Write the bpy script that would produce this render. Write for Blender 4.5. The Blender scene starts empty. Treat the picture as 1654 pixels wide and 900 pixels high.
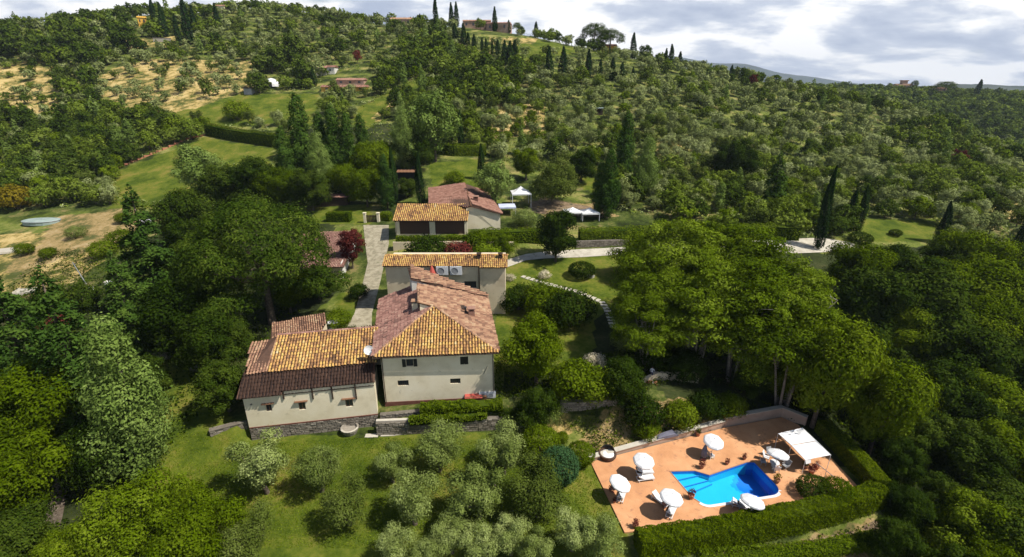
import bpy, math, random
import numpy as np
from mathutils import Vector, Matrix

# ------------------------------------------------------------------ camera, world, sun, exposure
SC = bpy.context.scene
COL = SC.collection
CAM_H = 35.0
FPX = 800.0
PITCH = math.atan(310 / 800.0)
CP, SP = math.cos(PITCH), math.sin(PITCH)
cam_d = bpy.data.cameras.new("camera")
cam = bpy.data.objects.new("camera", cam_d)
COL.objects.link(cam)
cam.location = (0, 0, CAM_H)
cam.rotation_euler = (math.pi / 2 - PITCH, 0, 0)
cam_d.sensor_width = 36
cam_d.lens = 36 * FPX / 1654
cam_d.clip_start = 0.5
cam_d.clip_end = 12000
SC.camera = cam
SUN = Vector((0.7, -0.2, 1.0)).normalized()
SUN_EL = math.asin(SUN.z)
SUN_AZ = math.atan2(SUN.x, SUN.y)
sd = bpy.data.lights.new("sun", 'SUN')
sd.energy = 5.0
sd.angle = math.radians(0.53)
sd.color = (1.0, 0.945, 0.86)
sun = bpy.data.objects.new("sun", sd)
COL.objects.link(sun)
sun.rotation_euler = SUN.to_track_quat('Z', 'Y').to_euler()
sun.location = (60, -20, 120)
SC.view_settings.view_transform = 'Standard'
SC.view_settings.look = 'None'
SC.view_settings.exposure = 0.2
SC.view_settings.gamma = 1.0
SC.cycles.max_bounces = 6
SC.cycles.diffuse_bounces = 1
SC.cycles.glossy_bounces = 2
SC.cycles.transmission_bounces = 4
SC.cycles.transparent_max_bounces = 8
SC.cycles.volume_bounces = 0

W = bpy.data.worlds.new("World")
SC.world = W
W.use_nodes = True


def node(nt, t, **kw):
    n = nt.nodes.new(t)
    for k, v in kw.items():
        if k.startswith('_'):
            setattr(n, k[1:], v)
        else:
            key = int(k[1:]) if k[0] == 'i' and k[1:].isdigit() else k.replace('__', ' ')
            n.inputs[key].default_value = v
    return n


def ramp(nt, stops, interp='LINEAR'):
    r = nt.nodes.new('ShaderNodeValToRGB')
    r.color_ramp.interpolation = interp
    e = r.color_ramp.elements
    while len(e) < len(stops):
        e.new(0.5)
    for el, (p, c) in zip(e, stops):
        el.position = p
        el.color = (c[0], c[1], c[2], 1) if len(c) == 3 else c
    return r


nt = W.node_tree
nt.nodes.clear()
L = nt.links.new
wout = nt.nodes.new('ShaderNodeOutputWorld')
bg = nt.nodes.new('ShaderNodeBackground')
sky = nt.nodes.new('ShaderNodeTexSky')
sky.sky_type = 'NISHITA'
sky.sun_disc = False
sky.sun_elevation = SUN_EL
sky.sun_rotation = SUN_AZ
sky.altitude = 200
sky.ozone_density = 1.5
tc = nt.nodes.new('ShaderNodeTexCoord')
sep = nt.nodes.new('ShaderNodeSeparateXYZ')
L(tc.outputs['Generated'], sep.inputs[0])
zc = node(nt, 'ShaderNodeMath', _operation='MAXIMUM', i1=0.0)
L(sep.outputs['Z'], zc.inputs[0])
za = node(nt, 'ShaderNodeMath', _operation='ADD', i1=0.28)
L(zc.outputs[0], za.inputs[0])
dx = node(nt, 'ShaderNodeMath', _operation='DIVIDE')
dy = node(nt, 'ShaderNodeMath', _operation='DIVIDE')
L(sep.outputs['X'], dx.inputs[0]); L(za.outputs[0], dx.inputs[1])
L(sep.outputs['Y'], dy.inputs[0]); L(za.outputs[0], dy.inputs[1])
cmb = nt.nodes.new('ShaderNodeCombineXYZ')
L(dx.outputs[0], cmb.inputs[0]); L(dy.outputs[0], cmb.inputs[1])
mp = node(nt, 'ShaderNodeMapping')
mp.inputs['Location'].default_value = (3.1, 1.7, 0)
mp.inputs['Scale'].default_value = (0.9, 1.15, 1)
L(cmb.outputs[0], mp.inputs['Vector'])
n1 = node(nt, 'ShaderNodeTexNoise', Scale=1.3, Detail=9.0, Roughness=0.55, Distortion=0.25)
n2 = node(nt, 'ShaderNodeTexNoise', Scale=2.7, Detail=8.0, Roughness=0.52, Distortion=0.15)
mp2 = node(nt, 'ShaderNodeMapping')
mp2.inputs['Location'].default_value = (7.3, -4.2, 2)
L(mp.outputs[0], n1.inputs['Vector'])
L(mp.outputs[0], mp2.inputs['Vector'])
L(mp2.outputs[0], n2.inputs['Vector'])
cov = ramp(nt, [(0.34, (0, 0, 0)), (0.47, (1, 1, 1))], 'EASE')
# broken cloud: banks stand close together low down, open blue sky overhead
cg = node(nt, 'ShaderNodeMapRange'); cg.inputs[1].default_value = 0.08; cg.inputs[2].default_value = 0.26; cg.inputs[3].default_value = 0.16; cg.inputs[4].default_value = -0.2
L(sep.outputs['Z'], cg.inputs[0])
cad = node(nt, 'ShaderNodeMath', _operation='ADD')
L(n1.outputs['Fac'], cad.inputs[0]); L(cg.outputs[0], cad.inputs[1])
L(cad.outputs[0], cov.inputs[0])
# cloud body: blue grey bellies to white tops (radiance, divided by the 0.1 strength)
cl = ramp(nt, [(0.34, (5.3, 6.1, 7.8)), (0.44, (7.2, 7.9, 9.3)), (0.49, (9.9, 10.3, 11.0)), (0.54, (12.8, 12.8, 12.8))])
for e in cl.color_ramp.elements:
    pass
L(n2.outputs['Fac'], cl.inputs[0])
mix = node(nt, 'ShaderNodeMix', _data_type='RGBA')
L(cov.outputs[0], mix.inputs[0])
L(sky.outputs[0], mix.inputs[6])
L(cl.outputs[0], mix.inputs[7])
L(mix.outputs[2], bg.inputs['Color'])
bg.inputs['Strength'].default_value = 0.08
L(bg.outputs[0], wout.inputs[0])

# ------------------------------------------------------------------ pixel helpers
def slope_at(py):
    v = (450 - py) / FPX
    return (-SP + v * CP) / (CP + v * SP)


def cpt(px, py, y):
    v = (450 - py) / FPX
    u = (px - 827) / FPX
    return (y * u / (CP + v * SP), y, CAM_H + y * slope_at(py))


def at(px, py, z):
    u = (px - 827) / FPX
    v = (450 - py) / FPX
    t = (z - CAM_H) / (-SP + v * CP)
    return Vector((u * t, (CP + v * SP) * t, z))


def project(x, y, z):
    zz = z - CAM_H
    dep = y * CP - zz * SP
    dep = np.where(np.abs(dep) < 1e-3, 1e-3, dep)
    v = (y * SP + zz * CP) / dep
    u = x / dep
    return 827 + u * FPX, 450 - v * FPX, dep


def inpoly(px, py, poly):
    px = np.asarray(px, float); py = np.asarray(py, float)
    c = np.zeros(px.shape, bool)
    n = len(poly)
    for i in range(n):
        x1, y1 = poly[i]; x2, y2 = poly[(i + 1) % n]
        if y1 == y2:
            continue
        k = ((y1 > py) != (y2 > py)) & (px < (x2 - x1) * (py - y1) / (y2 - y1) + x1)
        c ^= k
    return c


def sstep(a, b, x):
    t = np.clip((x - a) / (b - a), 0, 1)
    return t * t * (3 - 2 * t)


# ------------------------------------------------------------------ terrain height
ctl = []
for row in [
    # crest of the hill, left to right
    (0, 45, 330), (100, 38, 340), (200, 28, 350), (300, 24, 370), (400, 20, 430), (500, 24, 430), (570, 33, 400),
    (650, 42, 370), (750, 45, 360), (850, 58, 350), (950, 80, 340), (1050, 101, 335), (1150, 119, 335), (1240, 140, 325),
    (1400, 172, 300), (1500, 196, 268), (1654, 262, 225),
    # slopes
    (100, 60, 320), (100, 100, 285), (100, 150, 245), (100, 200, 212), (100, 250, 184), (100, 300, 158), (100, 350, 134),
    (100, 400, 112), (140, 472, 86), (0, 470, 95), (0, 300, 165), (0, 150, 250),
    (300, 60, 325), (300, 100, 285), (300, 150, 240), (300, 200, 205), (300, 250, 178), (300, 300, 152), (300, 360, 124),
    (500, 60, 340), (500, 100, 290), (500, 150, 240), (500, 200, 200), (500, 250, 170), (500, 300, 145),
    (700, 100, 285), (700, 150, 235), (700, 200, 195), (700, 250, 163), (700, 300, 138),
    (900, 100, 285), (900, 150, 238), (900, 200, 198), (900, 250, 166), (900, 300, 141),
    (1100, 130, 280), (1100, 170, 235), (1100, 210, 200), (1100, 260, 168), (1100, 310, 138),
    (1300, 170, 260), (1300, 210, 225), (1300, 260, 180), (1300, 310, 145), (1300, 360, 120),
    (1500, 230, 230), (1500, 270, 190), (1500, 310, 155), (1500, 365, 122), (1654, 330, 142), (1654, 380, 115),
    # far wooded ridge on the right
    (1300, 152, 620), (1400, 148, 640), (1500, 150, 640), (1654, 154, 640), (1300, 176, 520), (1420, 178, 500),
    (1550, 188, 480), (1654, 200, 450), (1200, 148, 640), (1800, 156, 640)]:
    ctl.append(cpt(*row))
for px, py, y in [(100, 38, 340), (300, 24, 370), (500, 24, 430), (700, 44, 365), (900, 68, 345), (1100, 104, 335)]:
    x, yy, z = cpt(px, py, y)
    ctl.append((x * 1.28, yy * 1.28, z - 28))
    ctl.append((x * 1.7, yy * 1.7, z - 45))
for px, py, y in [(1240, 130, 325), (1400, 166, 300), (1500, 196, 268), (1654, 262, 225)]:
    x, yy, z = cpt(px, py, y)
    ctl.append((x * 1.22, yy * 1.22, z - 22))
ctl += [(-80, 65, -3), (-55, 60, -1.5), (-35, 60, -0.3), (-20, 60, 0), (-5, 60, 0), (8, 60, -0.3), (20, 65, -1), (36, 62, -4),
        (60, 62, -9), (90, 62, -13), (-20, 74, 0.2), (-35, 75, 0), (-60, 78, -1), (0, 75, 0), (12, 80, 0.6), (30, 82, 0), (50, 80, -3), (80, 82, -7),
        (-26, 90, 1.2), (-8, 86, 1.2), (0, 90, 1.6), (18, 92, 1.8), (38, 92, 1.5), (-30, 103, 2.6), (18, 101, 2.5), (38, 104, 2.4),
        (60, 104, 1.8), (76, 108, 1.5), (100, 108, 0), (-18, 104.5, 5.0), (-18, 114, 5.6), (-5, 112, 5.6), (-38, 112, 4.0), (-38, 124, 5.5),
        (10, 116, 5.6), (30, 114, 5.4), (50, 114, 5), (70, 118, 4),
        (-20, 48, 0), (0, 48, 0), (20, 52, -1), (40, 48, -5), (70, 45, -12), (-40, 45, -2), (-60, 42, -3), (-80, 40, -4),
        (-50, 20, -5), (-20, 20, -3), (10, 20, -3), (40, 20, -7), (70, 20, -14), (-50, -40, -8), (0, -40, -8), (60, -40, -16),
        (120, 60, -18), (160, 100, -14), (200, 150, -8), (130, 20, -22)]
CT = np.array(ctl)
CX = CT[:, :2]
_c2 = 11.0 ** 2
_A = np.sqrt(((CX[:, None] - CX[None]) ** 2).sum(-1) + _c2)
_n = len(CT)
_M = np.zeros((_n + 1, _n + 1))
_M[:_n, :_n] = _A - np.eye(_n) * 0.6
_M[:_n, _n] = 1; _M[_n, :_n] = 1
_w = np.linalg.solve(_M, np.append(CT[:, 2], 0))


def h_base(x, y):
    sh = x.shape
    xf, yf = x.ravel(), y.ravel()
    out = np.empty(xf.shape)
    for i in range(0, len(xf), 20000):
        d = np.sqrt((xf[i:i + 20000, None] - CX[None, :, 0]) ** 2 + (yf[i:i + 20000, None] - CX[None, :, 1]) ** 2 + _c2)
        out[i:i + 20000] = d @ _w[:-1] + _w[-1]
    return out.reshape(sh)


WALL_X = [-80, -46, -31.5, -30.6, -16.2, -15.7, -1, 6, 14, 24, 30, 40, 60]
WALL_Y = [40, 44, 47.2, 47.7, 50.3, 48.5, 49.6, 50.6, 51.6, 54.0, 56.5, 58, 60]
WALL_W = [14, 9, 2.5, 0.5, 0.5, 0.4, 0.5, 2.0, 3.6, 3.5, 6, 12, 16]
POOL_POLY = [(10.6, 34.6), (8.8, 44.6), (26.2, 50.6), (34.5, 53.0), (36.6, 42.0), (37.0, 39.8), (33.5, 38.2)]


def hz(x, y):
    x = np.asarray(x, float); y = np.asarray(y, float)
    far = sstep(700, 1300, np.hypot(x, y))
    zu = h_base(x, y) * (1 - far) + far * 8
    # lower garden in front of the long wall
    zl = -3.3 - 0.055 * np.clip(46 - y, 0, 20) - 0.33 * np.clip(x - 36, 0, 60) - 0.05 * np.clip(-30 - x, 0, 60)
    zl = zl - 0.6 * sstep(4, 10, x)
    yh = 33.2 + (x - 11.4) * 0.228
    zl = zl - 1.5 * (1 - sstep(-2.4, -0.7, y - yh)) * sstep(10, 13, x)
    yw = np.interp(x, WALL_X, WALL_Y)
    ww = np.interp(x, WALL_X, WALL_W)
    m = sstep(-ww, 0 * ww, y - yw)
    led = 49.35 + (x + 15.7) * 0.077
    inx = sstep(-16.6, -15.9, x) * (1 - sstep(-1.5, 2.5, x))
    zu = zu - inx * (np.interp(x, [-16, -3], [1.35, 0.7]) + 0.75 * (1 - sstep(-0.1, 0.15, y - led))) * (1 - sstep(3, 6, y - led))
    z = zl * (1 - m) + zu * m
    # flat pool terrace
    d = np.full(x.shape, 1e9)
    ins = inpoly(x, y, POOL_POLY)
    for i in range(len(POOL_POLY)):
        ax, ay = POOL_POLY[i]; bx, by = POOL_POLY[(i + 1) % len(POOL_POLY)]
        L2 = (bx - ax) ** 2 + (by - ay) ** 2
        t = np.clip(((x - ax) * (bx - ax) + (y - ay) * (by - ay)) / L2, 0, 1)
        d = np.minimum(d, np.hypot(x - ax - t * (bx - ax), y - ay - t * (by - ay)))
    d = np.where(ins, 0, d)
    p = 1 - sstep(0.15, 1.4, d)
    z = z * (1 - p) + (-4.35) * p
    # level platforms under the upper house and its yard
    return z


def hz1(x, y):
    return float(hz(np.array([x]), np.array([y]))[0])


def ground(px, py, dh=0.0):
    u = (px - 827) / FPX
    v = (450 - py) / FPX
    d = np.array([u, CP + v * SP, -SP + v * CP])
    t = np.geomspace(20, 1400, 500)
    P = d[None] * t[:, None]
    zz = CAM_H + P[:, 2] - dh
    g = hz(P[:, 0], P[:, 1])
    b = np.nonzero(zz < g)[0]
    if len(b) == 0:
        k = int(np.argmin((zz - g)[:420]))
        return Vector((P[k, 0], P[k, 1], g[k]))
    i = max(b[0], 1)
    lo, hi = t[i - 1], t[i]
    for _ in range(12):
        m = (lo + hi) / 2
        if CAM_H + d[2] * m - dh < hz1(d[0] * m, d[1] * m):
            hi = m
        else:
            lo = m
    return Vector((d[0] * hi, d[1] * hi, hz1(d[0] * hi, d[1] * hi)))


# ------------------------------------------------------------------ object helpers
def tag(o, label=None, cat=None, group=None, kind=None):
    if label: o['label'] = label
    if cat: o['category'] = cat
    if group: o['group'] = group
    if kind: o['kind'] = kind
    return o


def empty(name, loc, rz=0.0, label=None, cat=None, group=None, kind=None, scale=None):
    o = bpy.data.objects.new(name, None)
    COL.objects.link(o)
    o.empty_display_size = 0.5
    o.location = loc
    o.rotation_euler = (0, 0, rz)
    if scale is not None:
        o.scale = scale if not isinstance(scale, (int, float)) else (scale,) * 3
    return tag(o, label, cat, group, kind)


def link(name, me, parent=None, loc=(0, 0, 0), rz=0.0, scale=None):
    o = bpy.data.objects.new(name, me)
    COL.objects.link(o)
    if parent is not None:
        o.parent = parent
    o.location = loc
    o.rotation_euler = (0, 0, rz)
    if scale is not None:
        o.scale = scale if not isinstance(scale, (int, float)) else (scale,) * 3
    return o


def copy_tree(o, parent=None):
    c = o.copy()
    COL.objects.link(c)
    if parent is not None:
        c.parent = parent
    for ch in o.children:
        copy_tree(ch, c)
    return c


def np_mesh(name, V, Fq, mats, matidx=None, var=None, smooth=False):
    """V (n,3), Fq (m,k) all faces of k corners"""
    me = bpy.data.meshes.new(name)
    V = np.asarray(V, np.float32); Fq = np.asarray(Fq, np.int32)
    m, k = Fq.shape
    me.vertices.add(len(V))
    me.vertices.foreach_set('co', V.ravel())
    me.loops.add(m * k)
    me.loops.foreach_set('vertex_index', Fq.ravel())
    me.polygons.add(m)
    me.polygons.foreach_set('loop_start', np.arange(0, m * k, k, dtype=np.int32))
    me.polygons.foreach_set('loop_total', np.full(m, k, np.int32))
    for mt in (mats if isinstance(mats, (list, tuple)) else [mats]):
        me.materials.append(mt)
    if matidx is not None:
        me.polygons.foreach_set('material_index', np.asarray(matidx, np.int32))
    if smooth:
        me.polygons.foreach_set('use_smooth', np.ones(m, bool))
    if var is not None:
        a = me.attributes.new('var', 'FLOAT', 'FACE')
        a.data.foreach_set('value', np.asarray(var, np.float32))
    me.update(calc_edges=True)
    return me


class MB:
    def __init__(s):
        s.v = []; s.f = []; s.m = []; s.r = []

    def add(s, vs, fs, mi=0, r=None):
        b = len(s.v)
        s.v += [tuple(p) for p in vs]
        for f in fs:
            s.f.append([b + i for i in f]); s.m.append(mi); s.r.append(random.random() if r is None else r)
        return s

    def box(s, x0, y0, z0, x1, y1, z1, mi=0, r=None, M=None, taper=0.0):
        tx = (x1 - x0) * taper / 2; ty = (y1 - y0) * taper / 2
        vs = [(x0, y0, z0), (x1, y0, z0), (x1, y1, z0), (x0, y1, z0),
              (x0 + tx, y0 + ty, z1), (x1 - tx, y0 + ty, z1), (x1 - tx, y1 - ty, z1), (x0 + tx, y1 - ty, z1)]
        if M is not None:
            vs = [M @ Vector(p) for p in vs]
        if r is None: r = random.random()
        return s.add(vs, [(3, 2, 1, 0), (4, 5, 6, 7), (0, 1, 5, 4), (1, 2, 6, 5), (2, 3, 7, 6), (3, 0, 4, 7)], mi, r)

    def poly(s, pts, mi=0, r=None):
        return s.add(pts, [tuple(range(len(pts)))], mi, r)

    def prism(s, pts, z0, z1, mi=0):
        """pts plan outline ccw; z0,z1 numbers or functions of x,y"""
        f0 = z0 if callable(z0) else (lambda x, y: z0)
        f1 = z1 if callable(z1) else (lambda x, y: z1)
        n = len(pts)
        vs = [(x, y, f0(x, y)) for x, y in pts] + [(x, y, f1(x, y)) for x, y in pts]
        fs = [tuple(range(n - 1, -1, -1)), tuple(range(n, 2 * n))]
        fs += [(i, (i + 1) % n, n + (i + 1) % n, n + i) for i in range(n)]
        return s.add(vs, fs, mi, random.random())

    def tube(s, path, rad, n=6, mi=0, cap=True, r=None):
        path = [Vector(p) for p in path]
        if not isinstance(rad, (list, tuple)): rad = [rad] * len(path)
        vs = []
        for i, p in enumerate(path):
            a = path[min(i + 1, len(path) - 1)] - path[max(i - 1, 0)]
            a.normalize()
            q = a.to_track_quat('Z', 'Y')
            for k in range(n):
                t = 2 * math.pi * k / n
                vs.append(p + q @ Vector((math.cos(t) * rad[i], math.sin(t) * rad[i], 0)))
        fs = []
        for i in range(len(path) - 1):
            for k in range(n):
                k2 = (k + 1) % n
                fs.append((i * n + k, i * n + k2, (i + 1) * n + k2, (i + 1) * n + k))
        if cap:
            fs.append(tuple(range(n - 1, -1, -1)))
            fs.append(tuple((len(path) - 1) * n + k for k in range(n)))
        return s.add(vs, fs, mi, random.random() if r is None else r)

    def lathe(s, prof, n=16, mi=0, c=(0, 0, 0)):
        vs = []
        for (r, z) in prof:
            for k in range(n):
                t = 2 * math.pi * k / n
                vs.append((c[0] + r * math.cos(t), c[1] + r * math.sin(t), c[2] + z))
        fs = []
        for i in range(len(prof) - 1):
            for k in range(n):
                k2 = (k + 1) % n
                fs.append((i * n + k, i * n + k2, (i + 1) * n + k2, (i + 1) * n + k))
        return s.add(vs, fs, mi, random.random())

    def mesh(s, name, mats, smooth=False):
        me = bpy.data.meshes.new(name)
        me.from_pydata(s.v, [], s.f)
        for mt in (mats if isinstance(mats, (list, tuple)) else [mats]):
            me.materials.append(mt)
        me.polygons.foreach_set('material_index', s.m)
        if smooth:
            me.polygons.foreach_set('use_smooth', [True] * len(s.f))
        a = me.attributes.new('var', 'FLOAT', 'FACE')
        a.data.foreach_set('value', s.r)
        me.update()
        return me

    def build(s, name, mats, parent=None, loc=(0, 0, 0), rz=0.0, smooth=False, label=None, cat=None, group=None, kind=None):
        o = link(name, s.mesh(name, mats, smooth), parent, loc, rz)
        return tag(o, label, cat, group, kind)


# ------------------------------------------------------------------ materials
def new_mat(name):
    m = bpy.data.materials.new(name)
    m.use_nodes = True
    m.node_tree.nodes.clear()
    out = m.node_tree.nodes.new('ShaderNodeOutputMaterial')
    return m, m.node_tree, out


def leaf_mat(name, lo, mid, hi, transl=0.15):
    def vivid(c, k):
        l = .25 * c[0] + .65 * c[1] + .1 * c[2]
        return tuple(max(.002, l + (v - l) * 1.15) * k for v in c)
    lo, mid, hi = vivid(lo, .85), vivid(mid, 1.12), vivid(hi, 1.2)
    m, nt, out = new_mat(name)
    L = nt.links.new
    at_ = node(nt, 'ShaderNodeAttribute', _attribute_name='var')
    oi = nt.nodes.new('ShaderNodeObjectInfo')
    k = node(nt, 'ShaderNodeMath', _operation='MULTIPLY_ADD', i1=0.72)
    k2 = node(nt, 'ShaderNodeMath', _operation='MULTIPLY', i1=0.28)
    L(oi.outputs['Random'], k2.inputs[0])
    L(at_.outputs['Fac'], k.inputs[0]); L(k2.outputs[0], k.inputs[2])
    r = ramp(nt, [(0.08, lo), (0.5, mid), (0.95, hi)])
    L(k.outputs[0], r.inputs[0])
    d = nt.nodes.new('ShaderNodeBsdfDiffuse')
    t = nt.nodes.new('ShaderNodeBsdfTranslucent')
    L(r.outputs[0], d.inputs[0])
    hs = node(nt, 'ShaderNodeHueSaturation', Hue=0.485, Saturation=1.1, Value=1.25)
    L(r.outputs[0], hs.inputs['Color'])
    L(hs.outputs[0], t.inputs[0])
    mx = node(nt, 'ShaderNodeMixShader', Fac=transl)
    L(d.outputs[0], mx.inputs[1]); L(t.outputs[0], mx.inputs[2])
    L(mx.outputs[0], out.inputs[0])
    return m


def surf_mat(name, cols, scale=1.0, detail=6.0, rough=0.85, bump=0.0, bscale=None, var=0.0, spots=None, coord='Object', dist=0.3, spec=0.3):
    """noise-blended colours; var = how much the per-face attribute shifts the ramp; spots=(colour, scale, threshold)"""
    m, nt, out = new_mat(name)
    L = nt.links.new
    tcn = nt.nodes.new('ShaderNodeTexCoord')
    n = node(nt, 'ShaderNodeTexNoise', Scale=scale, Detail=detail, Roughness=0.62, Distortion=dist)
    L(tcn.outputs[coord], n.inputs['Vector'])
    fac = n.outputs['Fac']
    if var:
        a = node(nt, 'ShaderNodeAttribute', _attribute_name='var')
        ma = node(nt, 'ShaderNodeMath', _operation='MULTIPLY_ADD', i1=var, i2=-var / 2)
        L(a.outputs['Fac'], ma.inputs[0])
        ad = node(nt, 'ShaderNodeMath', _operation='ADD', _use_clamp=True)
        L(ma.outputs[0], ad.inputs[0]); L(fac, ad.inputs[1])
        fac = ad.outputs[0]
    lo, hi = (0.3, 0.7) if not var else (max(0.0, 0.3 - var * 0.4), min(1.0, 0.7 + var * 0.4))
    k = len(cols)
    r = ramp(nt, [(lo + (hi - lo) * i / max(1, k - 1), c) for i, c in enumerate(cols)])
    L(fac, r.inputs[0])
    colo = r.outputs[0]
    if spots:
        sn = node(nt, 'ShaderNodeTexNoise', Scale=spots[1], Detail=5.0, Roughness=0.7)
        L(tcn.outputs[coord], sn.inputs['Vector'])
        sr = ramp(nt, [(spots[2], (0, 0, 0)), (spots[2] + 0.1, (1, 1, 1))])
        L(sn.outputs['Fac'], sr.inputs[0])
        mxx = node(nt, 'ShaderNodeMix', _data_type='RGBA')
        L(sr.outputs[0], mxx.inputs[0]); L(colo, mxx.inputs[6])
        mxx.inputs[7].default_value = (*spots[0], 1)
        colo = mxx.outputs[2]
    p = node(nt, 'ShaderNodeBsdfPrincipled', Roughness=rough)
    p.inputs['Specular IOR Level'].default_value = spec
    L(colo, p.inputs['Base Color'])
    if bump:
        bn = node(nt, 'ShaderNodeTexNoise', Scale=bscale or scale * 5, Detail=6.0, Roughness=0.65)
        L(tcn.outputs[coord], bn.inputs['Vector'])
        b = node(nt, 'ShaderNodeBump', Strength=bump, Distance=0.1)
        L(bn.outputs['Fac'], b.inputs['Height'])
        L(b.outputs[0], p.inputs['Normal'])
    L(p.outputs[0], out.inputs[0])
    return m


M = {}
M['olive'] = leaf_mat('olive leaves', (0.066, 0.095, 0.022), (0.165, 0.205, 0.066), (0.33, 0.37, 0.165), 0.15)
M['olive_dark'] = leaf_mat('dark olive leaves', (0.034, 0.052, 0.012), (0.08, 0.105, 0.026), (0.15, 0.175, 0.06), 0.12)
M['broad'] = leaf_mat('broad leaves', (0.024, 0.042, 0.006), (0.07, 0.102, 0.013), (0.16, 0.2, 0.035))
M['broad_dark'] = leaf_mat('dark leaves', (0.009, 0.019, 0.004), (0.026, 0.044, 0.008), (0.075, 0.1, 0.022))
M['bright'] = leaf_mat('fresh green leaves', (0.034, 0.058, 0.008), (0.085, 0.122, 0.016), (0.175, 0.218, 0.042))
M['robinia'] = leaf_mat('feathery leaves', (0.03, 0.053, 0.008), (0.098, 0.14, 0.02), (0.21, 0.262, 0.055), 0.18)
M['broad_hill_lit'] = leaf_mat('hill broad leaves', (0.045, 0.07, 0.012), (0.115, 0.155, 0.03), (0.22, 0.265, 0.075), 0.15)  # hill leaf colours: brighter copies, sunlight on the slope put into the colour
M['broad_dark_hill_lit'] = leaf_mat('hill dark leaves', (0.018, 0.036, 0.008), (0.052, 0.078, 0.016), (0.115, 0.145, 0.04), 0.15)
M['olive_hill_lit'] = leaf_mat('hill olive leaves', (0.09, 0.118, 0.038), (0.2, 0.23, 0.095), (0.37, 0.4, 0.21), 0.15)
M['pine'] = leaf_mat('pine needles', (0.01, 0.025, 0.006), (0.043, 0.068, 0.013), (0.13, 0.162, 0.038), 0.1)
M['conifer'] = leaf_mat('conifer needles', (0.02, 0.045, 0.012), (0.048, 0.085, 0.02), (0.095, 0.14, 0.035), 0.15)
M['cypress'] = leaf_mat('cypress foliage', (0.008, 0.019, 0.007), (0.018, 0.036, 0.011), (0.035, 0.06, 0.017), 0.1)
M['poplar'] = leaf_mat('pale leaves', (0.07, 0.115, 0.028), (0.15, 0.205, 0.06), (0.26, 0.32, 0.12))
M['plum'] = leaf_mat('plum leaves', (0.04, 0.012, 0.012), (0.1, 0.026, 0.022), (0.19, 0.07, 0.05))
M['rust'] = leaf_mat('russet leaves', (0.07, 0.06, 0.012), (0.15, 0.12, 0.022), (0.24, 0.19, 0.045))
M['teal'] = leaf_mat('bluish leaves', (0.02, 0.048, 0.022), (0.045, 0.09, 0.038), (0.075, 0.13, 0.055))
M['hedge'] = leaf_mat('clipped hedge leaves', (0.028, 0.042, 0.006), (0.078, 0.108, 0.012), (0.17, 0.2, 0.032))
M['flower'] = leaf_mat('flowering shrub', (0.2, 0.2, 0.12), (0.5, 0.45, 0.32), (0.8, 0.74, 0.6))
M['bark'] = surf_mat('bark', [(0.05, 0.038, 0.028), (0.11, 0.085, 0.06), (0.2, 0.165, 0.13)], 6, bump=0.4, bscale=20)
M['bark_pale'] = surf_mat('pale bark', [(0.12, 0.1, 0.075), (0.24, 0.21, 0.17), (0.36, 0.33, 0.28)], 6, bump=0.3, bscale=20)
M['wall_cream'] = surf_mat('cream render', [(0.68, 0.59, 0.4), (0.79, 0.7, 0.5), (0.83, 0.75, 0.56)], 0.5, bump=0.15, bscale=9, spots=((0.55, 0.49, 0.35), 1.3, 0.62))
M['wall_beige'] = surf_mat('beige render', [(0.55, 0.45, 0.3), (0.68, 0.57, 0.4), (0.74, 0.64, 0.46)], 0.35, bump=0.15, bscale=9, spots=((0.36, 0.31, 0.23), 0.9, 0.62))
M['wall_white'] = surf_mat('white render', [(0.6, 0.58, 0.52), (0.72, 0.7, 0.64)], 0.8, bump=0.1, bscale=9)
M['wall_pink'] = surf_mat('brick wall far', [(0.3, 0.17, 0.12), (0.42, 0.27, 0.2), (0.5, 0.36, 0.28)], 0.6)
M['wall_yellow'] = surf_mat('ochre render', [(0.65, 0.35, 0.05), (0.75, 0.45, 0.08)], 0.6)
M['plinth'] = surf_mat('red brown plinth', [(0.13, 0.05, 0.035), (0.2, 0.08, 0.055)], 1.5)
M['tile_y'] = surf_mat('lichened roof tiles', [(0.13, 0.075, 0.04), (0.36, 0.185, 0.075), (0.53, 0.3, 0.1), (0.62, 0.4, 0.11), (0.62, 0.48, 0.28)], 0.5, var=0.55, rough=0.9, spots=((0.13, 0.09, 0.06), 1.6, 0.6))
M['tile_p'] = surf_mat('rosy roof tiles', [(0.13, 0.075, 0.06), (0.27, 0.135, 0.105), (0.37, 0.2, 0.155), (0.46, 0.31, 0.23)], 0.5, var=0.55, rough=0.9, spots=((0.14, 0.09, 0.07), 1.6, 0.58))
M['tile_o'] = surf_mat('mixed roof tiles', [(0.14, 0.08, 0.055), (0.3, 0.16, 0.1), (0.42, 0.25, 0.15), (0.5, 0.37, 0.23)], 0.5, var=0.55, rough=0.9, spots=((0.14, 0.09, 0.06), 1.6, 0.58))
M['tile_r'] = surf_mat('red roof tiles', [(0.16, 0.075, 0.05), (0.28, 0.14, 0.1), (0.36, 0.21, 0.15)], 0.6, var=0.8, rough=0.9)
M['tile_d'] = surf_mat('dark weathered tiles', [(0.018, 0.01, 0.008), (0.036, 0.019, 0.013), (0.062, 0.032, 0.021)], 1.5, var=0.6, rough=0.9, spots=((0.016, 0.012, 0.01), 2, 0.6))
M['under'] = surf_mat('roof channel', [(0.07, 0.04, 0.028), (0.13, 0.07, 0.045)], 2.0)
M['wood_dark'] = surf_mat('dark wood', [(0.035, 0.022, 0.015), (0.07, 0.045, 0.03)], 3)
M['wood'] = surf_mat('wood', [(0.16, 0.08, 0.045), (0.25, 0.13, 0.07)], 3)
M['shutter'] = surf_mat('dark shutter', [(0.018, 0.02, 0.016), (0.03, 0.032, 0.026)], 3, rough=0.6)
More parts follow.
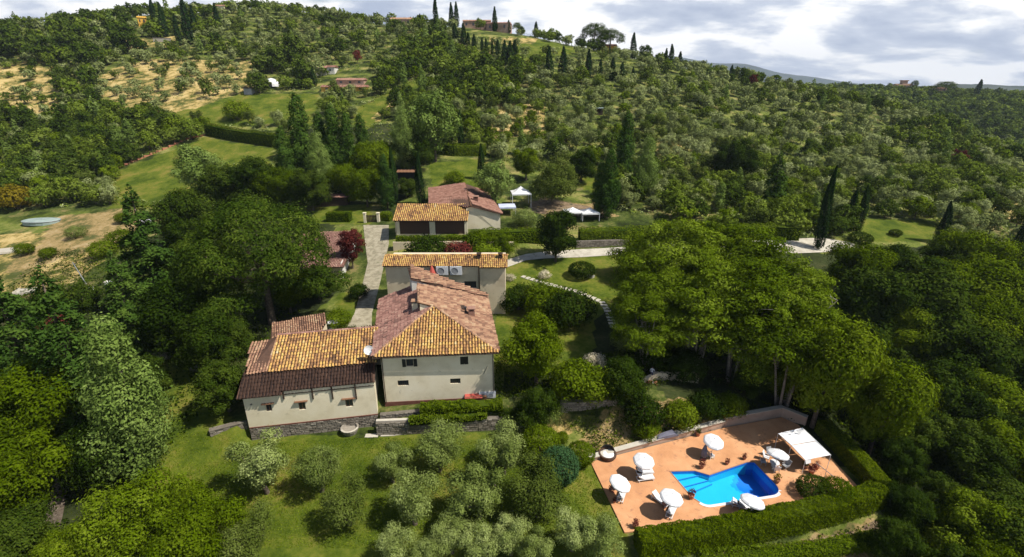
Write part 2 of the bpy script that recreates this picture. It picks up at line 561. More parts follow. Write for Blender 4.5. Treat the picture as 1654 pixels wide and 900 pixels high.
M['dark'] = surf_mat('dark interior', [(0.01, 0.01, 0.01), (0.02, 0.018, 0.016)], 3)  # near black, painted for the shade inside openings
M['stone'] = surf_mat('stone', [(0.13, 0.11, 0.085), (0.24, 0.21, 0.165), (0.36, 0.32, 0.26)], 1.2, var=0.6, bump=0.5, bscale=8, spots=((0.06, 0.06, 0.04), 1.2, 0.6))
M['mortar'] = surf_mat('mortar', [(0.12, 0.105, 0.08), (0.2, 0.175, 0.14)], 2)
M['stone_pale'] = surf_mat('pale stone', [(0.42, 0.38, 0.3), (0.58, 0.54, 0.45)], 1.5, var=0.3)
M['pink_wall'] = surf_mat('salmon render', [(0.42, 0.3, 0.22), (0.52, 0.39, 0.3)], 0.8, bump=0.1)
M['terracotta'] = surf_mat('terracotta paving', [(0.5, 0.235, 0.105), (0.62, 0.31, 0.145), (0.7, 0.38, 0.19)], 0.35, rough=0.8, bump=0.15, bscale=6, spots=((0.47, 0.23, 0.12), 1.3, 0.57))
M['joint'] = surf_mat('paving joint', [(0.38, 0.2, 0.12), (0.46, 0.25, 0.15)], 2)
M['gravel'] = surf_mat('pale gravel', [(0.36, 0.32, 0.24), (0.5, 0.46, 0.37), (0.58, 0.54, 0.44)], 0.5, bump=0.3, bscale=14, spots=((0.3, 0.27, 0.19), 0.35, 0.58))
M['drive'] = surf_mat('stone paved drive', [(0.19, 0.165, 0.11), (0.34, 0.3, 0.205), (0.46, 0.41, 0.3)], 1.1, bump=0.3, bscale=10, spots=((0.16, 0.17, 0.09), 1.0, 0.58))
M['earth'] = surf_mat('earth', [(0.14, 0.09, 0.05), (0.24, 0.17, 0.1), (0.33, 0.25, 0.15)], 0.7, bump=0.4, bscale=8, spots=((0.06, 0.07, 0.03), 0.9, 0.56))
M['white'] = surf_mat('white canvas', [(0.74, 0.74, 0.74), (0.82, 0.82, 0.81)], 1.2, rough=0.8)
M['white_blue'] = surf_mat('pale blue canvas', [(0.5, 0.55, 0.72), (0.6, 0.64, 0.78)], 1.2, rough=0.8)
M['white_paint'] = surf_mat('white plastic', [(0.7, 0.7, 0.7), (0.8, 0.8, 0.8)], 2, rough=0.45)
M['metal'] = surf_mat('grey metal', [(0.25, 0.26, 0.27), (0.38, 0.39, 0.4)], 3, rough=0.5)
M['metal_dark'] = surf_mat('dark metal', [(0.03, 0.03, 0.03), (0.06, 0.06, 0.06)], 3, rough=0.5)
M['grey_cloth'] = surf_mat('grey cloth', [(0.12, 0.12, 0.16), (0.2, 0.2, 0.25)], 2)
M['red'] = surf_mat('faded red cloth', [(0.42, 0.07, 0.05), (0.55, 0.12, 0.09)], 2)
M['pot'] = surf_mat('terracotta pot', [(0.34, 0.13, 0.07), (0.45, 0.19, 0.11)], 3)
M['wicker'] = surf_mat('brown wicker', [(0.06, 0.035, 0.025), (0.13, 0.075, 0.05)], 10)
M['skin'] = surf_mat('skin', [(0.5, 0.3, 0.22), (0.58, 0.36, 0.27)], 4, rough=0.6)
M['hair'] = surf_mat('hair', [(0.03, 0.02, 0.015), (0.05, 0.03, 0.02)], 8)
M['shirt'] = surf_mat('white shirt', [(0.7, 0.7, 0.78), (0.8, 0.8, 0.85)], 4)
M['trousers'] = surf_mat('blue trousers', [(0.04, 0.045, 0.1), (0.07, 0.075, 0.15)], 4)
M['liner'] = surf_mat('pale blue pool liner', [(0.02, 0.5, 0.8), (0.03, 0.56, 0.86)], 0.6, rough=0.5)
M['liner_shade_deep'] = surf_mat('pool liner with painted deep shade', [(0.008, 0.17, 0.68), (0.012, 0.2, 0.76)], 0.6, rough=0.5)  # darker blue put into the liner for tree shade and deep water
M['liner_shade_mid'] = surf_mat('pool liner with painted half shade', [(0.01, 0.33, 0.78), (0.015, 0.38, 0.84)], 0.6, rough=0.5)  # half tone between the bright liner and its painted shade
M['liner_band'] = surf_mat('blue waterline tiles', [(0.01, 0.16, 0.62), (0.02, 0.22, 0.7)], 3, rough=0.4)
M['tarp'] = surf_mat('grey green sheet', [(0.22, 0.3, 0.28), (0.36, 0.42, 0.38)], 0.8)
M['glass'] = surf_mat('window glass', [(0.02, 0.025, 0.03), (0.04, 0.05, 0.06)], 1, rough=0.12, spec=0.6)
M['solar'] = M['glass']

# pool water: thin clear surface, reflects the sky a little
m, nt, out = new_mat('pool water')
gl = node(nt, 'ShaderNodeBsdfGlossy', Roughness=0.05)
tr = node(nt, 'ShaderNodeBsdfTransparent')
tr.inputs[0].default_value = (0.82, 0.97, 1.0, 1)
fr = node(nt, 'ShaderNodeFresnel', IOR=1.33)
nz = node(nt, 'ShaderNodeTexNoise', Scale=1.6, Detail=3.0)
bp = node(nt, 'ShaderNodeBump', Strength=0.25, Distance=0.05)
tcn = nt.nodes.new('ShaderNodeTexCoord')
nt.links.new(tcn.outputs['Object'], nz.inputs['Vector'])
nt.links.new(nz.outputs['Fac'], bp.inputs['Height'])
nt.links.new(bp.outputs[0], gl.inputs['Normal']); nt.links.new(bp.outputs[0], fr.inputs['Normal'])
ms = nt.nodes.new('ShaderNodeMixShader')
nt.links.new(fr.outputs[0], ms.inputs[0]); nt.links.new(tr.outputs[0], ms.inputs[1]); nt.links.new(gl.outputs[0], ms.inputs[2])
nt.links.new(ms.outputs[0], out.inputs[0])
M['water'] = m
# ------------------------------------------------------------------ terrain sheet
LAWN_PX = [
    [(255, 560), (345, 575), (345, 640), (400, 700), (600, 706), (690, 700), (860, 700), (960, 745), (1020, 870), (1040, 960), (250, 960), (200, 700)],
    [(815, 425), (1010, 405), (1010, 470), (960, 520), (960, 590), (900, 600), (800, 600), (800, 520), (815, 480)],
    [(180, 280), (330, 222), (440, 240), (440, 300), (330, 330), (180, 340)],
    [(400, 150), (520, 150), (500, 205), (420, 200), (335, 200), (250, 190), (330, 168)],
    [(560, 185), (650, 135), (700, 130), (640, 180), (585, 215)],
    [(690, 264), (785, 256), (800, 280), (790, 305), (700, 305)],
    [(930, 262), (985, 270), (985, 325), (930, 300)],
    [(1370, 352), (1520, 357), (1500, 392), (1380, 390)],
    [(505, 335), (600, 330), (600, 362), (505, 362)],
    [(545, 475), (590, 470), (575, 520), (540, 510)],
    [(850, 60), (950, 82), (860, 100), (790, 72)],
]
DRY_PX = [
    [(170, 110), (260, 95), (415, 100), (415, 140), (330, 172), (230, 192), (170, 165)],
    [(-50, 100), (80, 103), (100, 185), (-50, 195)],
    [(0, 378), (100, 375), (170, 370), (190, 400), (120, 455), (0, 480), (-60, 480), (-60, 400)],
    [(800, 165), (880, 170), (880, 220), (790, 225)],
    [(1060, 225), (1100, 220), (1095, 265), (1060, 260)],
    [(190, 62), (300, 60), (290, 75), (195, 80)],
    [(790, 60), (870, 62), (860, 72), (790, 70)],
    [(845, 660), (960, 665), (965, 700), (860, 700)],
    [(1600, 330), (1700, 310), (1700, 350), (1640, 365)],
    [(600, 190), (650, 150), (640, 175), (610, 200)],
]
DIRT_PX = [
    [(90, 350), (215, 335), (235, 365), (170, 400), (90, 420), (30, 450), (0, 440), (60, 395)],
    [(20, 470), (80, 462), (70, 482), (20, 480)],
    [(980, 655), (1140, 640), (1200, 660), (1170, 690), (1080, 700), (960, 745), (930, 720)],
    [(1380, 868), (1420, 845), (1410, 840), (1250, 885), (1150, 905), (1400, 905)],
    [(900, 325), (960, 328), (1000, 350), (880, 350), (850, 335)],
    [(860, 330), (880, 316), (905, 322), (880, 340)],
]
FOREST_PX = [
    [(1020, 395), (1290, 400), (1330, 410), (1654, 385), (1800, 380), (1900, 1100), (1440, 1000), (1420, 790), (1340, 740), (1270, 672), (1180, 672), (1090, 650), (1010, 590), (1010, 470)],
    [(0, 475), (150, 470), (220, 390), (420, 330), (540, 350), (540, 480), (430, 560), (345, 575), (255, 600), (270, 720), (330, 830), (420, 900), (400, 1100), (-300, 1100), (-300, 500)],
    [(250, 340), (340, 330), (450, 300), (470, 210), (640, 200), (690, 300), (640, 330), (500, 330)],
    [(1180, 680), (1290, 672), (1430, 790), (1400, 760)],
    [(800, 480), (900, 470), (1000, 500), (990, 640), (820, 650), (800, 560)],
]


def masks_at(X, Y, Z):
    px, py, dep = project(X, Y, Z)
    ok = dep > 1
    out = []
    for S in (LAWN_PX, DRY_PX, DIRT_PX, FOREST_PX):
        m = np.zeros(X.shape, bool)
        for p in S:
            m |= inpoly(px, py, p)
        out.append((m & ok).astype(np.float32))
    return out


def axis(segs):
    r = [segs[0][0]]
    for a, b, s in segs:
        n = max(1, int(round((b - a) / s)))
        r += [a + (b - a) * (i + 1) / n for i in range(n)]
    return np.array(r)


gx = axis([(-6000, -1500, 500), (-1500, -480, 60), (-480, -160, 8), (-160, -60, 2.2), (-60, 60, 0.75), (60, 160, 2.2), (160, 520, 8), (520, 1500, 60), (1500, 6000, 500)])
gy = axis([(-1500, -100, 140), (-100, 10, 10), (10, 30, 1.5), (30, 62, 0.5), (62, 125, 0.9), (125, 200, 2.2), (200, 400, 4.5), (400, 720, 9), (720, 1500, 60), (1500, 6000, 500)])
GX, GY = np.meshgrid(gx, gy)
GZ = hz(GX, GY)
mk = masks_at(GX, GY, GZ)
bumpy = np.sin(GX * 0.9 + 1.3 * np.sin(GY * 0.5)) * np.sin(GY * 0.8 + np.sin(GX * 0.37)) * 0.07 * (1 - mk[0])
inpool = inpoly(GX, GY, POOL_POLY)
bumpy[inpool] = 0
PP = [at(x, y, -4.2) for x, y in [(1083, 762), (1123, 762), (1145, 768), (1207, 747), (1220, 748), (1258, 788), (1256, 799), (1150, 816), (1130, 812), (1118, 803)]]
POOL = [(p.x, p.y) for p in PP]
ZD = -4.2                       # top of the paving
nx, ny = len(gx), len(gy)
GZs = GZ + bumpy
# under the water the ground sheet is dug out
dug = inpoly(GX, GY, [(16.3, 36.5), (28.8, 38), (29, 45.4), (17, 44.2)])
GZs[dug] = -7.2
V = np.stack([GX, GY, GZs], -1).reshape(-1, 3)
ii = (np.arange(ny - 1)[:, None] * nx + np.arange(nx - 1)[None]).ravel()
Fq = np.stack([ii, ii + 1, ii + nx + 1, ii + nx], -1)

m, nt, out = new_mat('hillside ground')
L = nt.links.new
tcn = nt.nodes.new('ShaderNodeTexCoord')
za_ = node(nt, 'ShaderNodeAttribute', _attribute_name='zone')
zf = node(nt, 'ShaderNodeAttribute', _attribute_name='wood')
sepz = nt.nodes.new('ShaderNodeSeparateColor')
L(za_.outputs['Color'], sepz.inputs[0])


def nz_(scale, detail=6, rough=0.6):
    n = node(nt, 'ShaderNodeTexNoise', Scale=scale, Detail=float(detail), Roughness=rough)
    L(tcn.outputs['Object'], n.inputs['Vector'])
    return n


nA, nB, nC = nz_(0.05), nz_(0.35), nz_(1.8, 8, 0.7)
nm = node(nt, 'ShaderNodeMath', _operation='MULTIPLY_ADD', i1=0.5)
L(nB.outputs['Fac'], nm.inputs[0])
nE = nz_(0.13, 5)
nm3 = node(nt, 'ShaderNodeMath', _operation='MULTIPLY_ADD', i1=0.8, i2=-0.4)
L(nE.outputs['Fac'], nm3.inputs[0])
nm2 = node(nt, 'ShaderNodeMath', _operation='MULTIPLY_ADD', i1=0.5)
L(nm3.outputs[0], nm2.inputs[2])
L(nC.outputs['Fac'], nm2.inputs[0]); L(nm2.outputs[0], nm.inputs[2])
base = ramp(nt, [(0.36, (0.022, 0.032, 0.008)), (0.48, (0.055, 0.078, 0.014)), (0.56, (0.1, 0.12, 0.028)), (0.66, (0.22, 0.18, 0.07))])
lawn = ramp(nt, [(0.34, (0.05, 0.08, 0.007)), (0.46, (0.09, 0.122, 0.012)), (0.56, (0.135, 0.155, 0.02)), (0.68, (0.21, 0.18, 0.04))])
dry = ramp(nt, [(0.38, (0.07, 0.085, 0.02)), (0.46, (0.19, 0.17, 0.05)), (0.52, (0.4, 0.29, 0.1)), (0.62, (0.55, 0.42, 0.18))])
dirt = ramp(nt, [(0.38, (0.09, 0.1, 0.03)), (0.46, (0.2, 0.16, 0.06)), (0.54, (0.34, 0.24, 0.1)), (0.66, (0.42, 0.32, 0.17))])
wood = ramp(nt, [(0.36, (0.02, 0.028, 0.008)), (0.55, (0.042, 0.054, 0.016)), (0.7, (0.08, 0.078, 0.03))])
for r in (base, lawn, dry, dirt, wood):
    L(nm.outputs[0], r.inputs[0])
# terraces: bands of cut grass that follow the contour lines
spz = nt.nodes.new('ShaderNodeSeparateXYZ')
L(tcn.outputs['Object'], spz.inputs[0])
tz = node(nt, 'ShaderNodeMath', _operation='MULTIPLY_ADD', i1=1.9)
nE2 = nz_(0.03, 3)
nE3 = node(nt, 'ShaderNodeMath', _operation='MULTIPLY', i1=14.0)
L(nE2.outputs['Fac'], nE3.inputs[0]); L(spz.outputs['Z'], tz.inputs[0]); L(nE3.outputs[0], tz.inputs[2])
ts = node(nt, 'ShaderNodeMath', _operation='SINE')
L(tz.outputs[0], ts.inputs[0])
tr_ = ramp(nt, [(0.1, (0, 0, 0)), (0.75, (1, 1, 1))])
L(ts.outputs[0], tr_.inputs[0])
grass2 = ramp(nt, [(0.34, (0.07, 0.1, 0.014)), (0.5, (0.15, 0.18, 0.035)), (0.66, (0.3, 0.26, 0.09))])
L(nm.outputs[0], grass2.inputs[0])
bmx = node(nt, 'ShaderNodeMix', _data_type='RGBA')
L(tr_.outputs[0], bmx.inputs[0]); L(base.outputs[0], bmx.inputs[6]); L(grass2.outputs[0], bmx.inputs[7])
cur = bmx.outputs[2]
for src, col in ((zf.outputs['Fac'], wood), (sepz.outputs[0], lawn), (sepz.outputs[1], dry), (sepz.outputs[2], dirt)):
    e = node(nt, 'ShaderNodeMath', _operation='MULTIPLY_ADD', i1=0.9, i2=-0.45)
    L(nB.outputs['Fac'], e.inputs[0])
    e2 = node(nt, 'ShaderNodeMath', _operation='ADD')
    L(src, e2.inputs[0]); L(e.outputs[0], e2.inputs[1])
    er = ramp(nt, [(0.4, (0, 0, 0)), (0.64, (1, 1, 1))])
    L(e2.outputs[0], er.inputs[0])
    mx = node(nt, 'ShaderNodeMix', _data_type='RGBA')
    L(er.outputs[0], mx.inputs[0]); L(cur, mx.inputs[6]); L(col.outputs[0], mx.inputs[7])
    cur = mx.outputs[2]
pr = node(nt, 'ShaderNodeBsdfPrincipled', Roughness=0.95)
pr.inputs['Specular IOR Level'].default_value = 0.1
L(cur, pr.inputs['Base Color'])
bp = node(nt, 'ShaderNodeBump', Strength=0.5, Distance=0.25)
nD = nz_(3.5, 8, 0.75)
L(nD.outputs['Fac'], bp.inputs['Height']); L(bp.outputs[0], pr.inputs['Normal'])
L(pr.outputs[0], out.inputs[0])
M['ground'] = m
tme = np_mesh('hillside_ground', V, Fq, m, smooth=True)
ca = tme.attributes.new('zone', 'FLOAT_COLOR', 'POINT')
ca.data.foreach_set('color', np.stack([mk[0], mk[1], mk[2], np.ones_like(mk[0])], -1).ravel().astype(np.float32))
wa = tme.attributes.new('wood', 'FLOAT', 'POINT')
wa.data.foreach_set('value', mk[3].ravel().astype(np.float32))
tag(link('hillside_ground', tme), 'green hillside ground with lawns and dry grass fields', None, None, 'structure')

# far blue hills on the horizon
M['hill_far'] = surf_mat('far wooded hills', [(0.015, 0.03, 0.025), (0.035, 0.055, 0.045), (0.07, 0.085, 0.07)], 0.004, bump=0.0)


def ridge(name, prof, y0, depth, label, n=120):
    """prof: (px, py) crest line seen at distance y0"""
    P = [cpt(px, py, y0) for px, py in prof]
    xs = np.linspace(P[0][0], P[-1][0], n)
    zs = np.interp(xs, [p[0] for p in P], [p[2] for p in P])
    rng = np.random.default_rng(5)
    rough = np.convolve(rng.normal(size=n + 8), np.ones(9) / 9, 'valid')[:n]
    ks = np.linspace(-1, 1, 17)
    VV = []
    for k in ks:
        prof_k = (1 - abs(k) ** 1.5)
        for i in range(n):
            VV.append((xs[i], y0 + k * depth + 0.1 * depth * math.sin(i * 0.31 + k * 2), -30 + (zs[i] + 30 + rough[i] * (zs[i]) * 0.12) * prof_k))
    ii = (np.arange(16)[:, None] * n + np.arange(n - 1)[None]).ravel()
    me = np_mesh(name, VV, np.stack([ii, ii + 1, ii + n + 1, ii + n], -1), M['hill_far'], smooth=True)
    tag(link(name, me), label, None, None, 'structure')


ridge('distant_hills', [(300, 120), (900, 95), (1080, 92), (1150, 107), (1200, 105), (1260, 118), (1320, 124), (1390, 136), (1500, 142), (1700, 146), (2100, 141)], 5300, 700, 'blue hills far away on the horizon')
ridge('valley_hills', [(1000, 150), (1280, 146), (1380, 143), (1500, 140), (1540, 137), (1600, 136), (1654, 138), (1750, 140), (2100, 135)], 1500, 260, 'dark wooded hills beyond the valley')

# ------------------------------------------------------------------ foliage
def unit(a):
    return a / np.maximum(np.linalg.norm(a, axis=-1, keepdims=True), 1e-6)


def leaf_quads(P, N, size, aspect, rng, var, up=0.0, wild=0.8):
    n = len(P)
    N = unit(N + rng.normal(size=(n, 3)) * wild * 0.6 + np.array([0, 0, up]))
    T = unit(np.cross(N, rng.normal(size=(n, 3))))
    B = np.cross(N, T)
    s = size * rng.uniform(0.65, 1.35, (n, 1))
    a = s * 0.5; b = s * 0.5 * aspect
    V = np.stack([P - T * a, P - B * b, P + T * a, P + B * b], 1).reshape(-1, 3)
    F = np.arange(n * 4).reshape(n, 4)
    return V, F, np.clip(var, 0, 1)


def lobes_to_leaves(lobes, n, size, aspect, seed, per=14, cr=0.16, up=0.1, shell=0.16, low=-0.55, wild=0.55, flat=1.0, cull=0.72):
    rng = np.random.default_rng(seed)
    Lb = np.array(lobes, float)
    area = Lb[:, 3] * Lb[:, 4] + Lb[:, 3] * Lb[:, 5]
    nc = max(8, n // per)
    k = rng.choice(len(Lb), int(nc * 2.2), p=area / area.sum())
    D = unit(rng.normal(size=(len(k), 3)))
    D[:, 2] = np.where(D[:, 2] < low, -D[:, 2], D[:, 2])
    rad = 1 - np.abs(rng.normal(size=len(k))) * shell + rng.uniform(-0.02, 0.08, len(k))
    R = Lb[k, 3:6]
    C = Lb[k, :3] + D * R * rad[:, None]
    keep = np.ones(len(k), bool)
    if len(Lb) > 1:
        for j in range(len(Lb)):
            q = (((C - Lb[j, :3]) / Lb[j, 3:6]) ** 2).sum(-1)
            keep &= ~((q < cull ** 2) & (k != j))
    C, D, R, k = C[keep][:nc], D[keep][:nc], R[keep][:nc], k[keep][:nc]
    lv = rng.random(len(Lb))
    cv = rng.random(len(C))
    idx = np.repeat(np.arange(len(C)), per)
    rr = R[idx].mean(-1, keepdims=True)
    off = rng.normal(size=(len(idx), 3)) * cr * rr
    off[:, 2] *= flat
    P = C[idx] + off
    nrm = unit(D[idx] / R[idx] * rr) + unit(off) * 0.5
    var = 0.3 * lv[k][idx] + 0.4 * cv[idx] + 0.3 * rng.random(len(idx))
    return leaf_quads(P, nrm, size, aspect, rng, var, up, wild)


def blob_lobes(seed, R, z0, z1, n, rmin, rmax, shape='dome', flat=0.85):
    """many lobes spread in a crown volume of radius R from z0 to z1"""
    rnd = random.Random(seed)
    out = []
    H = z1 - z0
    for i in range(n):
        t = (i + 0.5) / n
        a = i * 2.399 + rnd.uniform(-.5, .5)
        if shape == 'dome':
            z = 1 - (1 - t) ** 0.8
            rr = math.sqrt(max(0, 1 - (max(0, z - 0.25) / 0.8) ** 2)) * (0.72 + 0.28 * min(1, z / 0.25))
        elif shape == 'egg':
            z = t; rr = math.sin(math.pi * min(1, (0.12 + 0.86 * (1 - z)) ** 0.9)) ** 0.75
        elif shape == 'cone':
            z = t; rr = (1 - t) * 0.95 + 0.04
        elif shape == 'column':
            z = t; rr = min(1, t * 5 + 0.4) * (1 - max(0, t - 0.35) / 0.7) ** 0.8
        elif shape == 'flat':
            z = 0.35 + 0.5 * rnd.random(); rr = 1
            q = math.sqrt(t)
            out.append((math.cos(a) * q * R * .88, math.sin(a) * q * R * .88, z0 + H * (1 - q ** 2.2) * 0.6 + H * 0.2 * rnd.random(), *([rnd.uniform(rmin, rmax)] * 2), rnd.uniform(rmin, rmax) * flat))
            continue
        q = rnd.uniform(0.35, 0.86) if rnd.random() < 0.75 else rnd.uniform(0, .4)
        r = rnd.uniform(rmin, rmax) * (0.6 + 0.4 * rr)
        d = max(0.0, rr * R * q)
        out.append((math.cos(a) * d, math.sin(a) * d, z0 + r * .6 + (H - r * 1.5) * z, r, r, r * flat))
    return out


def trunk_mesh(name, mat, lobes, r0, zb, seed, nlimb=6, lean=0.3, fork=0.3):
    rnd = random.Random(seed)
    mb = MB()
    fx, fy = rnd.uniform(-lean, lean), rnd.uniform(-lean, lean)
    fz = zb * fork if fork < 1 else zb
    top = Vector((fx, fy, zb))
    path = [Vector((0, 0, -0.5)), Vector((0, 0, 0.05)), Vector((fx * .4, fy * .4, zb * .5)), top]
    mb.tube(path, [r0 * 1.25, r0, r0 * .8, r0 * .65], 7)
    ls = sorted(lobes, key=lambda l: rnd.random())[:nlimb]
    for l in ls:
        c = Vector(l[:3])
        s = top.lerp(path[2], rnd.random() * .6)
        mid = s.lerp(c, .5) + Vector((rnd.uniform(-.3, .3), rnd.uniform(-.3, .3), -0.1 * (c - s).length))
        mb.tube([s, mid, c], [r0 * .5, r0 * .32, r0 * .1], 5)
    return mb.mesh(name, mat, True)


class Kind:
    def __init__(s, name, crown, trunk, H, Rw, cen):
        s.name = name; s.crown = crown; s.trunk = trunk; s.H = H; s.W = Rw; s.cen = cen; s.joint = None


K = {}


def mk_kind(key, name, mats, lobes, n, size, aspect, seed, H, Wd, r0, zb, bark='bark', nlimb=6, cen=None, **kw):
    V, F, var = lobes_to_leaves(lobes, n, size, aspect, seed, **kw)
    cm = np_mesh(name + '_crown', V, F, M[mats], var=var)
    tm = trunk_mesh(name + '_trunk', M[bark], lobes, r0, zb, seed, nlimb)
    K.setdefault(key, []).append(Kind(name, cm, tm, H, Wd, cen if cen else H * 0.55))


for i in range(4):
    lb = blob_lobes(10 + i, 2.4, 0.9, 4.6, 15 + i, 0.62, 1.05, 'egg')
    mk_kind('olive', 'olive_tree', 'olive', lb, 10500, 0.17, 0.42, 20 + i, 4.8, 4.9, 0.2, 1.3, 'bark', 8, per=10, cr=0.22, up=0.15, shell=0.2)
for i in range(2):
    lb = blob_lobes(60 + i, 2.5, 0.6, 4.2, 17, 0.65, 1.05, 'egg')
    mk_kind('olive_dark', 'olive_tree', 'olive_dark', lb, 10500, 0.17, 0.42, 70 + i, 4.5, 5.0, 0.2, 1.1, 'bark', 8, per=10, cr=0.22, up=0.15, shell=0.2)
for i in range(3):
    lb = blob_lobes(30 + i, 4.6, 1.6, 9.4, 26 + i, 1.2, 2.1, 'egg')
    mk_kind('broad', 'broadleaf_tree', 'broad', lb, 22000, 0.31, 0.55, 40 + i, 9.8, 9.2, 0.28, 3.2, per=16, cr=0.21, shell=.24)
for i in range(3):
    lb = blob_lobes(33 + i, 4.6, 1.2, 9.2, 28 + i, 1.1, 2.0, 'dome')
    mk_kind('broad_dark', 'broadleaf_tree', 'broad_dark', lb, 21000, 0.31, 0.55, 43 + i, 9.8, 9.2, 0.3, 3.2, per=16, cr=0.21, shell=.24)
for i in range(2):
    lb = blob_lobes(36 + i, 4.6, 1.0, 8.2, 30 + i, 0.9, 1.7, 'dome')
    mk_kind('bright', 'broadleaf_tree', 'bright', lb, 24000, 0.25, 0.5, 46 + i, 8.6, 9.2, 0.25, 2.4, per=10, cr=0.24, shell=0.2)
for i in range(3):
    # robinia: feathery layered sprays on tall bare stems
    rnd = random.Random(80 + i)
    lb = []
    for j in range(58):
        a = rnd.uniform(0, 6.283); q = math.sqrt(rnd.random())
        z = 6.2 + 5.8 * (1 - q ** 2) * rnd.uniform(0.5, 1) + rnd.uniform(-2.2, .6) * q
        r = rnd.uniform(.8, 1.5)
        lb.append((math.cos(a) * q * 4.2, math.sin(a) * q * 4.2, z, r, r, r * .42))
    robinia_lobes = lb
    mk_kind('robinia', 'robinia_tree', 'robinia', lb, 25000, 0.26, 0.42, 90 + i, 12.4, 9.8, 0.17, 5.5, 'bark_pale', 12, cen=8.6, per=11, cr=0.25, flat=0.5, up=0.35, shell=0.25, cull=.55)
for i, k in enumerate(K['robinia']):
    # several slender pale stems leaning apart from one foot
    rnd = random.Random(400 + i)
    mb = MB()
    for j in range(6):
        a = j * 1.05 + rnd.uniform(-.3, .3); q = rnd.uniform(1.2, 3.6)
        b_ = Vector((math.cos(a) * .35, math.sin(a) * .35, -.6))
        t_ = Vector((math.cos(a) * q, math.sin(a) * q, rnd.uniform(7.6, 9.0)))
        m_ = b_.lerp(t_, .5) + Vector((-math.cos(a) * .35, -math.sin(a) * .35, .6))
        mb.tube([b_, b_.lerp(m_, .5), m_, m_.lerp(t_, .5) + Vector((0, 0, .3)), t_], [.15, .12, .1, .07, .03], 6)
        for _ in range(2):
            e_ = m_.lerp(t_, rnd.random()) ; mb.tube([e_, e_ + Vector((rnd.uniform(-1.6, 1.6), rnd.uniform(-1.6, 1.6), .7))], [.05, .015], 4)
    k.trunk = mb.mesh('robinia_trunk', M['bark_pale'], True)
lb = blob_lobes(4, 7.0, 6.6, 14.0, 66, 1.3, 2.0, 'flat', 0.9)
rnd = random.Random(9)
for j in range(46):
    a = rnd.uniform(0, 6.28); q = rnd.uniform(.45, 1.1)
    lb.append((math.cos(a) * q * 6.9, math.sin(a) * q * 6.6, rnd.uniform(3.8, 9), 1.35, 1.35, 1.05))
mk_kind('pine', 'umbrella_pine_tree', 'pine', lb, 72000, 0.32, 0.34, 5, 13.6, 15.5, 0.45, 6.5, 'bark', 18, cen=9.6, per=14, cr=0.17, up=0.1, shell=0.12, low=-0.35, cull=.95)


def conifer(seed, H, R, z0, mat, n, size, tiers=15, droop=0.25, name='conifer_tree', key='conifer', power=0.85):
    rng = np.random.default_rng(seed)
    P = []; N = []; Vv = []
    tot = 0
    br = []
    for t in range(tiers):
        f = t / (tiers - 1)
        z = z0 + (H - z0) * f ** 0.95
        Lr = R * (1 - f) ** power + 0.12
        nb = int(11 - 5 * f)
        for b in range(nb):
            br.append((z + rng.uniform(-.3, .3), rng.uniform(0, 6.283), Lr * rng.uniform(.7, 1.12), rng.random()))
    wsum = sum(b[2] for b in br)
    for z, a, l, v in br:
        k = max(6, int(n * l / wsum))
        s = rng.random(k) ** 0.6
        wid = l * 0.22 * (1.15 - s) + 0.12
        lat = rng.normal(size=k) * wid
        x = math.cos(a) * s * l - math.sin(a) * lat
        y = math.sin(a) * s * l + math.cos(a) * lat
        zz = z - droop * s * s * l + rng.normal(size=k) * 0.13 - np.abs(lat) * 0.3
        P.append(np.stack([x, y, zz], -1))
        N.append(np.stack([np.cos(a) * np.ones(k) * .45 + rng.normal(size=k) * .2, np.sin(a) * np.ones(k) * .45, np.ones(k) * .8], -1))
        Vv.append(0.5 * v + 0.2 * s + 0.3 * rng.random(k))
    P = np.concatenate(P); N = np.concatenate(N); Vv = np.concatenate(Vv)
    V, F, var = leaf_quads(P, N, size, 0.5, rng, Vv, 0.1, 0.7)
    cm = np_mesh(name + '_crown', V, F, M[mat], var=var)
    mb = MB(); mb.tube([(0, 0, -.5), (0, 0, H * .5), (0, 0, H * .97)], [.3, .2, .03], 7)
    for z, a, l, v in br[:40]:
        mb.tube([(0, 0, z - .1), (math.cos(a) * l * .8, math.sin(a) * l * .8, z - droop * .6 * l)], [.07, .02], 4)
    K.setdefault(key, []).append(Kind(name, cm, mb.mesh(name + '_trunk', M['bark'], True), H, R * 2, H * .48))


conifer(1, 12, 3.7, 1.0, 'conifer', 17000, 0.3)
conifer(2, 12, 3.3, 0.8, 'conifer', 16000, 0.3, tiers=18, power=.75)
conifer(3, 13, 3.0, 0.6, 'conifer', 15000, 0.28, tiers=20, power=.6)
# tall pale poplars with pointed heads
for i in range(2):
    lb = blob_lobes(50 + i, 2.6, 0.8, 12.8, 40, 0.7, 1.25, 'column', 1.35)
    mk_kind('poplar', 'poplar_tree', 'poplar', lb, 21000, 0.23, 0.5, 55 + i, 13, 5.4, 0.2, 3.5, per=10, cr=0.25, low=-.8)
    lb = blob_lobes(52 + i, 1.9, 0.5, 11.6, 34, 0.55, 0.95, 'column', 1.6)
    mk_kind('darkcolumn', 'columnar_tree', 'conifer', lb, 13000, 0.26, 0.5, 57 + i, 12, 4, 0.2, 3, per=10, cr=0.22, low=-.9)


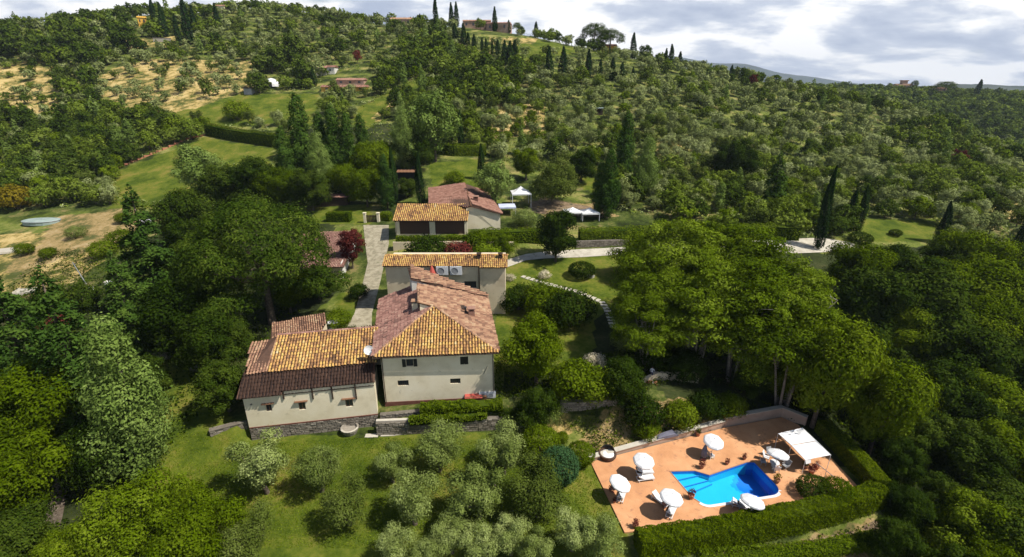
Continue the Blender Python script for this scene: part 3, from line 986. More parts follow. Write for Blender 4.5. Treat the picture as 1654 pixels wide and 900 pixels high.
def cypress(seed, H, R, n, size, key, mat='cypress'):
    rng = np.random.default_rng(seed)
    z = rng.random(n) ** 0.9
    prof = np.sin(np.pi * np.clip(0.08 + 0.92 * z, 0, 1) ** 0.62) ** 0.7
    a = rng.uniform(0, 6.283, n)
    fl = 1 + 0.16 * np.sin(a * 5 + z * 9 + seed) + 0.1 * np.sin(a * 9 - z * 23)
    r = R * prof * fl * (1 - np.abs(rng.normal(size=n)) * .1)
    P = np.stack([np.cos(a) * r + 0.15 * R * np.sin(z * 6 + seed), np.sin(a) * r, 0.2 + z * (H - .2)], -1)
    N = np.stack([np.cos(a), np.sin(a), np.full(n, .25)], -1)
    V, F, var = leaf_quads(P, N, size, 0.45, rng, 0.5 * (0.5 + 0.5 * np.sin(a * 5 + z * 9 + seed)) + 0.5 * rng.random(n), 0.0, 0.7)
    cm = np_mesh('cypress_crown', V, F, M[mat], var=var)
    mb = MB(); mb.tube([(0, 0, -.5), (0, 0, H * .8)], [.16, .04], 6)
    K.setdefault(key, []).append(Kind('cypress_tree', cm, mb.mesh('cypress_trunk', M['bark'], True), H, R * 2, H * .5))


cypress(1, 12, 1.15, 7000, 0.3, 'cypress')
cypress(2, 12, 0.95, 7000, 0.3, 'cypress')
cypress(3, 12, 1.1, 1300, 0.6, 'cypress_far')
cypress(4, 12, 0.9, 1300, 0.6, 'cypress_far')
lb = blob_lobes(5, 4.0, 1.0, 8.6, 34, 1.0, 1.6, 'egg')
mk_kind('magnolia', 'magnolia_tree', 'broad_dark', lb, 14000, 0.32, 0.55, 61, 9, 8.2, 0.22, 1.8, per=9, cr=0.2)
lb = blob_lobes(6, 2.4, 1.2, 7.4, 20, 0.6, 1.1, 'egg')
mk_kind('plum', 'plum_tree', 'plum', lb, 8000, 0.24, 0.6, 62, 7.6, 5.0, 0.14, 2.0, per=9, cr=0.24)
lb = blob_lobes(7, 3.3, 1.0, 8.3, 26, 0.8, 1.4, 'egg')
mk_kind('pale', 'leafy_tree', 'poplar', lb, 11000, 0.27, 0.6, 63, 8.6, 6.8, 0.2, 2.2, per=10, cr=0.22)
lb = blob_lobes(8, 4.6, 1.0, 7.6, 30, 1.0, 1.6, 'dome')
mk_kind('holm', 'holm_oak_tree', 'olive_dark', lb, 14000, 0.28, 0.5, 64, 8, 9.4, 0.28, 1.6, per=11, cr=0.2)


def shrub(key, name, mat, seed, H, R, n, size, nl=9, aspect=.55, **kw):
    rnd = random.Random(seed)
    lb = []
    for i in range(nl):
        a = i * 2.4; q = math.sqrt((i + .3) / nl) * .62
        r = rnd.uniform(.42, .58) * min(R, H)
        lb.append((math.cos(a) * R * q, math.sin(a) * R * q, H * .38 + (1 - q) * H * .22 * rnd.uniform(.6, 1.3), r, r, r * .95))
    V, F, var = lobes_to_leaves(lb, n, size, aspect, seed, **dict(dict(per=9, cr=.2, low=-.9), **kw))
    V[:, 2] = np.maximum(V[:, 2], -.1)
    cm = np_mesh(name + '_foliage', V, F, M[mat], var=var)
    mb = MB()
    for l in lb[:5]:
        mb.tube([(0, 0, -.3), Vector(l[:3])], [.06, .02], 4)
    K.setdefault(key, []).append(Kind(name, cm, mb.mesh(name + '_stems', M['bark']), H, R * 2, H * .5))


for i in range(2):
    shrub('shrub', 'shrub', 'broad', 100 + i, 2.4, 1.7, 4200, .19)
    shrub('shrub_dark', 'shrub', 'broad_dark', 104 + i, 2.6, 1.8, 4200, .2)
    shrub('shrub_bright', 'shrub', 'bright', 106 + i, 2.2, 1.7, 4000, .18)
shrub('shrub_olive', 'shrub', 'olive', 108, 2.3, 1.7, 4000, .17, aspect=.4)
shrub('shrub_plum', 'shrub', 'plum', 109, 2.0, 1.5, 3000, .19)
shrub('shrub_rust', 'shrub', 'rust', 111, 2.4, 1.7, 3500, .2)
shrub('shrub_flower', 'flowering_shrub', 'flower', 110, 1.2, 1.0, 1500, .13)


def ball(key, name, mat, seed, H, R, n, size):
    V, F, var = lobes_to_leaves([(0, 0, H * .5, R, R, H * .5)], n, size, .5, seed, per=7, cr=.05, shell=.05, low=-.95, wild=.9)
    cm = np_mesh(name + '_foliage', V, F, M[mat], var=var)
    mb = MB(); mb.tube([(0, 0, -.3), (0, 0, H * .6)], [.12, .04], 5)
    for a in range(5):
        mb.tube([(0, 0, .2), (math.cos(a * 1.26) * R * .6, math.sin(a * 1.26) * R * .6, H * .6)], [.05, .02], 4)
    K.setdefault(key, []).append(Kind(name, cm, mb.mesh(name + '_stems', M['bark']), H, R * 2, H * .5))


ball('ball_bright', 'clipped_bush', 'bright', 120, 3.2, 2.0, 9000, .17)
ball('ball_teal', 'clipped_bush', 'teal', 121, 3.4, 1.9, 9000, .16)
ball('ball_dark', 'clipped_bush', 'broad_dark', 122, 2.0, 1.8, 6000, .17)

# --- lower-count crowns for the hillside (one mesh each, crown and trunk joined)
FAR = {}


def far_kind(key, name, mat, lobes, n, size, aspect, seed, H, Wd, r0, zb, **kw):
    V, F, var = lobes_to_leaves(lobes, n, size, aspect, seed, **kw)
    mat = {'broad': 'broad_hill_lit', 'broad_dark': 'broad_dark_hill_lit', 'olive': 'olive_hill_lit'}.get(mat, mat)  # hillside crowns take the brightened, sunlit leaf copies
    # trunk as a tapered four sided post of quads
    tv = [(r0, 0, -1), (0, r0, -1), (-r0, 0, -1), (0, -r0, -1), (r0 * .6, 0, zb), (0, r0 * .6, zb), (-r0 * .6, 0, zb), (0, -r0 * .6, zb)]
    tf = [(0, 1, 5, 4), (1, 2, 6, 5), (2, 3, 7, 6), (3, 0, 4, 7)]
    b = len(V)
    V2 = np.concatenate([V, np.array(tv)]); F2 = np.concatenate([F, np.array(tf) + b])
    mi = np.concatenate([np.zeros(len(F), int), np.ones(4, int)])
    me = np_mesh(name, V2, F2, [M[mat], M['bark']], mi, np.concatenate([var, np.full(4, .5)]))
    FAR.setdefault(key, []).append(dict(name=name, me=me, V=V2, F=F2, mi=mi, var=np.concatenate([var, np.full(4, .5)]), H=H, W=Wd, mat=mat))


for i in range(4):
    far_kind('olive', 'olive_tree', 'olive', blob_lobes(210 + i, 2.3, .7, 4.4, 11, .75, 1.15, 'egg'), 1700, .36, .5, 220 + i, 4.6, 4.8, .15, 1.4, per=8, cr=.25, up=.3, shell=.2)
for i in range(3):
    far_kind('broad', 'broadleaf_tree', 'broad', blob_lobes(230 + i, 4.2, 1, 8.2, 17, 1.3, 2.1, 'dome'), 2300, .6, .6, 240 + i, 8.6, 8.6, .25, 2.6, per=9, cr=.2)
    far_kind('broad_dark', 'broadleaf_tree', 'broad_dark', blob_lobes(233 + i, 4.2, 1, 8.2, 17, 1.3, 2.1, 'dome'), 2300, .6, .6, 243 + i, 8.6, 8.6, .25, 2.6, per=9, cr=.2)
for i in range(2):
    far_kind('bright', 'broadleaf_tree', 'bright', blob_lobes(236 + i, 3.6, .6, 6.2, 15, 1.1, 1.8, 'dome'), 2000, .5, .6, 246 + i, 6.6, 7.4, .2, 1.8, per=9, cr=.22)
    far_kind('olive_dark', 'olive_tree', 'olive_dark', blob_lobes(238 + i, 2.5, .5, 4.4, 12, .75, 1.15, 'egg'), 1600, .36, .5, 248 + i, 4.6, 5, .15, 1.2, per=8, cr=.25)
far_kind('pine', 'umbrella_pine_tree', 'broad_dark', blob_lobes(250, 5.0, 5.6, 12.4, 34, 1.4, 2.1, 'flat', .9), 5200, .55, .4, 251, 12.8, 11, .4, 9, per=9, cr=.25, up=.6)
far_kind('plum', 'plum_tree', 'plum', blob_lobes(252, 2.4, 1, 6, 11, .8, 1.2, 'egg'), 1300, .4, .6, 253, 6.2, 5, .15, 2, per=8, cr=.25)
far_kind('poplar', 'poplar_tree', 'poplar', blob_lobes(254, 2.1, .6, 10.4, 20, .7, 1.1, 'column', 1.4), 2200, .42, .6, 255, 10.8, 4.4, .18, 3, per=8, cr=.25, low=-.9)
# ------------------------------------------------------------------ building helpers
def ray(px, py):
    u = (px - 827) / FPX
    v = (450 - py) / FPX
    return Vector((u, CP + v * SP, -SP + v * CP))


EYE = Vector((0, 0, CAM_H))


class Frame:
    def __init__(s, x, y, z, deg):
        s.o = Vector((x, y, z)); s.rz = math.radians(deg)
        s.M = Matrix.Translation(s.o) @ Matrix.Rotation(s.rz, 4, 'Z')
        s.I = s.M.inverted()

    def L(s, p):
        return s.I @ Vector(p)

    def at(s, px, py, z):
        return s.L(at(px, py, z))

    def wall(s, px, py, yl):
        """point seen at px,py on the local plane y = yl -> (x, z)"""
        o = s.I @ EYE
        d = s.I.to_3x3() @ ray(px, py)
        t = (yl - o.y) / d.y
        p = o + d * t
        return p.x, p.z


def plane_of(a, b, c):
    n = (b - a).cross(c - a).normalized()
    if n.z < 0: n = -n
    return a, n


def on_plane(fr, px, py, pl):
    o = fr.I @ EYE
    d = fr.I.to_3x3() @ ray(px, py)
    t = (pl[0] - o).dot(pl[1]) / d.dot(pl[1])
    return o + d * t


def z_on(pl, x, y):
    a, n = pl
    return a.z - ((x - a.x) * n.x + (y - a.y) * n.y) / n.z


def tiles_on(pts, mat, parent, seed=1, tw=0.35, tl=0.46, name='roof_tiles', lift=0.05):
    """barrel tiles laid over the plane polygon; pts[0]->pts[1] is the eave"""
    rng = np.random.default_rng(seed)
    P = [Vector(p) for p in pts]
    U = (P[1] - P[0]).normalized()
    N = Vector((0, 0, 0))
    for i in range(len(P)):
        a, b = P[i], P[(i + 1) % len(P)]
        N += Vector(((a.y - b.y) * (a.z + b.z), (a.z - b.z) * (a.x + b.x), (a.x - b.x) * (a.y + b.y)))
    N.normalize()
    if N.z < 0: N = -N
    Vd = N.cross(U).normalized()
    if Vd.z < 0: Vd = -Vd
    uv = [((p - P[0]).dot(U), (p - P[0]).dot(Vd)) for p in P]
    us = [a for a, b in uv]; vs = [b for a, b in uv]
    uu, vv = np.meshgrid(np.arange(min(us) - tw, max(us) + tw, tw), np.arange(min(vs) + tl * .3, max(vs) + tl, tl))
    uu = uu.ravel(); vv = vv.ravel()
    k = inpoly(uu, vv, uv)
    uu, vv = uu[k], vv[k]
    n = len(uu)
    # template: 5 points across, two ends; lower end wider and higher
    ang = np.linspace(0.05, np.pi - 0.05, 5)
    r0, r1 = tw * 0.40, tw * 0.32
    low = np.stack([np.cos(ang) * r0, np.full(5, -tl * 0.58), np.sin(ang) * r0 * .95 + .035], -1)
    hig = np.stack([np.cos(ang) * r1, np.full(5, tl * 0.55), np.sin(ang) * r1 * .95], -1)
    T = np.concatenate([low, hig])
    V = np.repeat(T[None], n, 0)
    rot = rng.normal(size=n) * 0.05
    c, s_ = np.cos(rot)[:, None], np.sin(rot)[:, None]
    X = V[..., 0] * c - V[..., 1] * s_ + uu[:, None] + rng.normal(size=(n, 1)) * .012
    Y = V[..., 0] * s_ + V[..., 1] * c + vv[:, None] + rng.normal(size=(n, 1)) * .03
    Z = V[..., 2] + lift + rng.uniform(0, .025, (n, 1))
    # old roofs sag and wave a little
    Z += 0.04 * np.sin(X * 0.9 + seed) * np.sin(Y * 0.7)
    W3 = np.array(P[0])[None, None] + X[..., None] * np.array(U) + Y[..., None] * np.array(Vd) + Z[..., None] * np.array(N)
    f = []
    for i in range(4):
        f.append((i, i + 1, 5 + i + 1, 5 + i))
    f = np.array(f)
    F = (f[None] + (np.arange(n) * 10)[:, None, None]).reshape(-1, 4)
    row = np.sin(uu * 2.1 + seed) * .12
    var = np.repeat(np.clip(rng.random(n) * 0.9 + row, 0, 1), 4)
    me = np_mesh(name, W3.reshape(-1, 3), F, mat, var=var)
    return tag(link(name, me, parent), kind='stuff')


def slab_of(pts, parent, mat, th=0.14, name='roof'):
    mb = MB()
    n = len(pts)
    P = [Vector(p) for p in pts]
    mb.add(P + [p - Vector((0, 0, th)) for p in P],
           [tuple(range(n)), tuple(range(2 * n - 1, n - 1, -1))] + [(i, n + i, n + (i + 1) % n, (i + 1) % n) for i in range(n)])
    return mb.build(name, mat, parent)


def roof_plane(pts, mat, parent, seed, slab=None, label=None, tw=0.35, tl=0.46):
    s = slab_of(pts, parent, M['under'])
    if label: s['label'] = label
    tiles_on(pts, M[mat], s, seed, tw, tl)
    return s


def ridge_caps(path, mat, parent, step=0.4, r=0.16):
    mb = MB()
    for a, b in zip(path[:-1], path[1:]):
        a, b = Vector(a), Vector(b)
        n = max(1, int((b - a).length / step))
        d = (b - a) / n
        for i in range(n):
            p = a + d * i
            mb.tube([p - d * .08, p + d * 1.02], [r * random.uniform(.95, 1.1), r * .85], 7, cap=True)
    return tag(mb.build('ridge_tiles', M[mat], parent), kind='stuff')


def wall_holes(mb, x0, x1, z0, z1, y, holes, depth=0.28, mi=0):
    """front face at local y looking to -y with rectangular holes (hx0,hz0,hx1,hz1) and their reveals"""
    xs = sorted({x0, x1, *[h[0] for h in holes], *[h[2] for h in holes]})
    zs = sorted({z0, z1, *[h[1] for h in holes], *[h[3] for h in holes]})
    for a, b in zip(xs[:-1], xs[1:]):
        for c, d in zip(zs[:-1], zs[1:]):
            mx, mz = (a + b) / 2, (c + d) / 2
            if any(h[0] < mx < h[2] and h[1] < mz < h[3] for h in holes):
                continue
            mb.poly([(a, y, c), (b, y, c), (b, y, d), (a, y, d)], mi)
    for h in holes:
        a, c, b, d = h
        mb.poly([(a, y, c), (a, y, d), (a, y + depth, d), (a, y + depth, c)], mi)
        mb.poly([(b, y, c), (b, y + depth, c), (b, y + depth, d), (b, y, d)], mi)
        mb.poly([(a, y, d), (b, y, d), (b, y + depth, d), (a, y + depth, d)], mi)
        mb.poly([(a, y, c), (a, y + depth, c), (b, y + depth, c), (b, y, c)], mi)


def window(parent, x0, z0, x1, z1, y, shutters=False, closed=False, sill=True, lintel=False, bars=False, wood='wood_dark'):
    mb = MB()
    w = 0.07; d = y + 0.16
    mb.box(x0, d, z0, x0 + w, d + .07, z1); mb.box(x1 - w, d, z0, x1, d + .07, z1)
    mb.box(x0 + w, d, z0, x1 - w, d + .07, z0 + w); mb.box(x0 + w, d, z1 - w, x1 - w, d + .07, z1)
    xm = (x0 + x1) / 2
    mb.box(xm - .03, d + .005, z0 + w, xm + .03, d + .065, z1 - w)
    f = mb.build('window', M[wood], parent)
    for a, b in ((x0 + w, xm - .03), (xm + .03, x1 - w)):
        MB().box(a, d + .03, z0 + w, b, d + .045, z1 - w).build('pane', M['glass'], f)
    MB().box(x0, y + .262, z0, x1, y + .27, z1).build('dark_back', M['dark'], f)  # dark sheet behind the panes stands in for the unlit room
    if sill:
        MB().box(x0 - .1, y - .09, z0 - .1, x1 + .1, y + .1, z0 - .003).build('sill', M['stone'], f)
    if lintel:
        MB().box(x0 - .35, y - .28, z1 + .02, x1 + .35, y + .05, z1 + .1).build('lintel', M['wood'], f)
    if shutters:
        hw = (x1 - x0) / 2
        for a in (x0 - hw - .04, x1 + .04):
            s = MB()
            s.box(a, y - .07, z0 - .03, a + hw, y - .025, z1 + .03)
            for k in range(7):
                zz = z0 + (z1 - z0) * (k + .5) / 7
                s.box(a + .05, y - .085, zz - .03, a + hw - .05, y - .071, zz + .03)
            s.build('shutter', M['shutter'], f)
    if closed:
        for a, b in ((x0, xm - .01), (xm + .01, x1)):
            s = MB()
            s.box(a + .01, y + .02, z0, b - .01, y + .06, z1)
            for k in range(7):
                zz = z0 + (z1 - z0) * (k + .5) / 7
                s.box(a + .05, y + .005, zz - .03, b - .05, y + .019, zz + .03)
            s.build('shutter', M['shutter'], f)
    if bars:
        s = MB()
        for k in range(4):
            xx = x0 + (x1 - x0) * (k + 1) / 5
            s.box(xx - .012, y + .03, z0, xx + .012, y + .055, z1)
        s.build('grille', M['metal_dark'], f)
    return f


def stone_face(parent, pts, ztop, zbot, seed=1, name='stone', mat='stone', proud=0.09, hmin=.2, hmax=.34, wmin=.3, wmax=.75):
    """coursed rubble on the camera-facing side of a wall following the plan polyline pts"""
    rnd = random.Random(seed)
    mb = MB()
    for i in range(len(pts) - 1):
        a = Vector((*pts[i], 0)); b = Vector((*pts[i + 1], 0))
        d = (b - a); L_ = d.length; d /= L_
        nrm = Vector((d.y, -d.x, 0))
        zt = lambda s: (ztop[i] + (ztop[i + 1] - ztop[i]) * s / L_) if isinstance(ztop, list) else ztop
        zb = lambda s: (zbot[i] + (zbot[i + 1] - zbot[i]) * s / L_) if isinstance(zbot, list) else zbot
        z = 0.0
        hmaxx = max(zt(0) - zb(0), zt(L_) - zb(L_))
        while z < hmaxx:
            h = rnd.uniform(hmin, hmax)
            s = rnd.uniform(-.2, 0)
            while s < L_:
                w = rnd.uniform(wmin, wmax)
                s0, s1 = max(s, 0) + .015, min(s + w, L_) - .015
                top = zt((s0 + s1) / 2) - z
                if s1 - s0 > .08 and top - h + .02 > zb((s0 + s1) / 2) - .15:
                    e = rnd.uniform(.02, proud)
                    q = []
                    for (ss, zz, ee) in ((s0, top - h + .02, -.05), (s1, top - h + .02, -.05), (s1, top - .01, -.05), (s0, top - .01, -.05),
                                         (s0 + .03, top - h + .05, e), (s1 - .03, top - h + .05, e), (s1 - .03, top - .04, e), (s0 + .03, top - .04, e)):
                        p = a + d * ss + nrm * ee
                        q.append((p.x, p.y, zz))
                    mb.add(q, [(4, 5, 6, 7), (0, 1, 5, 4), (1, 2, 6, 5), (2, 3, 7, 6), (3, 0, 4, 7)], 0, rnd.random())
                s += w
            z += h
    return tag(mb.build(name, M[mat], parent), kind='stuff')


def wall_run(name, pts, ztop, zbot, th, mat, label, cat, stones=True, seed=1, cap=None, group=None):
    """a free standing or retaining wall along a plan polyline, body behind the line"""
    o = Vector((*pts[0], 0))
    root = empty(name, (pts[0][0], pts[0][1], 0), 0, label, cat, group)
    P = [(x - o.x, y - o.y) for x, y in pts]
    zt = ztop if isinstance(ztop, list) else [ztop] * len(pts)
    zb = zbot if isinstance(zbot, list) else [zbot] * len(pts)
    nr = []
    for i in range(len(P)):
        a = Vector(P[max(i - 1, 0)]); b = Vector(P[min(i + 1, len(P) - 1)])
        d = (b - a).normalized(); nr.append(Vector((-d.y, d.x)))
    vs = []
    for i, (x, y) in enumerate(P):
        n = nr[i] * th
        vs += [(x, y, zb[i]), (x, y, zt[i]), (x + n.x, y + n.y, zt[i]), (x + n.x, y + n.y, zb[i])]
    fs = []
    for i in range(len(P) - 1):
        a, b = i * 4, i * 4 + 4
        fs += [(a, b, b + 1, a + 1), (a + 1, b + 1, b + 2, a + 2), (a + 2, b + 2, b + 3, a + 3)]
    fs += [(0, 1, 2, 3), tuple(len(vs) - 4 + k for k in (3, 2, 1, 0))]
    MB().add(vs, fs).build('wall_body', M['mortar' if stones else mat], root)
    if stones:
        stone_face(root, P, zt if len(set(zt)) > 1 else zt[0], zb if len(set(zb)) > 1 else zb[0], seed, mat=mat)
    if cap:
        mb = MB()
        vs = []
        for i, (x, y) in enumerate(P):
            n = nr[i]
            for k, z in ((-.12, .004), (-.12, .09), (th + .06, .09), (th + .06, .004)):
                vs.append((x + n.x * k, y + n.y * k, zt[i] + z))
        fs = []
        for i in range(len(P) - 1):
            a, b = i * 4, i * 4 + 4
            fs += [(a + k, b + k, b + (k + 1) % 4, a + (k + 1) % 4) for k in range(4)]
        fs += [(0, 1, 2, 3), tuple(len(vs) - 4 + k for k in (3, 2, 1, 0))]
        mb.add(vs, fs).build('coping', M[cap], root)
    return root


def ribbon(name, left, right, mat, label, lift=0.05, sub=6, cross=4, smooth=True):
    """ground sheet between two plan polylines, draped on the terrain"""
    def res(p):
        out = []
        for a, b in zip(p[:-1], p[1:]):
            for k in range(sub):
                t = k / sub
                out.append((a[0] + (b[0] - a[0]) * t, a[1] + (b[1] - a[1]) * t))
        out.append(p[-1]); return out
    A = np.array(res(left)); B = np.array(res(right))
    rows = [A + (B - A) * (k / cross) for k in range(cross + 1)]
    Gd = np.stack(rows, 1)
    X = Gd[..., 0]; Y = Gd[..., 1]
    Z = hz(X, Y) + lift
    n, c = X.shape
    V = np.stack([X, Y, Z], -1).reshape(-1, 3)
    ii = (np.arange(n - 1)[:, None] * c + np.arange(c - 1)[None]).ravel()
    me = np_mesh(name, V, np.stack([ii, ii + 1, ii + c + 1, ii + c], -1), M[mat], smooth=smooth)
    return tag(link(name, me), label, None, None, 'structure')


def ac_unit(x, y, z, rz, label, s=1.0):
    t = empty('air_conditioner', (x, y, z), rz, label, 'air conditioner', 'white air conditioning units', scale=s)
    MB().box(-.45, -.18, 0.06, .45, .18, .72).build('casing', M['white_paint'], t)
    mb = MB(); mb.lathe([(0, -.0), (.25, 0), (.27, .02)], 14)
    g = mb.build('fan_grille', M['metal'], t, (-.1, -.2, .38)); g.rotation_euler = (math.pi / 2, 0, 0)
    m2 = MB(); m2.box(-.4, -.15, 0, -.3, .15, .058); m2.box(.3, -.15, 0, .4, .15, .058); m2.build('bracket', M['metal'], t)
    return t


def chimney(x, y, z, h, w, mat, parent, cover='tile_r', rz=0.0):
    c = MB().box(-w / 2, -w / 2, -.5, w / 2, w / 2, h).build('chimney', M[mat], parent, (x, y, z), rz)
    mb = MB()
    for a in (-1, 1):
        for b in (-1, 1):
            mb.box(a * w * .38 - .06, b * w * .38 - .06, h + .002, a * w * .38 + .06, b * w * .38 + .06, h + .25)
    mb.box(-w * .62, -w * .62, h + .252, w * .62, w * .62, h + .33)
    mb.build('chimney_cap', M[cover], c)
    return c


# ================================================================== MAIN HOUSE
fr = Frame(-16.0, 49.8, 0, 5.0)
house = empty('farmhouse', fr.o, fr.rz, 'large cream two storey farmhouse with a hipped lichened tile roof', 'house')
FL, FR = fr.at(602, 577, 6), fr.at(806, 569, 6)
BL, BR = fr.at(614, 482, 6), fr.at(786, 478, 6)
PK = fr.at(700, 495, 8.94)
plR = plane_of(FR, BR, PK)
Cb = on_plane(fr, 676, 489, plR); Ct = on_plane(fr, 675, 459, plR)
BLx = BL.copy()
pl_l = plane_of(FL, BL, PK)
Q = PK + (BL - FL) * 0.56
Q.z = z_on(pl_l, Q.x, Q.y)
BL2 = FL + (BL - FL) * 0.99
front_r = roof_plane([FL, FR, PK], 'tile_y', house, 1, label='yellow lichened front roof slope')
left_r = roof_plane([BL2, FL, PK, Q], 'tile_p', house, 2, label='rosy red roof slope on the left')
right_r = roof_plane([FR, BR, Ct, Cb, PK], 'tile_o', house, 3, label='mixed orange roof slope on the right')
ridge_caps([FL + Vector((.1, .1, .08)), PK + Vector((0, 0, .12)), FR + Vector((-.1, .1, .08))], 'tile_o', front_r)
ridge_caps([PK + Vector((0, 0, .12)), Cb + Vector((0, 0, .1)), Ct + Vector((0, 0, .1))], 'tile_o', right_r)
# walls
wy = 0.55; wx0 = 0.75; wx1 = FR.x - 0.6
hol = []
for (a, b, c, d) in ((655.5, 580.5, 668, 591.5), (743, 576.5, 756.5, 588.5), (642, 615, 660.5, 623), (727, 612, 744, 619.5)):
    x0, z1 = fr.wall(a, b, wy); x1, z0 = fr.wall(c, d, wy)
    hol.append((x0, z0, x1, min(z1, 5.75)))
mb = MB()
wall_holes(mb, wx0, wx1, -0.55, 5.84, wy, hol)
mb.poly([(wx1, wy, -2), (BR.x - .5, BR.y - .4, -2), (BR.x - .5, BR.y - .4, 5.84), (wx1, wy, 5.84)])
mb.poly([(wx0, wy, -2), (wx0, wy, 5.84), (BL.x + .5, BL.y - .4, 5.84), (BL.x + .5, BL.y - .4, -2)])
mb.poly([(BL.x + .5, BL.y - .4, -1), (BL.x + .5, BL.y - .4, 5.84), (BR.x - .5, BR.y - .4, 5.84), (BR.x - .5, BR.y - .4, -1)])
mb.build('wall', M['wall_cream'], house)
MB().box(wx0 - .06, wy - .06, -1.6, wx1 + .05, wy + .1, -0.553).build('plinth', M['plinth'], house)
# raised roof edge: the upright wall under the open end of the right slope
mb = MB()
n_ = 6
for i in range(n_):
    p, q = Cb.lerp(Ct, i / n_), Cb.lerp(Ct, (i + 1) / n_)
    mb.add([(p.x + .12, p.y, z_on(pl_l, p.x, p.y) - .3), (q.x + .12, q.y, z_on(pl_l, q.x, q.y) - .3), (q.x + .12, q.y, q.z - .16), (p.x + .12, p.y, p.z - .16)], [(0, 3, 2, 1)])
mb.poly([(Cb.x + .12, Cb.y + .06, z_on(pl_l, Cb.x, Cb.y) - .3), (PK.x, PK.y + .06, PK.z - .2), (Cb.x + .12, Cb.y + .06, Cb.z - .16)])
mb.poly([(Ct.x + .1, Ct.y - .1, 5.8), (Ct.x + .1, Ct.y - .1, Ct.z - .16), (BR.x - .5, BR.y - .3, 5.84), (BR.x - .5, BR.y - .3, 5.0)])
mb.build('roof_side_wall', M['wall_cream'], house)
for i, h in enumerate(hol):
    window(house, h[0], h[1], h[2], h[3], wy, shutters=(i == 0), closed=(i == 1), bars=(i > 1), sill=False)
# gutters, rafter ends, drain pipes
mb = MB(); mb.tube([FL + Vector((0, -.12, -.1)), FR + Vector((0, -.12, -.1))], .07, 6); mb.build('gutter', M['wood_dark'], house)
mb = MB(); mb.tube([FR + Vector((.1, .1, -.1)), BR + Vector((.1, 0, -.1))], .07, 6); mb.build('gutter', M['wood_dark'], house)
mb = MB()
for i in range(26):
    x = wx0 + (wx1 - wx0) * i / 25
    mb.box(x - .05, .08, 5.7, x + .05, wy - .002, 5.84)
mb.build('rafter_ends', M['wood'], house)['kind'] = 'stuff'
mb = MB(); mb.tube([(wx0 + .12, wy - .1, 5.7), (wx0 + .12, wy - .1, -.6)], .055, 6); mb.build('drain_pipe', M['wood_dark'], house)
mb = MB(); mb.tube([(wx1 - .1, wy - .09, 5.7), (wx1 - .1, wy - .09, -.5)], .05, 6); mb.build('drain_pipe', M['wood_dark'], house)
c1 = on_plane(fr, 671, 500, pl_l)
chimney(c1.x, c1.y, c1.z, 1.0, .75, 'wall_cream', house, 'tile_o')
c2 = on_plane(fr, 762, 510, plR)
chimney(c2.x, c2.y, c2.z, .85, .8, 'tile_r', house)
c3 = on_plane(fr, 752, 507, plR)
MB().tube([(0, 0, -.2), (0, 0, .9)], .13, 8).tube([(0, 0, .9), (0, 0, 1.0)], .2, 8).build('flue', M['metal_dark'], house, c3)
MB().box(-.45, -.6, .02, .45, .6, .12).build('roof_hatch', M['wood_dark'], house, on_plane(fr, 745, 498, plR) + Vector((0, 0, .06)))
MB().tube([(0, 0, 0), (.5, .06, 1.1)], .03, 4).build('cable', M['metal_dark'], house, Vector((*[fr.wall(781, 604, wy)[0]], wy - .05, fr.wall(781, 604, wy)[1])))

# small raised roof behind the hip, against the rear wing
b1, b2 = fr.at(663, 451, 10.0), fr.at(788, 480, 6.25)
b3, b4 = fr.at(787, 475, 6.5), fr.at(659, 434.5, 10.5)
s_ = roof_plane([b2, b3, b4, b1], 'tile_o', house, 5, label='narrow tiled roof strip dropping to the right')
mb = MB()
for a, b in ((b1, b2), (b4, b1)):
    mb.poly([(a.x + .1, a.y + .12, 4.5), (b.x + .1, b.y + .12, 4.5), (b.x + .1, b.y + .12, b.z - .15), (a.x + .1, a.y + .12, a.z - .15)])
mb.build('upper_wall', M['wall_white'], house)
ridge_caps([b4 + Vector((0, .1, .1)), b3 + Vector((0, .1, .1))], 'wood_dark', s_, .5, .1)

# ================================================================== REAR WING
fb = Frame(-20.31, 74.68, 0, 0)
wing = empty('rear_wing', fb.o, 0, 'long beige rear wing with a narrow yellow tile roof behind the farmhouse', 'house')
xs = fb.at(775, 428, 8.4).x; xe = fb.at(816, 429, 8.4).x
hol = []
x0, z1 = fb.wall(750, 454.5, 0); x1, z0 = fb.wall(769.5, 465, 0)
hol = [(x0, z0, x1, z1)]
mb = MB()
wall_holes(mb, 0, xs, -.6, 8.35, 0, hol)
mb.box(xs, -.5, -1.2, xe, 6.5, 8.35)
mb.box(0, 0.3, -.6, xs - .01, 6.5, 8.345)
mb.build('wall', M['wall_beige'], wing)
window(wing, *hol[0], 0, shutters=False, sill=True)
rf = roof_plane([(-.3, -.45, 8.36), (xs + .05, -.45, 8.36), (xs + .05, 1.9, 9.35), (-.3, 1.9, 9.35)], 'tile_y', wing, 7, tw=.3)
roof_plane([(xs + .1, -.95, 8.3), (xe + .35, -.95, 8.3), (xe + .35, 1.9, 9.5), (xs + .1, 1.9, 9.5)], 'tile_y', wing, 8, tw=.3)
roof_plane([(xe + .35, 6.9, 7.7), (-.3, 6.9, 7.7), (-.3, 1.92, 9.34), (xe + .35, 1.92, 9.34)], 'tile_y', wing, 9, tw=.3)
ridge_caps([(-.3, 1.9, 9.42), (xe + .35, 1.9, 9.5)], 'tile_y', rf)
MB().tube([(xs - .2, -.1, 8.3), (xs - .2, -.1, 1)], .05, 6).build('drain_pipe', M['wood'], wing)
for px in (773, 808):
    p = fb.at(px, 420, 9.3)
    chimney(p.x, 1.1, 9.0, .7, .62, 'wood_dark', wing, 'wood_dark')
p = fb.L(at(790, 505, .1))
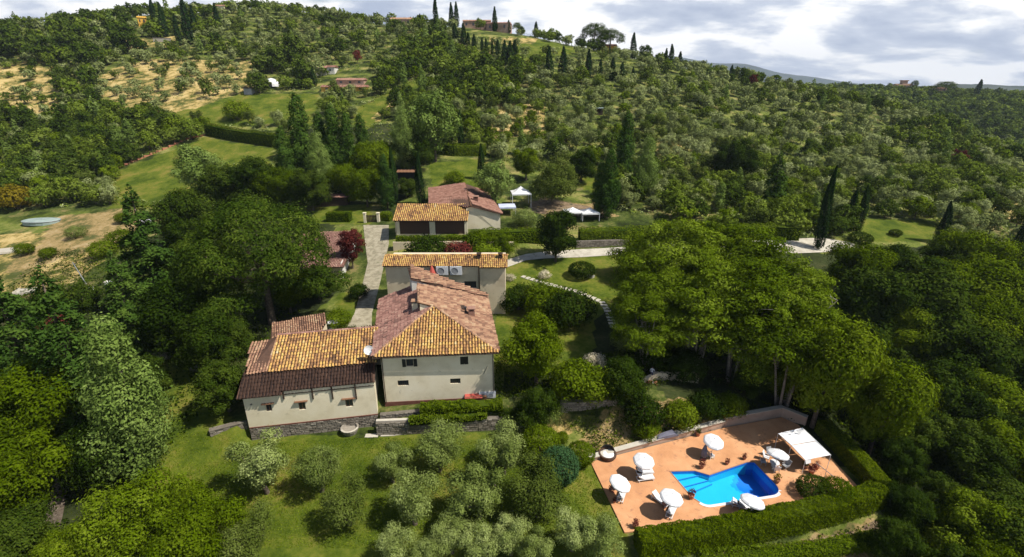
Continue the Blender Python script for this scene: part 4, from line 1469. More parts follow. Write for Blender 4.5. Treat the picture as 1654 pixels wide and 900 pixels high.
for i, (px, lab) in enumerate(((715, 'left of the two white air conditioner boxes on the rear wing wall'), (737, 'right of the two white air conditioner boxes on the rear wing wall'))):
    x, z = fb.wall(px, 441, -.3)
    ac_unit(-20.31 + x, 74.3, z - .3, 0, lab, 2.1)
x, z = fb.wall(698, 445, -.8)
t = empty('folded_parasol', (-20.31 + x, 74.68 - .8, z - .3), 0, 'folded faded red parasol in front of the rear wing wall', 'parasol')
MB().tube([(0, 0, -1.4), (0, 0, 2.1)], .04, 6).build('pole', M['wood_dark'], t)
MB().lathe([(.62, .1), (.7, .3), (.4, 1.2), (.12, 1.9), (0, 2.0)], 9).build('canopy', M['red'], t)

# ================================================================== LOW WING (left front)
fa = Frame(-30.2, 46.9, 0, 10.4)
ann = empty('low_wing', fa.o, fa.rz, 'low cream wing with yellow tile roof and three small windows left of the farmhouse', 'house')
XR = 14.35
hol = []
for (a, b, c, d) in ((428, 652.5, 440, 664), (481, 649, 494.5, 661.5), (557, 644.5, 571, 656.5)):
    x0, z1 = fa.wall(a, b, 0); x1, z0 = fa.wall(c, d, 0)
    hol.append((x0, z0, x1, z1))
x0, z0 = fa.wall(405.5, 653.5, 0)
mb = MB()
wall_holes(mb, 0, XR, -1.55, 2.95, 0, hol + [(x0 - .12, z0 - .12, x0 + .14, z0 + .1)])
mb.poly([(0, 0, -3.4), (0, 0, 2.95), (0, 8.6, 2.95), (0, 8.6, -3.4)])
mb.poly([(0, 8.6, -1), (0, 8.6, 2.95), (XR, 8.6, 2.95), (XR, 8.6, -1)])
mb.poly([(XR, 0, -1.5), (XR, 4, -1.5), (XR, 4, 2.95), (XR, 0, 2.95)])
mb.build('wall', M['wall_cream'], ann)
for h in hol:
    window(ann, *h, 0, lintel=True, sill=False, wood='wood')
MB().box(x0 - .12, .2, z0 - .12, x0 + .14, .27, z0 + .1).build('vent', M['dark'], ann)
# dark lower roof skirt
xb = fa.wall(456, 640, -.35)[0]
e0 = Vector((-.45, -.45, fa.wall(394, 643, -.45)[1])); e1 = Vector((xb, -.45, fa.wall(456, 637, -.45)[1]))
f0 = Vector((-.25, 2.15, 4.25)); f1 = Vector((xb, 2.15, 4.3)); f2 = Vector((XR + .1, 2.15, 4.3))
g1 = Vector((xb, -.1, 3.0)); g2 = Vector((XR + .1, -.1, 3.0))
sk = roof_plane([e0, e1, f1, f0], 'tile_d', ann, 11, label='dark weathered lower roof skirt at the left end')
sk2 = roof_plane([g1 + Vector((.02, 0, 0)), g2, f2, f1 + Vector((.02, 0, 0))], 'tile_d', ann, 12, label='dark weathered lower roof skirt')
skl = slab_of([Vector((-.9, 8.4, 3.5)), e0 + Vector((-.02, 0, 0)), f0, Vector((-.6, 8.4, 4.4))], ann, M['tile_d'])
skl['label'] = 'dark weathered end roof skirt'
# upper tiled roof
t0, t1 = Vector((2.3, 1.95, 4.36)), Vector((XR + .35, 1.95, 4.36))
t2, t3 = Vector((XR + .35, 7.4, 6.25)), Vector((2.6, 7.4, 6.25))
uf = roof_plane([t0, t1, t2, t3], 'tile_y', ann, 13, label='yellow lichened front roof slope')
ul = roof_plane([Vector((.1, 1.95, 4.25)), t0 + Vector((-.02, 0, 0)), t3 + Vector((-.02, 0, 0)), Vector((-.8, 7.8, 4.6))][::1], 'tile_o', ann, 14, label='orange end slope of the roof')
ub = roof_plane([Vector((XR + .35, 9.0, 5.3)), Vector((-.6, 9.0, 4.2)), Vector((2.6, 7.42, 6.24)), Vector((XR + .35, 7.42, 6.24))], 'tile_o', ann, 15, label='rear roof slope')
ridge_caps([t3 + Vector((0, 0, .1)), t2 + Vector((0, 0, .1))], 'tile_p', uf)
ridge_caps([t0 + Vector((0, 0, .08)), t3 + Vector((0, 0, .1))], 'tile_o', ul, r=.12)
mb = MB()
for px in (458, 505.5, 537.5, 575.5):
    x, z = fa.wall(px, 642, -.1)
    mb2 = MB()
    mb2.box(x - .07, -.16, z - .25, x + .07, -.003, 3.1)
    mb2.build('bracket', M['wood_dark'], ann)
xa = fa.wall(458, 640, -.05)[0]; zc_ = fa.wall(500, 633, -.05)[1]
MB().box(xa, -.09, zc_ - .05, XR - .05, -.004, zc_ + .04).build('ledge', M['wood_dark'], ann)
MB().box(0, -.07, -1.68, XR, .1, -1.553).build('ledge', M['plinth'], ann)
MB().box(-.02, .02, -3.6, XR, .5, -1.69).build('stone_base', M['mortar'], ann)
stone_face(ann, [(-.02, -.02), (XR, -.02)], -1.7, -3.55, 31)
p = fa.at(595, 570, 5.5)
t = empty('satellite_dish', (*(at(596, 566, 5.9)[:2]), 5.2), 0, 'small white satellite dish on the low wing roof beside the farmhouse', 'satellite dish')
MB().tube([(0, 0, -.2), (0, 0, .75)], .035, 6).build('mast', M['metal'], t)
d = MB().lathe([(0, 0), (.3, .04), (.55, .15), (.56, .18), (.3, .07), (0, .03)], 16).build('dish', M['white_paint'], t, (0, -.1, .8)); d.rotation_euler = (math.radians(68), 0, .25)
MB().tube([(0, -.15, .6), (0, -.6, .75)], .02, 5).build('arm', M['metal'], t)

# orange shed roof behind the low wing
P = [at(x, y, z) for x, y, z in ((437, 551, 2.5), (517, 538, 2.5), (527, 521, 3.1), (524.7, 506, 3.7), (439, 522, 3.7))]
o_ = P[0].copy(); o_.z = 0
t = empty('garden_shed', o_, 0, 'low shed with an orange tile roof behind the low wing', 'shed')
PL = [p - o_ for p in P]
roof_plane(PL, 'tile_o', t, 21, tw=.3, tl=.4)
mb = MB()
for a, b in zip(PL, PL[1:] + PL[:1]):
    mb.poly([(a.x, a.y, -1), (b.x, b.y, -1), (b.x, b.y, b.z - .1), (a.x, a.y, a.z - .1)])
mb.build('wall', M['wall_beige'], t)
p = at(537, 516, 1.8)
t = empty('covered_cart', (p.x, p.y, hz1(p.x, p.y)), .3, 'small white covered bench beside the orange roofed shed', 'bench')
MB().box(-.75, -.45, 1.2, .75, .45, 1.3).add([(-.75, -.45, 1.3), (.75, -.45, 1.3), (.75, .45, 1.5), (-.75, .45, 1.5)], [(0, 1, 2, 3)]).build('cover', M['white'], t)
MB().box(-.7, -.4, .4, .7, .4, .5).build('seat', M['metal'], t)
for a in (-.65, .65):
    for b in (-.38, .38):
        MB().box(a - .04, b - .04, 0, a + .04, b + .04, 1.199).build('leg', M['metal'], t)

# ================================================================== OUTBUILDING WITH ROSY ROOF beside the drive
ox, oy = -43, 86.5
oz = hz1(-36, 88)
t = empty('outbuilding', (ox, oy, oz), math.radians(7), 'long outbuilding with a rosy tile roof beside the paved drive', 'outbuilding')
MB().box(.4, .4, -1, 10.6, 17.6, 2.7).build('wall', M['wall_beige'], t)
roof_plane([Vector((0, 0, 2.75)), Vector((11.4, 0, 2.75)), Vector((11.0, 18, 4.7)), Vector((0, 18, 4.7))], 'tile_p', t, 25, tw=.3)
MB().box(10.62, 1, -.5, 10.8, 17.4, 3.2).build('side_wall', M['wall_white'], t)
for x in (5.5, 8.0):
    w_ = MB().box(x, .32, .6, x + .9, .39, 1.8).build('window', M['glass'], t)
    MB().box(x - .06, .3, .5, x + .96, .4, .59).build('sill', M['stone'], w_)

# ================================================================== UPPER HOUSE
U0 = at(635, 357, 8)
fu = Frame(U0.x, U0.y, 0, 0)
up = empty('upper_house', (U0.x, U0.y, 0), 0, 'upper house with orange tiled loggia and dull red main roof above the drive', 'house')
W_ = fu.at(755, 357, 8).x
roof_plane([Vector((0, 0, 8)), Vector((W_, 0, 8)), Vector((W_, 6.0, 10.35)), Vector((0, 6.0, 10.35))], 'tile_y', up, 41, tw=.42, tl=.5, label='orange roof of the loggia')
pil = [(641, 5), (697, 9), (752, 5)]
for px, wpx in pil:
    x = fu.at(px, 357, 8).x; w = wpx / 800 * 108 / 2
    MB().box(x - w, .5, 3.4, x + w, .95, 7.83).build('pillar', M['wall_cream'], up)
MB().box(.3, .55, 3.4, W_ - .3, .9, 4.9).build('parapet', M['wall_beige'], up)
MB().box(.3, 2.2, 4.5, W_ - .3, 2.5, 8.6).build('rear_wall', M['wood_dark'], up)
MB().box(.5, .7, 4.9, W_ - .5, .8, 7.6).build('screen', M['wicker'], up)
MB().box(.25, .6, 7.55, W_ - .25, .8, 7.82).build('beam', M['wood_dark'], up)
MB().box(.1, 1, 3.5, .3, 5.8, 8.1).build('side_wall', M['wall_cream'], up)
r0, r1 = fu.at(761, 333.5, 10.5), fu.at(751, 296.5, 11.3)
q0, q1 = fu.at(811.6, 345.8, 8.6), fu.at(784, 308, 8.9)
l0, l1 = fu.at(693.5, 328.6, 9.6), fu.at(692.6, 304, 10.4)
roof_plane([q0, q1, r1, r0], 'tile_r', up, 42, tw=.4, tl=.5, label='dull red right roof slope')
roof_plane([l1, l0, r0 + Vector((-.03, 0, 0)), r1 + Vector((-.03, 0, 0))], 'tile_r', up, 43, tw=.4, tl=.5, label='dull red left roof slope')
mb = MB()
gl_ = Vector((W_ - .6, .6, 8))
mb.poly([(W_ - .5, r0.y + .3, 4), (q0.x - .5, q0.y + .4, 4), (q0.x - .5, q0.y + .4, q0.z - .2), (r0.x, r0.y + .3, r0.z - .2), (W_ - .5, r0.y + .3, r0.z - .5)])
mb.poly([(q0.x - .5, q0.y + .4, 4), (q1.x - .5, q1.y, 4), (q1.x - .5, q1.y, q1.z - .2), (q0.x - .5, q0.y + .4, q0.z - .2)])
mb.poly([(l0.x + .3, l0.y + .3, 4), (r0.x, l0.y + .3, 4), (r0.x, l0.y + .3, r0.z - .25), (l0.x + .3, l0.y + .3, l0.z - .2)])
mb.poly([(l0.x + .3, l0.y, 4), (l0.x + .3, l0.y, l0.z - .2), (l1.x + .3, l1.y, l1.z - .2), (l1.x + .3, l1.y, 4)])
mb.build('wall', M['wall_cream'], up)
ridge_caps([r0 + Vector((0, 0, .1)), r1 + Vector((0, 0, .1))], 'wood', up, .5, .17)
cc = on_plane(fu, 768.7, 328, plane_of(q0, q1, r0))
chimney(cc.x, cc.y, cc.z, 1.3, 1.1, 'tile_r', up)
# retaining wall and planter below the loggia
g0, g1_ = at(636, 410, 2.2), at(762, 408, 2.2)
wall_run('terrace_wall', [(g0.x, g0.y), (g1_.x, g1_.y), (g1_.x + 9, g1_.y + .8)], [4.7, 4.7, 4.2], [1.2, 1.2, .8], .5, 'wall_beige', 'plastered terrace wall below the orange roofed loggia', 'wall', stones=False)

# ================================================================== small far buildings
def small_house(name, px, py, wpx, y_or_none, depth, h, roofmat, wallmat, label, rz=0.0, ridge='x', dh=0.0, cat='house', wins=2, rise=.32, group=None, flat=False):
    g = ground(px, py) if y_or_none is None else Vector(cpt(px, py, y_or_none))
    dist = g.y * CP + (CAM_H - g.z) * SP
    w = wpx / FPX * dist
    t = empty(name, g, rz, label, cat, group)
    MB().box(-w / 2, 0, -4, w / 2, depth, h).build('wall', M[wallmat], t)
    o = .35
    if flat:
        mb = MB(); mb.box(-w / 2 - o, -o, h + .01, w / 2 + o, depth + o, h + .25); mb.build('roof', M[roofmat], t)
    elif ridge == 'x':
        r = depth / 2 * rise
        f = MB()
        f.add([(-w / 2 - o, -o, h), (w / 2 + o, -o, h), (w / 2 + o, depth / 2, h + r), (-w / 2 - o, depth / 2, h + r), (w / 2 + o, depth + o, h), (-w / 2 - o, depth + o, h)],
              [(0, 1, 2, 3), (3, 2, 4, 5), (0, 3, 5), (1, 4, 2), (0, 5, 4, 1)])
        # rolls of tiles
        nn = max(6, int(w / .8))
        for i in range(nn):
            x = -w / 2 - o + .2 + (w + 2 * o - .4) * i / (nn - 1)
            f.tube([(x, -o - .05, h + .04), (x, depth / 2, h + r + .04)], .13, 4)
        f.build('roof', M[roofmat], t)
    else:
        r = w / 2 * rise
        f = MB()
        f.add([(-w / 2 - o, -o, h), (-w / 2 - o, depth + o, h), (0, depth + o, h + r), (0, -o, h + r), (w / 2 + o, -o, h), (w / 2 + o, depth + o, h)],
              [(0, 3, 2, 1), (3, 4, 5, 2), (0, 4, 3), (1, 2, 5), (0, 1, 5, 4)])
        f.build('roof', M[roofmat], t)
    for i in range(wins):
        x = -w / 2 + w * (i + .5) / max(1, wins)
        ww = min(.6, w * .08)
        f = MB().box(x - ww, -.05, h * .45, x + ww, -.002, h * .8).build('window', M['shutter'], t)
        MB().box(x - ww * .85, -.07, h * .48, x + ww * .85, -.052, h * .77).build('pane', M['glass'], f)
    return t


small_house('shed', 540, 333, 44, None, 4, 2.4, 'tile_p', 'wood_dark', 'small shed with a faded pink roof beside the box hedge', wins=0, cat='shed', rise=.2)
small_house('pavilion', 659, 293, 32, None, 4, 2.6, 'wood', 'dark', 'open garden pavilion with brown roof between two cypresses', wins=0, cat='pavilion', rise=.15)  # solid dark walls stand in for the shade inside
small_house('villa', 555, 148, 72, None, 7, 1.9, 'tile_r', 'wall_yellow', 'low villa with long orange red roof on the middle slope', wins=4, rise=.25)
small_house('villa', 566, 138, 44, None, 6, 2.3, 'tile_r', 'wall_pink', 'upper orange roofed block just behind the long low villa', wins=3, rise=.3)
small_house('cottage', 519, 122, 16, None, 6, 3.4, 'tile_r', 'wall_white', 'small red roofed cottage on the left above the low villa', wins=1)
small_house('cottage', 534, 120, 14, None, 6, 3.2, 'tile_r', 'wall_white', 'tiny red roofed cottage on the right above the low villa', wins=1)
small_house('yellow_house', 231, 42, 11, None, 6, 4.5, 'wall_yellow', 'wall_yellow', 'bright yellow house among dark trees at upper left', rz=.5, wins=2)
small_house('stone_house', 648, 44, 34, None, 9, 4.6, 'tile_o', 'wall_pink', 'half hidden farmhouse on the crest left of the tall cypress', wins=3)
small_house('villa', 770, 45, 44, None, 10, 4.6, 'tile_o', 'wall_pink', 'pink walled villa on the crest right of the twin cypresses', wins=4, rise=.25)
small_house('villa', 803, 48, 36, None, 12, 4.8, 'tile_p', 'wall_pink', 'grey pink stone block at the right end of the crest villa', rz=-.2, wins=3, rise=.2)
small_house('cottage', 985, 82, 22, None, 8, 4.5, 'tile_r', 'wall_yellow', 'small house below the dark umbrella pines on the crest', wins=1)
small_house('cottage', 357, 22, 14, None, 7, 4.5, 'tile_o', 'wall_cream', 'small pale house on the left hilltop', wins=1)
small_house('garden_hut', 966, 186, 15, None, 3, 2.6, 'tarp', 'wood_dark', 'small hut with a pale blue roof among the olive trees', wins=0, cat='hut', rise=.2)
small_house('hut', 401, 153, 13, None, 3, 2.6, 'wood_dark', 'metal', 'small grey hut left of the white tent', wins=0, cat='hut')
small_house('stone_villa', 1462, 146, 27, 640, 12, 5.5, 'tile_o', 'wall_pink', 'pale villa with a turret on the far wooded ridge', wins=4)
small_house('stone_house', 1518, 150, 18, 600, 10, 4.5, 'tile_o', 'wall_pink', 'half hidden house beneath the broad far pine', wins=2)
tw = [o for o in COL.objects if o.name == 'stone_villa'][0]
MB().box(-3, 3, 5.5, 3, 8, 10.5).build('turret', M['wall_pink'], tw)
MB().prism([(-3.6, 2.4), (3.6, 2.4), (3.6, 8.6), (-3.6, 8.6)], 10.51, 11.4).build('turret_roof', M['tile_o'], tw)
for px, py, wp, lab in ((215, 76, 20, 'pale stone terrace wall under the yellow house'), (262, 68, 26, 'long pale terrace wall right of the yellow house')):
    g = ground(px, py); dist = g.y * CP
    w = wp / 800 * dist
    t = empty('terrace_wall', g, .1, lab, 'wall')
    MB().box(-w / 2, 0, -1, w / 2, .6, 2.0).build('wall_body', M['stone_pale'], t)
    MB().box(-w / 2 - .1, -.1, 2.003, w / 2 + .1, .7, 2.15).build('coping', M['stone_pale'], t)
# white tent dome
g = ground(440, 140)
t = empty('white_tent', g, .2, 'white domed tent on the slope left of the villa', 'tent')
MB().lathe([(3.3, 0), (3.2, 1.2), (2.7, 2.3), (1.5, 3.3), (0, 3.7)], 12).build('canopy', M['white'], t)
MB().box(-.7, -3.4, 0, .7, -3.22, 1.9).build('entrance', M['metal_dark'], t)
from mathutils.geometry import tessellate_polygon
# ------------------------------------------------------------------ pool terrace
TER = [(p.x, p.y) for p in (at(1009, 860, ZD), at(954, 746, ZD), at(1170, 691, ZD), at(1262, 674, ZD))] + [(35.9, 50.5), (36.4, 40.2), (33.5, 38.2)]
def tess(outer, holes, z):
    polys = [[Vector((x, y, 0)) for x, y in outer]] + [[Vector((x, y, 0)) for x, y in h] for h in holes]
    flat = [p for q in polys for p in q]
    tri = tessellate_polygon(polys)
    vs = [(p.x, p.y, z) for p in flat]
    out = []
    for a, b, c in tri:
        A, B, C_ = flat[a], flat[b], flat[c]
        if (B - A).cross(C_ - A).z < 0: a, b = b, a
        out.append((a, b, c))
    return vs, out
def inset(poly, d):
    n = len(poly); out = []
    area = sum(poly[i][0] * poly[(i + 1) % n][1] - poly[(i + 1) % n][0] * poly[i][1] for i in range(n))
    sg = 1 if area > 0 else -1
    for i in range(n):
        a, b, c = Vector(poly[i - 1]), Vector(poly[i]), Vector(poly[(i + 1) % n])
        d1 = (b - a).normalized(); d2 = (c - b).normalized()
        n1 = Vector((-d1.y, d1.x)) * sg; n2 = Vector((-d2.y, d2.x)) * sg
        m_ = (n1 + n2); m_ = m_ / max(.35, m_.dot(n1))
        out.append((b.x + m_.x * d, b.y + m_.y * d))
    return out
# round the two near corners of the pool
def fillet(poly, idxs, r=.8, n=4):
    out = []
    for i, p in enumerate(poly):
        if i in idxs:
            a = Vector(poly[i - 1]); b = Vector(p); c = Vector(poly[(i + 1) % len(poly)])
            p0 = b + (a - b).normalized() * r; p1 = b + (c - b).normalized() * r
            for k in range(n + 1):
                t = k / n
                q = (1 - t) ** 2 * p0 + 2 * t * (1 - t) * b + t * t * p1
                out.append((q.x, q.y))
        else:
            out.append(p)
    return out
PLW = [at(x, y, -4.2) for x, y in [(1083, 762), (1122, 761), (1146, 768), (1207, 747), (1218, 747), (1259, 789), (1256, 799), (1140, 817), (1118, 803)]]
POOLP = fillet([(p.x, p.y) for p in PLW], (5, 6, 7), .6)
outerp = inset(POOLP, -.02)
vs, fs = tess(TER, [outerp], ZD)
TMB = MB().add(vs, [f for f in fs], 0, .5)
n = len(TER)
for i in range(n):
    (x0, y0), (x1, y1) = TER[i], TER[(i + 1) % n]
    TMB.poly([(x0, y0, ZD), (x1, y1, ZD), (x1, y1, ZD - .5), (x0, y0, ZD - .5)])
TMB.build('pool_terrace', M['terracotta'], label='terracotta paved pool terrace', kind='structure')
pool = empty('swimming_pool', (22, 41, ZD), 0, 'bright blue swimming pool with entry steps at its narrow left end', 'swimming pool')
o_ = Vector((22, 41, ZD))
PQ = [(x - 22, y - 41) for x, y in POOLP]
n = len(PQ)
mb = MB()
for i in range(n):
    (x0, y0), (x1, y1) = PQ[i], PQ[(i + 1) % n]
    mb.add([(x0, y0, .0), (x1, y1, .0), (x1, y1, -.32), (x0, y0, -.32)], [(0, 1, 2, 3)])
mb.build('waterline_band', M['liner_band'], pool)
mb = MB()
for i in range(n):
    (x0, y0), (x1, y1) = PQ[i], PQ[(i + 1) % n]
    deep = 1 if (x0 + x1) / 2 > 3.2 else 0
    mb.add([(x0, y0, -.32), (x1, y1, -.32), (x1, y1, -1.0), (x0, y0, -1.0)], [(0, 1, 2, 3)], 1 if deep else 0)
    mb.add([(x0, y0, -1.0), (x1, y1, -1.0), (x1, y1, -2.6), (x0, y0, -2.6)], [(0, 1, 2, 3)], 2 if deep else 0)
mb.build('pool_wall', [M['liner'], M['liner_shade_mid'], M['liner_shade_deep']], pool)
# floor grid: shallow, falling into the deep end at the right
gxp = np.linspace(-6, 8, 57); gyp = np.linspace(-4, 4.5, 35)
A_, B_ = np.meshgrid(gxp, gyp)
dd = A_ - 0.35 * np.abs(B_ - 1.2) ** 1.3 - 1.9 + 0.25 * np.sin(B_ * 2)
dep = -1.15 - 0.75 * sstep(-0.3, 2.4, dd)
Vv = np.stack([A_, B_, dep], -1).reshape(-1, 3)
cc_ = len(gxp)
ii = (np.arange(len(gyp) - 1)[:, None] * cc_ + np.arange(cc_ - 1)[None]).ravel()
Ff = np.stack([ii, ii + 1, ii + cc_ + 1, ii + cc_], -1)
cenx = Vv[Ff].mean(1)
mi = (cenx[:, 2] < -1.2).astype(int) + (cenx[:, 2] < -1.38).astype(int)  # liner colour darkens with depth, shade painted into the floor
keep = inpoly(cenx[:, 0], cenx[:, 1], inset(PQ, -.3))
link('pool_floor', np_mesh('pool_floor', Vv, Ff[keep], [M['liner'], M['liner_shade_mid'], M['liner_shade_deep']], mi[keep], smooth=True), pool)
# entry steps at the narrow end
a0, a1, a2, a8 = [Vector((p.x - 22, p.y - 41)) for p in (PLW[0], PLW[1], PLW[2], PLW[8])]
for k in range(3):
    t0_, t1_ = k * .28, (k + 1) * .28
    p0 = a0.lerp(a8, t0_ * .8); p1 = a0.lerp(a8, t1_ * .8 + .03)
    q0_ = a1.lerp(a2, k * .35) + Vector((0, 0)); q1_ = a1.lerp(a2, min(1, (k + 1) * .35))
    z = -.38 - k * .25
    s = MB()
    s.prism([(p0.x, p0.y), (p1.x, p1.y), (q1_.x + .3, q1_.y - .3), (q0_.x, q0_.y)] if k else [(p0.x, p0.y), (p1.x, p1.y), (q1_.x, q1_.y), (q0_.x, q0_.y)], -1.6, z - .05 * (1 - k))
    s.build('step', M['liner'] if k % 2 else M['liner'], pool)
    e = MB(); e.tube([(p1.x, p1.y, z), (q1_.x + (.3 if k else 0), q1_.y - (.3 if k else 0), z)], .05, 5); e.build('step_edge', M['liner_band'], pool)
vs, fs = tess(inset(PQ, .01), [], -.16)
MB().add(vs, fs).build('water_surface', M['water'], pool)
# white coping along the near and right edges, thin pale edge elsewhere
ci = inset(PQ, -.3)
mb = MB(); mb2 = MB()
c2_ = inset(PQ, -.1)
for i in range(n):
    (x0, y0), (x1, y1) = PQ[i], PQ[(i + 1) % n]
    j = (i + 1) % n
    mxx, myy = (x0 + x1) / 2, (y0 + y1) / 2
    near = myy < -.9 and mxx > -3.0
    o2 = ci if near else c2_
    q = [(x0, y0), (x1, y1), o2[j], o2[i]]
    b = [(x, y, .035) for x, y in q] + [(x, y, -.03) for x, y in q]
    (mb if near else mb2).add(b, [(0, 1, 2, 3), (7, 6, 5, 4), (0, 4, 5, 1), (1, 5, 6, 2), (2, 6, 7, 3), (3, 7, 4, 0)])
mb.build('coping', M['white_paint'], pool)['label'] = 'broad white coping along the near edge'
mb2.build('coping', M['joint'], pool)['label'] = 'thin terracotta edging on the far side'

# terrace walls
W1 = [(TER[1][0] - .1, TER[1][1] + .1), (TER[2][0], TER[2][1] + .15)]
wall_run('low_terrace_wall', W1, [-3.85, -3.35], -4.6, .5, 'pink_wall', 'low pinkish wall along the back left of the pool terrace', 'wall', stones=False, cap='stone_pale')
W2 = [(TER[2][0] + .05, TER[2][1] + .15), (TER[3][0], TER[3][1] + .15), (TER[4][0] + .3, TER[4][1])]
wall_run('high_terrace_wall', W2, [-2.9, -2.9, -2.9], -4.6, .45, 'pink_wall', 'taller beige wall round the back right corner of the pool terrace', 'wall', stones=False, cap='stone_pale')

# ------------------------------------------------------------------ pool furniture
def loc_t(px, py, dz=0.0):
    p = at(px, py, ZD)
    return Vector((p.x, p.y, ZD + dz))


def pool_umbrella(px, py, label, hh=2.25, tilt=(0, 0), seed=0):
    p = at(px, py, ZD + hh)
    t = empty('pool_umbrella', (p.x, p.y, ZD), seed * .4, label, 'umbrella', 'white umbrellas round the pool')
    MB().tube([(0, 0, .05), (0, 0, hh + .3)], .028, 8).build('pole', M['white_paint'], t)
    MB().lathe([(.3, 0), (.3, .06), (.1, .1), (.06, .25), (0, .25)], 12).build('base', M['stone_pale'], t)
    mb = MB(); n = 8; R = 1.14
    vs = [(0, 0, .5)]
    for rr, z in ((.45, .37), (.9, .13), (1, 0)):
        for k in range(n * 2):
            a = 2 * math.pi * k / (n * 2)
            f = 1 if k % 2 == 0 else .955
            vs.append((math.cos(a) * R * rr * f, math.sin(a) * R * rr * f, z - (0.0 if k % 2 == 0 else .025)))
    m2 = n * 2
    fs = [(0, 1 + k, 1 + (k + 1) % m2) for k in range(m2)]
    for r in range(2):
        fs += [(1 + r * m2 + k, 1 + (r + 1) * m2 + k, 1 + (r + 1) * m2 + (k + 1) % m2, 1 + r * m2 + (k + 1) % m2) for k in range(m2)]
    # hanging valance
    b = 1 + 2 * m2
    for k in range(m2):
        vs.append((vs[b + k][0], vs[b + k][1], vs[b + k][2] - .13))
    e = 1 + 3 * m2
    fs += [(b + k, e + k, e + (k + 1) % m2, b + (k + 1) % m2) for k in range(m2)]
    mb.add(vs, fs)
    c = mb.build('canopy', M['white'], t, (0, 0, hh - .1)); c.rotation_euler = (tilt[0] + .1, tilt[1] * .7, 0)
    for k in range(n):
        a = 2 * math.pi * k / n
        MB().tube([(0, 0, .2), (math.cos(a) * R * .97, math.sin(a) * R * .97, -.03)], .012, 4).build('rib', M['metal'], c)
    MB().lathe([(.05, .48), (.05, .54), (0, .6)], 8).build('finial', M['white_paint'], c)
    return t


for i, (px, py, lab, tilt) in enumerate([
        (1153, 712, 'white umbrella nearest the back wall of the pool terrace', (.1, .1)),
        (1040, 743, 'white umbrella above the pair of loungers left of the pool', (.05, 0)),
        (1002, 779, 'leftmost white umbrella at the lawn edge of the terrace', (.18, .25)),
        (1085, 802, 'white umbrella with an armchair and a lounger at its foot near the front hedge', (.05, .05)),
        (1216, 808, 'white umbrella between the pool and the front hedge', (.1, .22)),
        (1257, 732, 'white umbrella right of the pool beside the big awning', (.12, .18))]):
    pool_umbrella(px, py, lab, 2.2 if i != 3 else 2.3, tilt, i)


def lounger_proto():
    t = empty('sun_lounger', (0, 0, 0))
    MB().box(-.33, -.95, .26, -.27, .95, .32).box(.27, -.95, .26, .33, .95, .32).box(-.27, -.95, .26, .27, -.89, .32).box(-.27, .89, .26, .27, .95, .32).build('frame', M['white_paint'], t)
    mb = MB()
    mb.box(-.3, -.93, .325, .3, .25, .41, taper=.03)
    mb.build('cushion', M['white'], t)
    mb = MB(); mb.add([(-.3, .26, .33), (.3, .26, .33), (.3, .9, .72), (-.3, .9, .72), (-.3, .22, .42), (.3, .22, .42), (.3, .86, .81), (-.3, .86, .81)],
                      [(3, 2, 1, 0), (4, 5, 6, 7), (0, 1, 5, 4), (1, 2, 6, 5), (2, 3, 7, 6), (3, 0, 4, 7)])
    mb.build('backrest', M['white'], t)
    for a in (-.3, .3):
        for b in (-.8, .8):
            MB().box(a - .03, b - .03, 0, a + .03, b + .03, .259).build('leg', M['white_paint'], t)
    return t


def chair_proto(mat='white_paint', name='patio_chair'):
    t = empty(name, (0, 0, 0))
    MB().box(-.27, -.27, .4, .27, .27, .46).build('seat', M[mat], t)
    mb = MB(); mb.add([(-.27, .22, .47), (.27, .22, .47), (.3, .42, 1.05), (-.3, .42, 1.05), (-.27, .27, .47), (.27, .27, .47), (.3, .47, 1.05), (-.3, .47, 1.05)],
                      [(0, 1, 2, 3), (7, 6, 5, 4), (0, 4, 5, 1), (1, 5, 6, 2), (2, 6, 7, 3), (3, 7, 4, 0)])
    mb.build('backrest', M[mat], t)
    for a in (-1, 1):
        MB().box(a * .29 - .025, -.25, .62, a * .29 + .025, .3, .66).build('armrest', M[mat], t)
        for b in (-1, 1):
            MB().box(a * .24 - .025, b * .24 - .025, 0, a * .24 + .025, b * .24 + .025, .399).build('leg', M[mat], t)
    return t


def table_proto(r=.45, h=.5, mat='white_paint'):
    t = empty('side_table', (0, 0, 0))
    MB().lathe([(0, h - .05), (r, h - .05), (r, h), (0, h)], 16).build('table_top', M[mat], t)
    MB().tube([(0, 0, .03), (0, 0, h - .051)], .04, 6).build('stem', M[mat], t)
    MB().lathe([(r * .6, 0), (r * .6, .03), (0, .05)], 12).build('foot', M[mat], t)
    return t


_used = {}
def put(key, make, px, py, rz, label, cat, group):
    if key not in _used:
        o = make(); _used[key] = o
    else:
        o = copy_tree(_used[key])
    o.location = loc_t(px, py); o.rotation_euler = (0, 0, rz)
    return tag(o, label, cat, group)


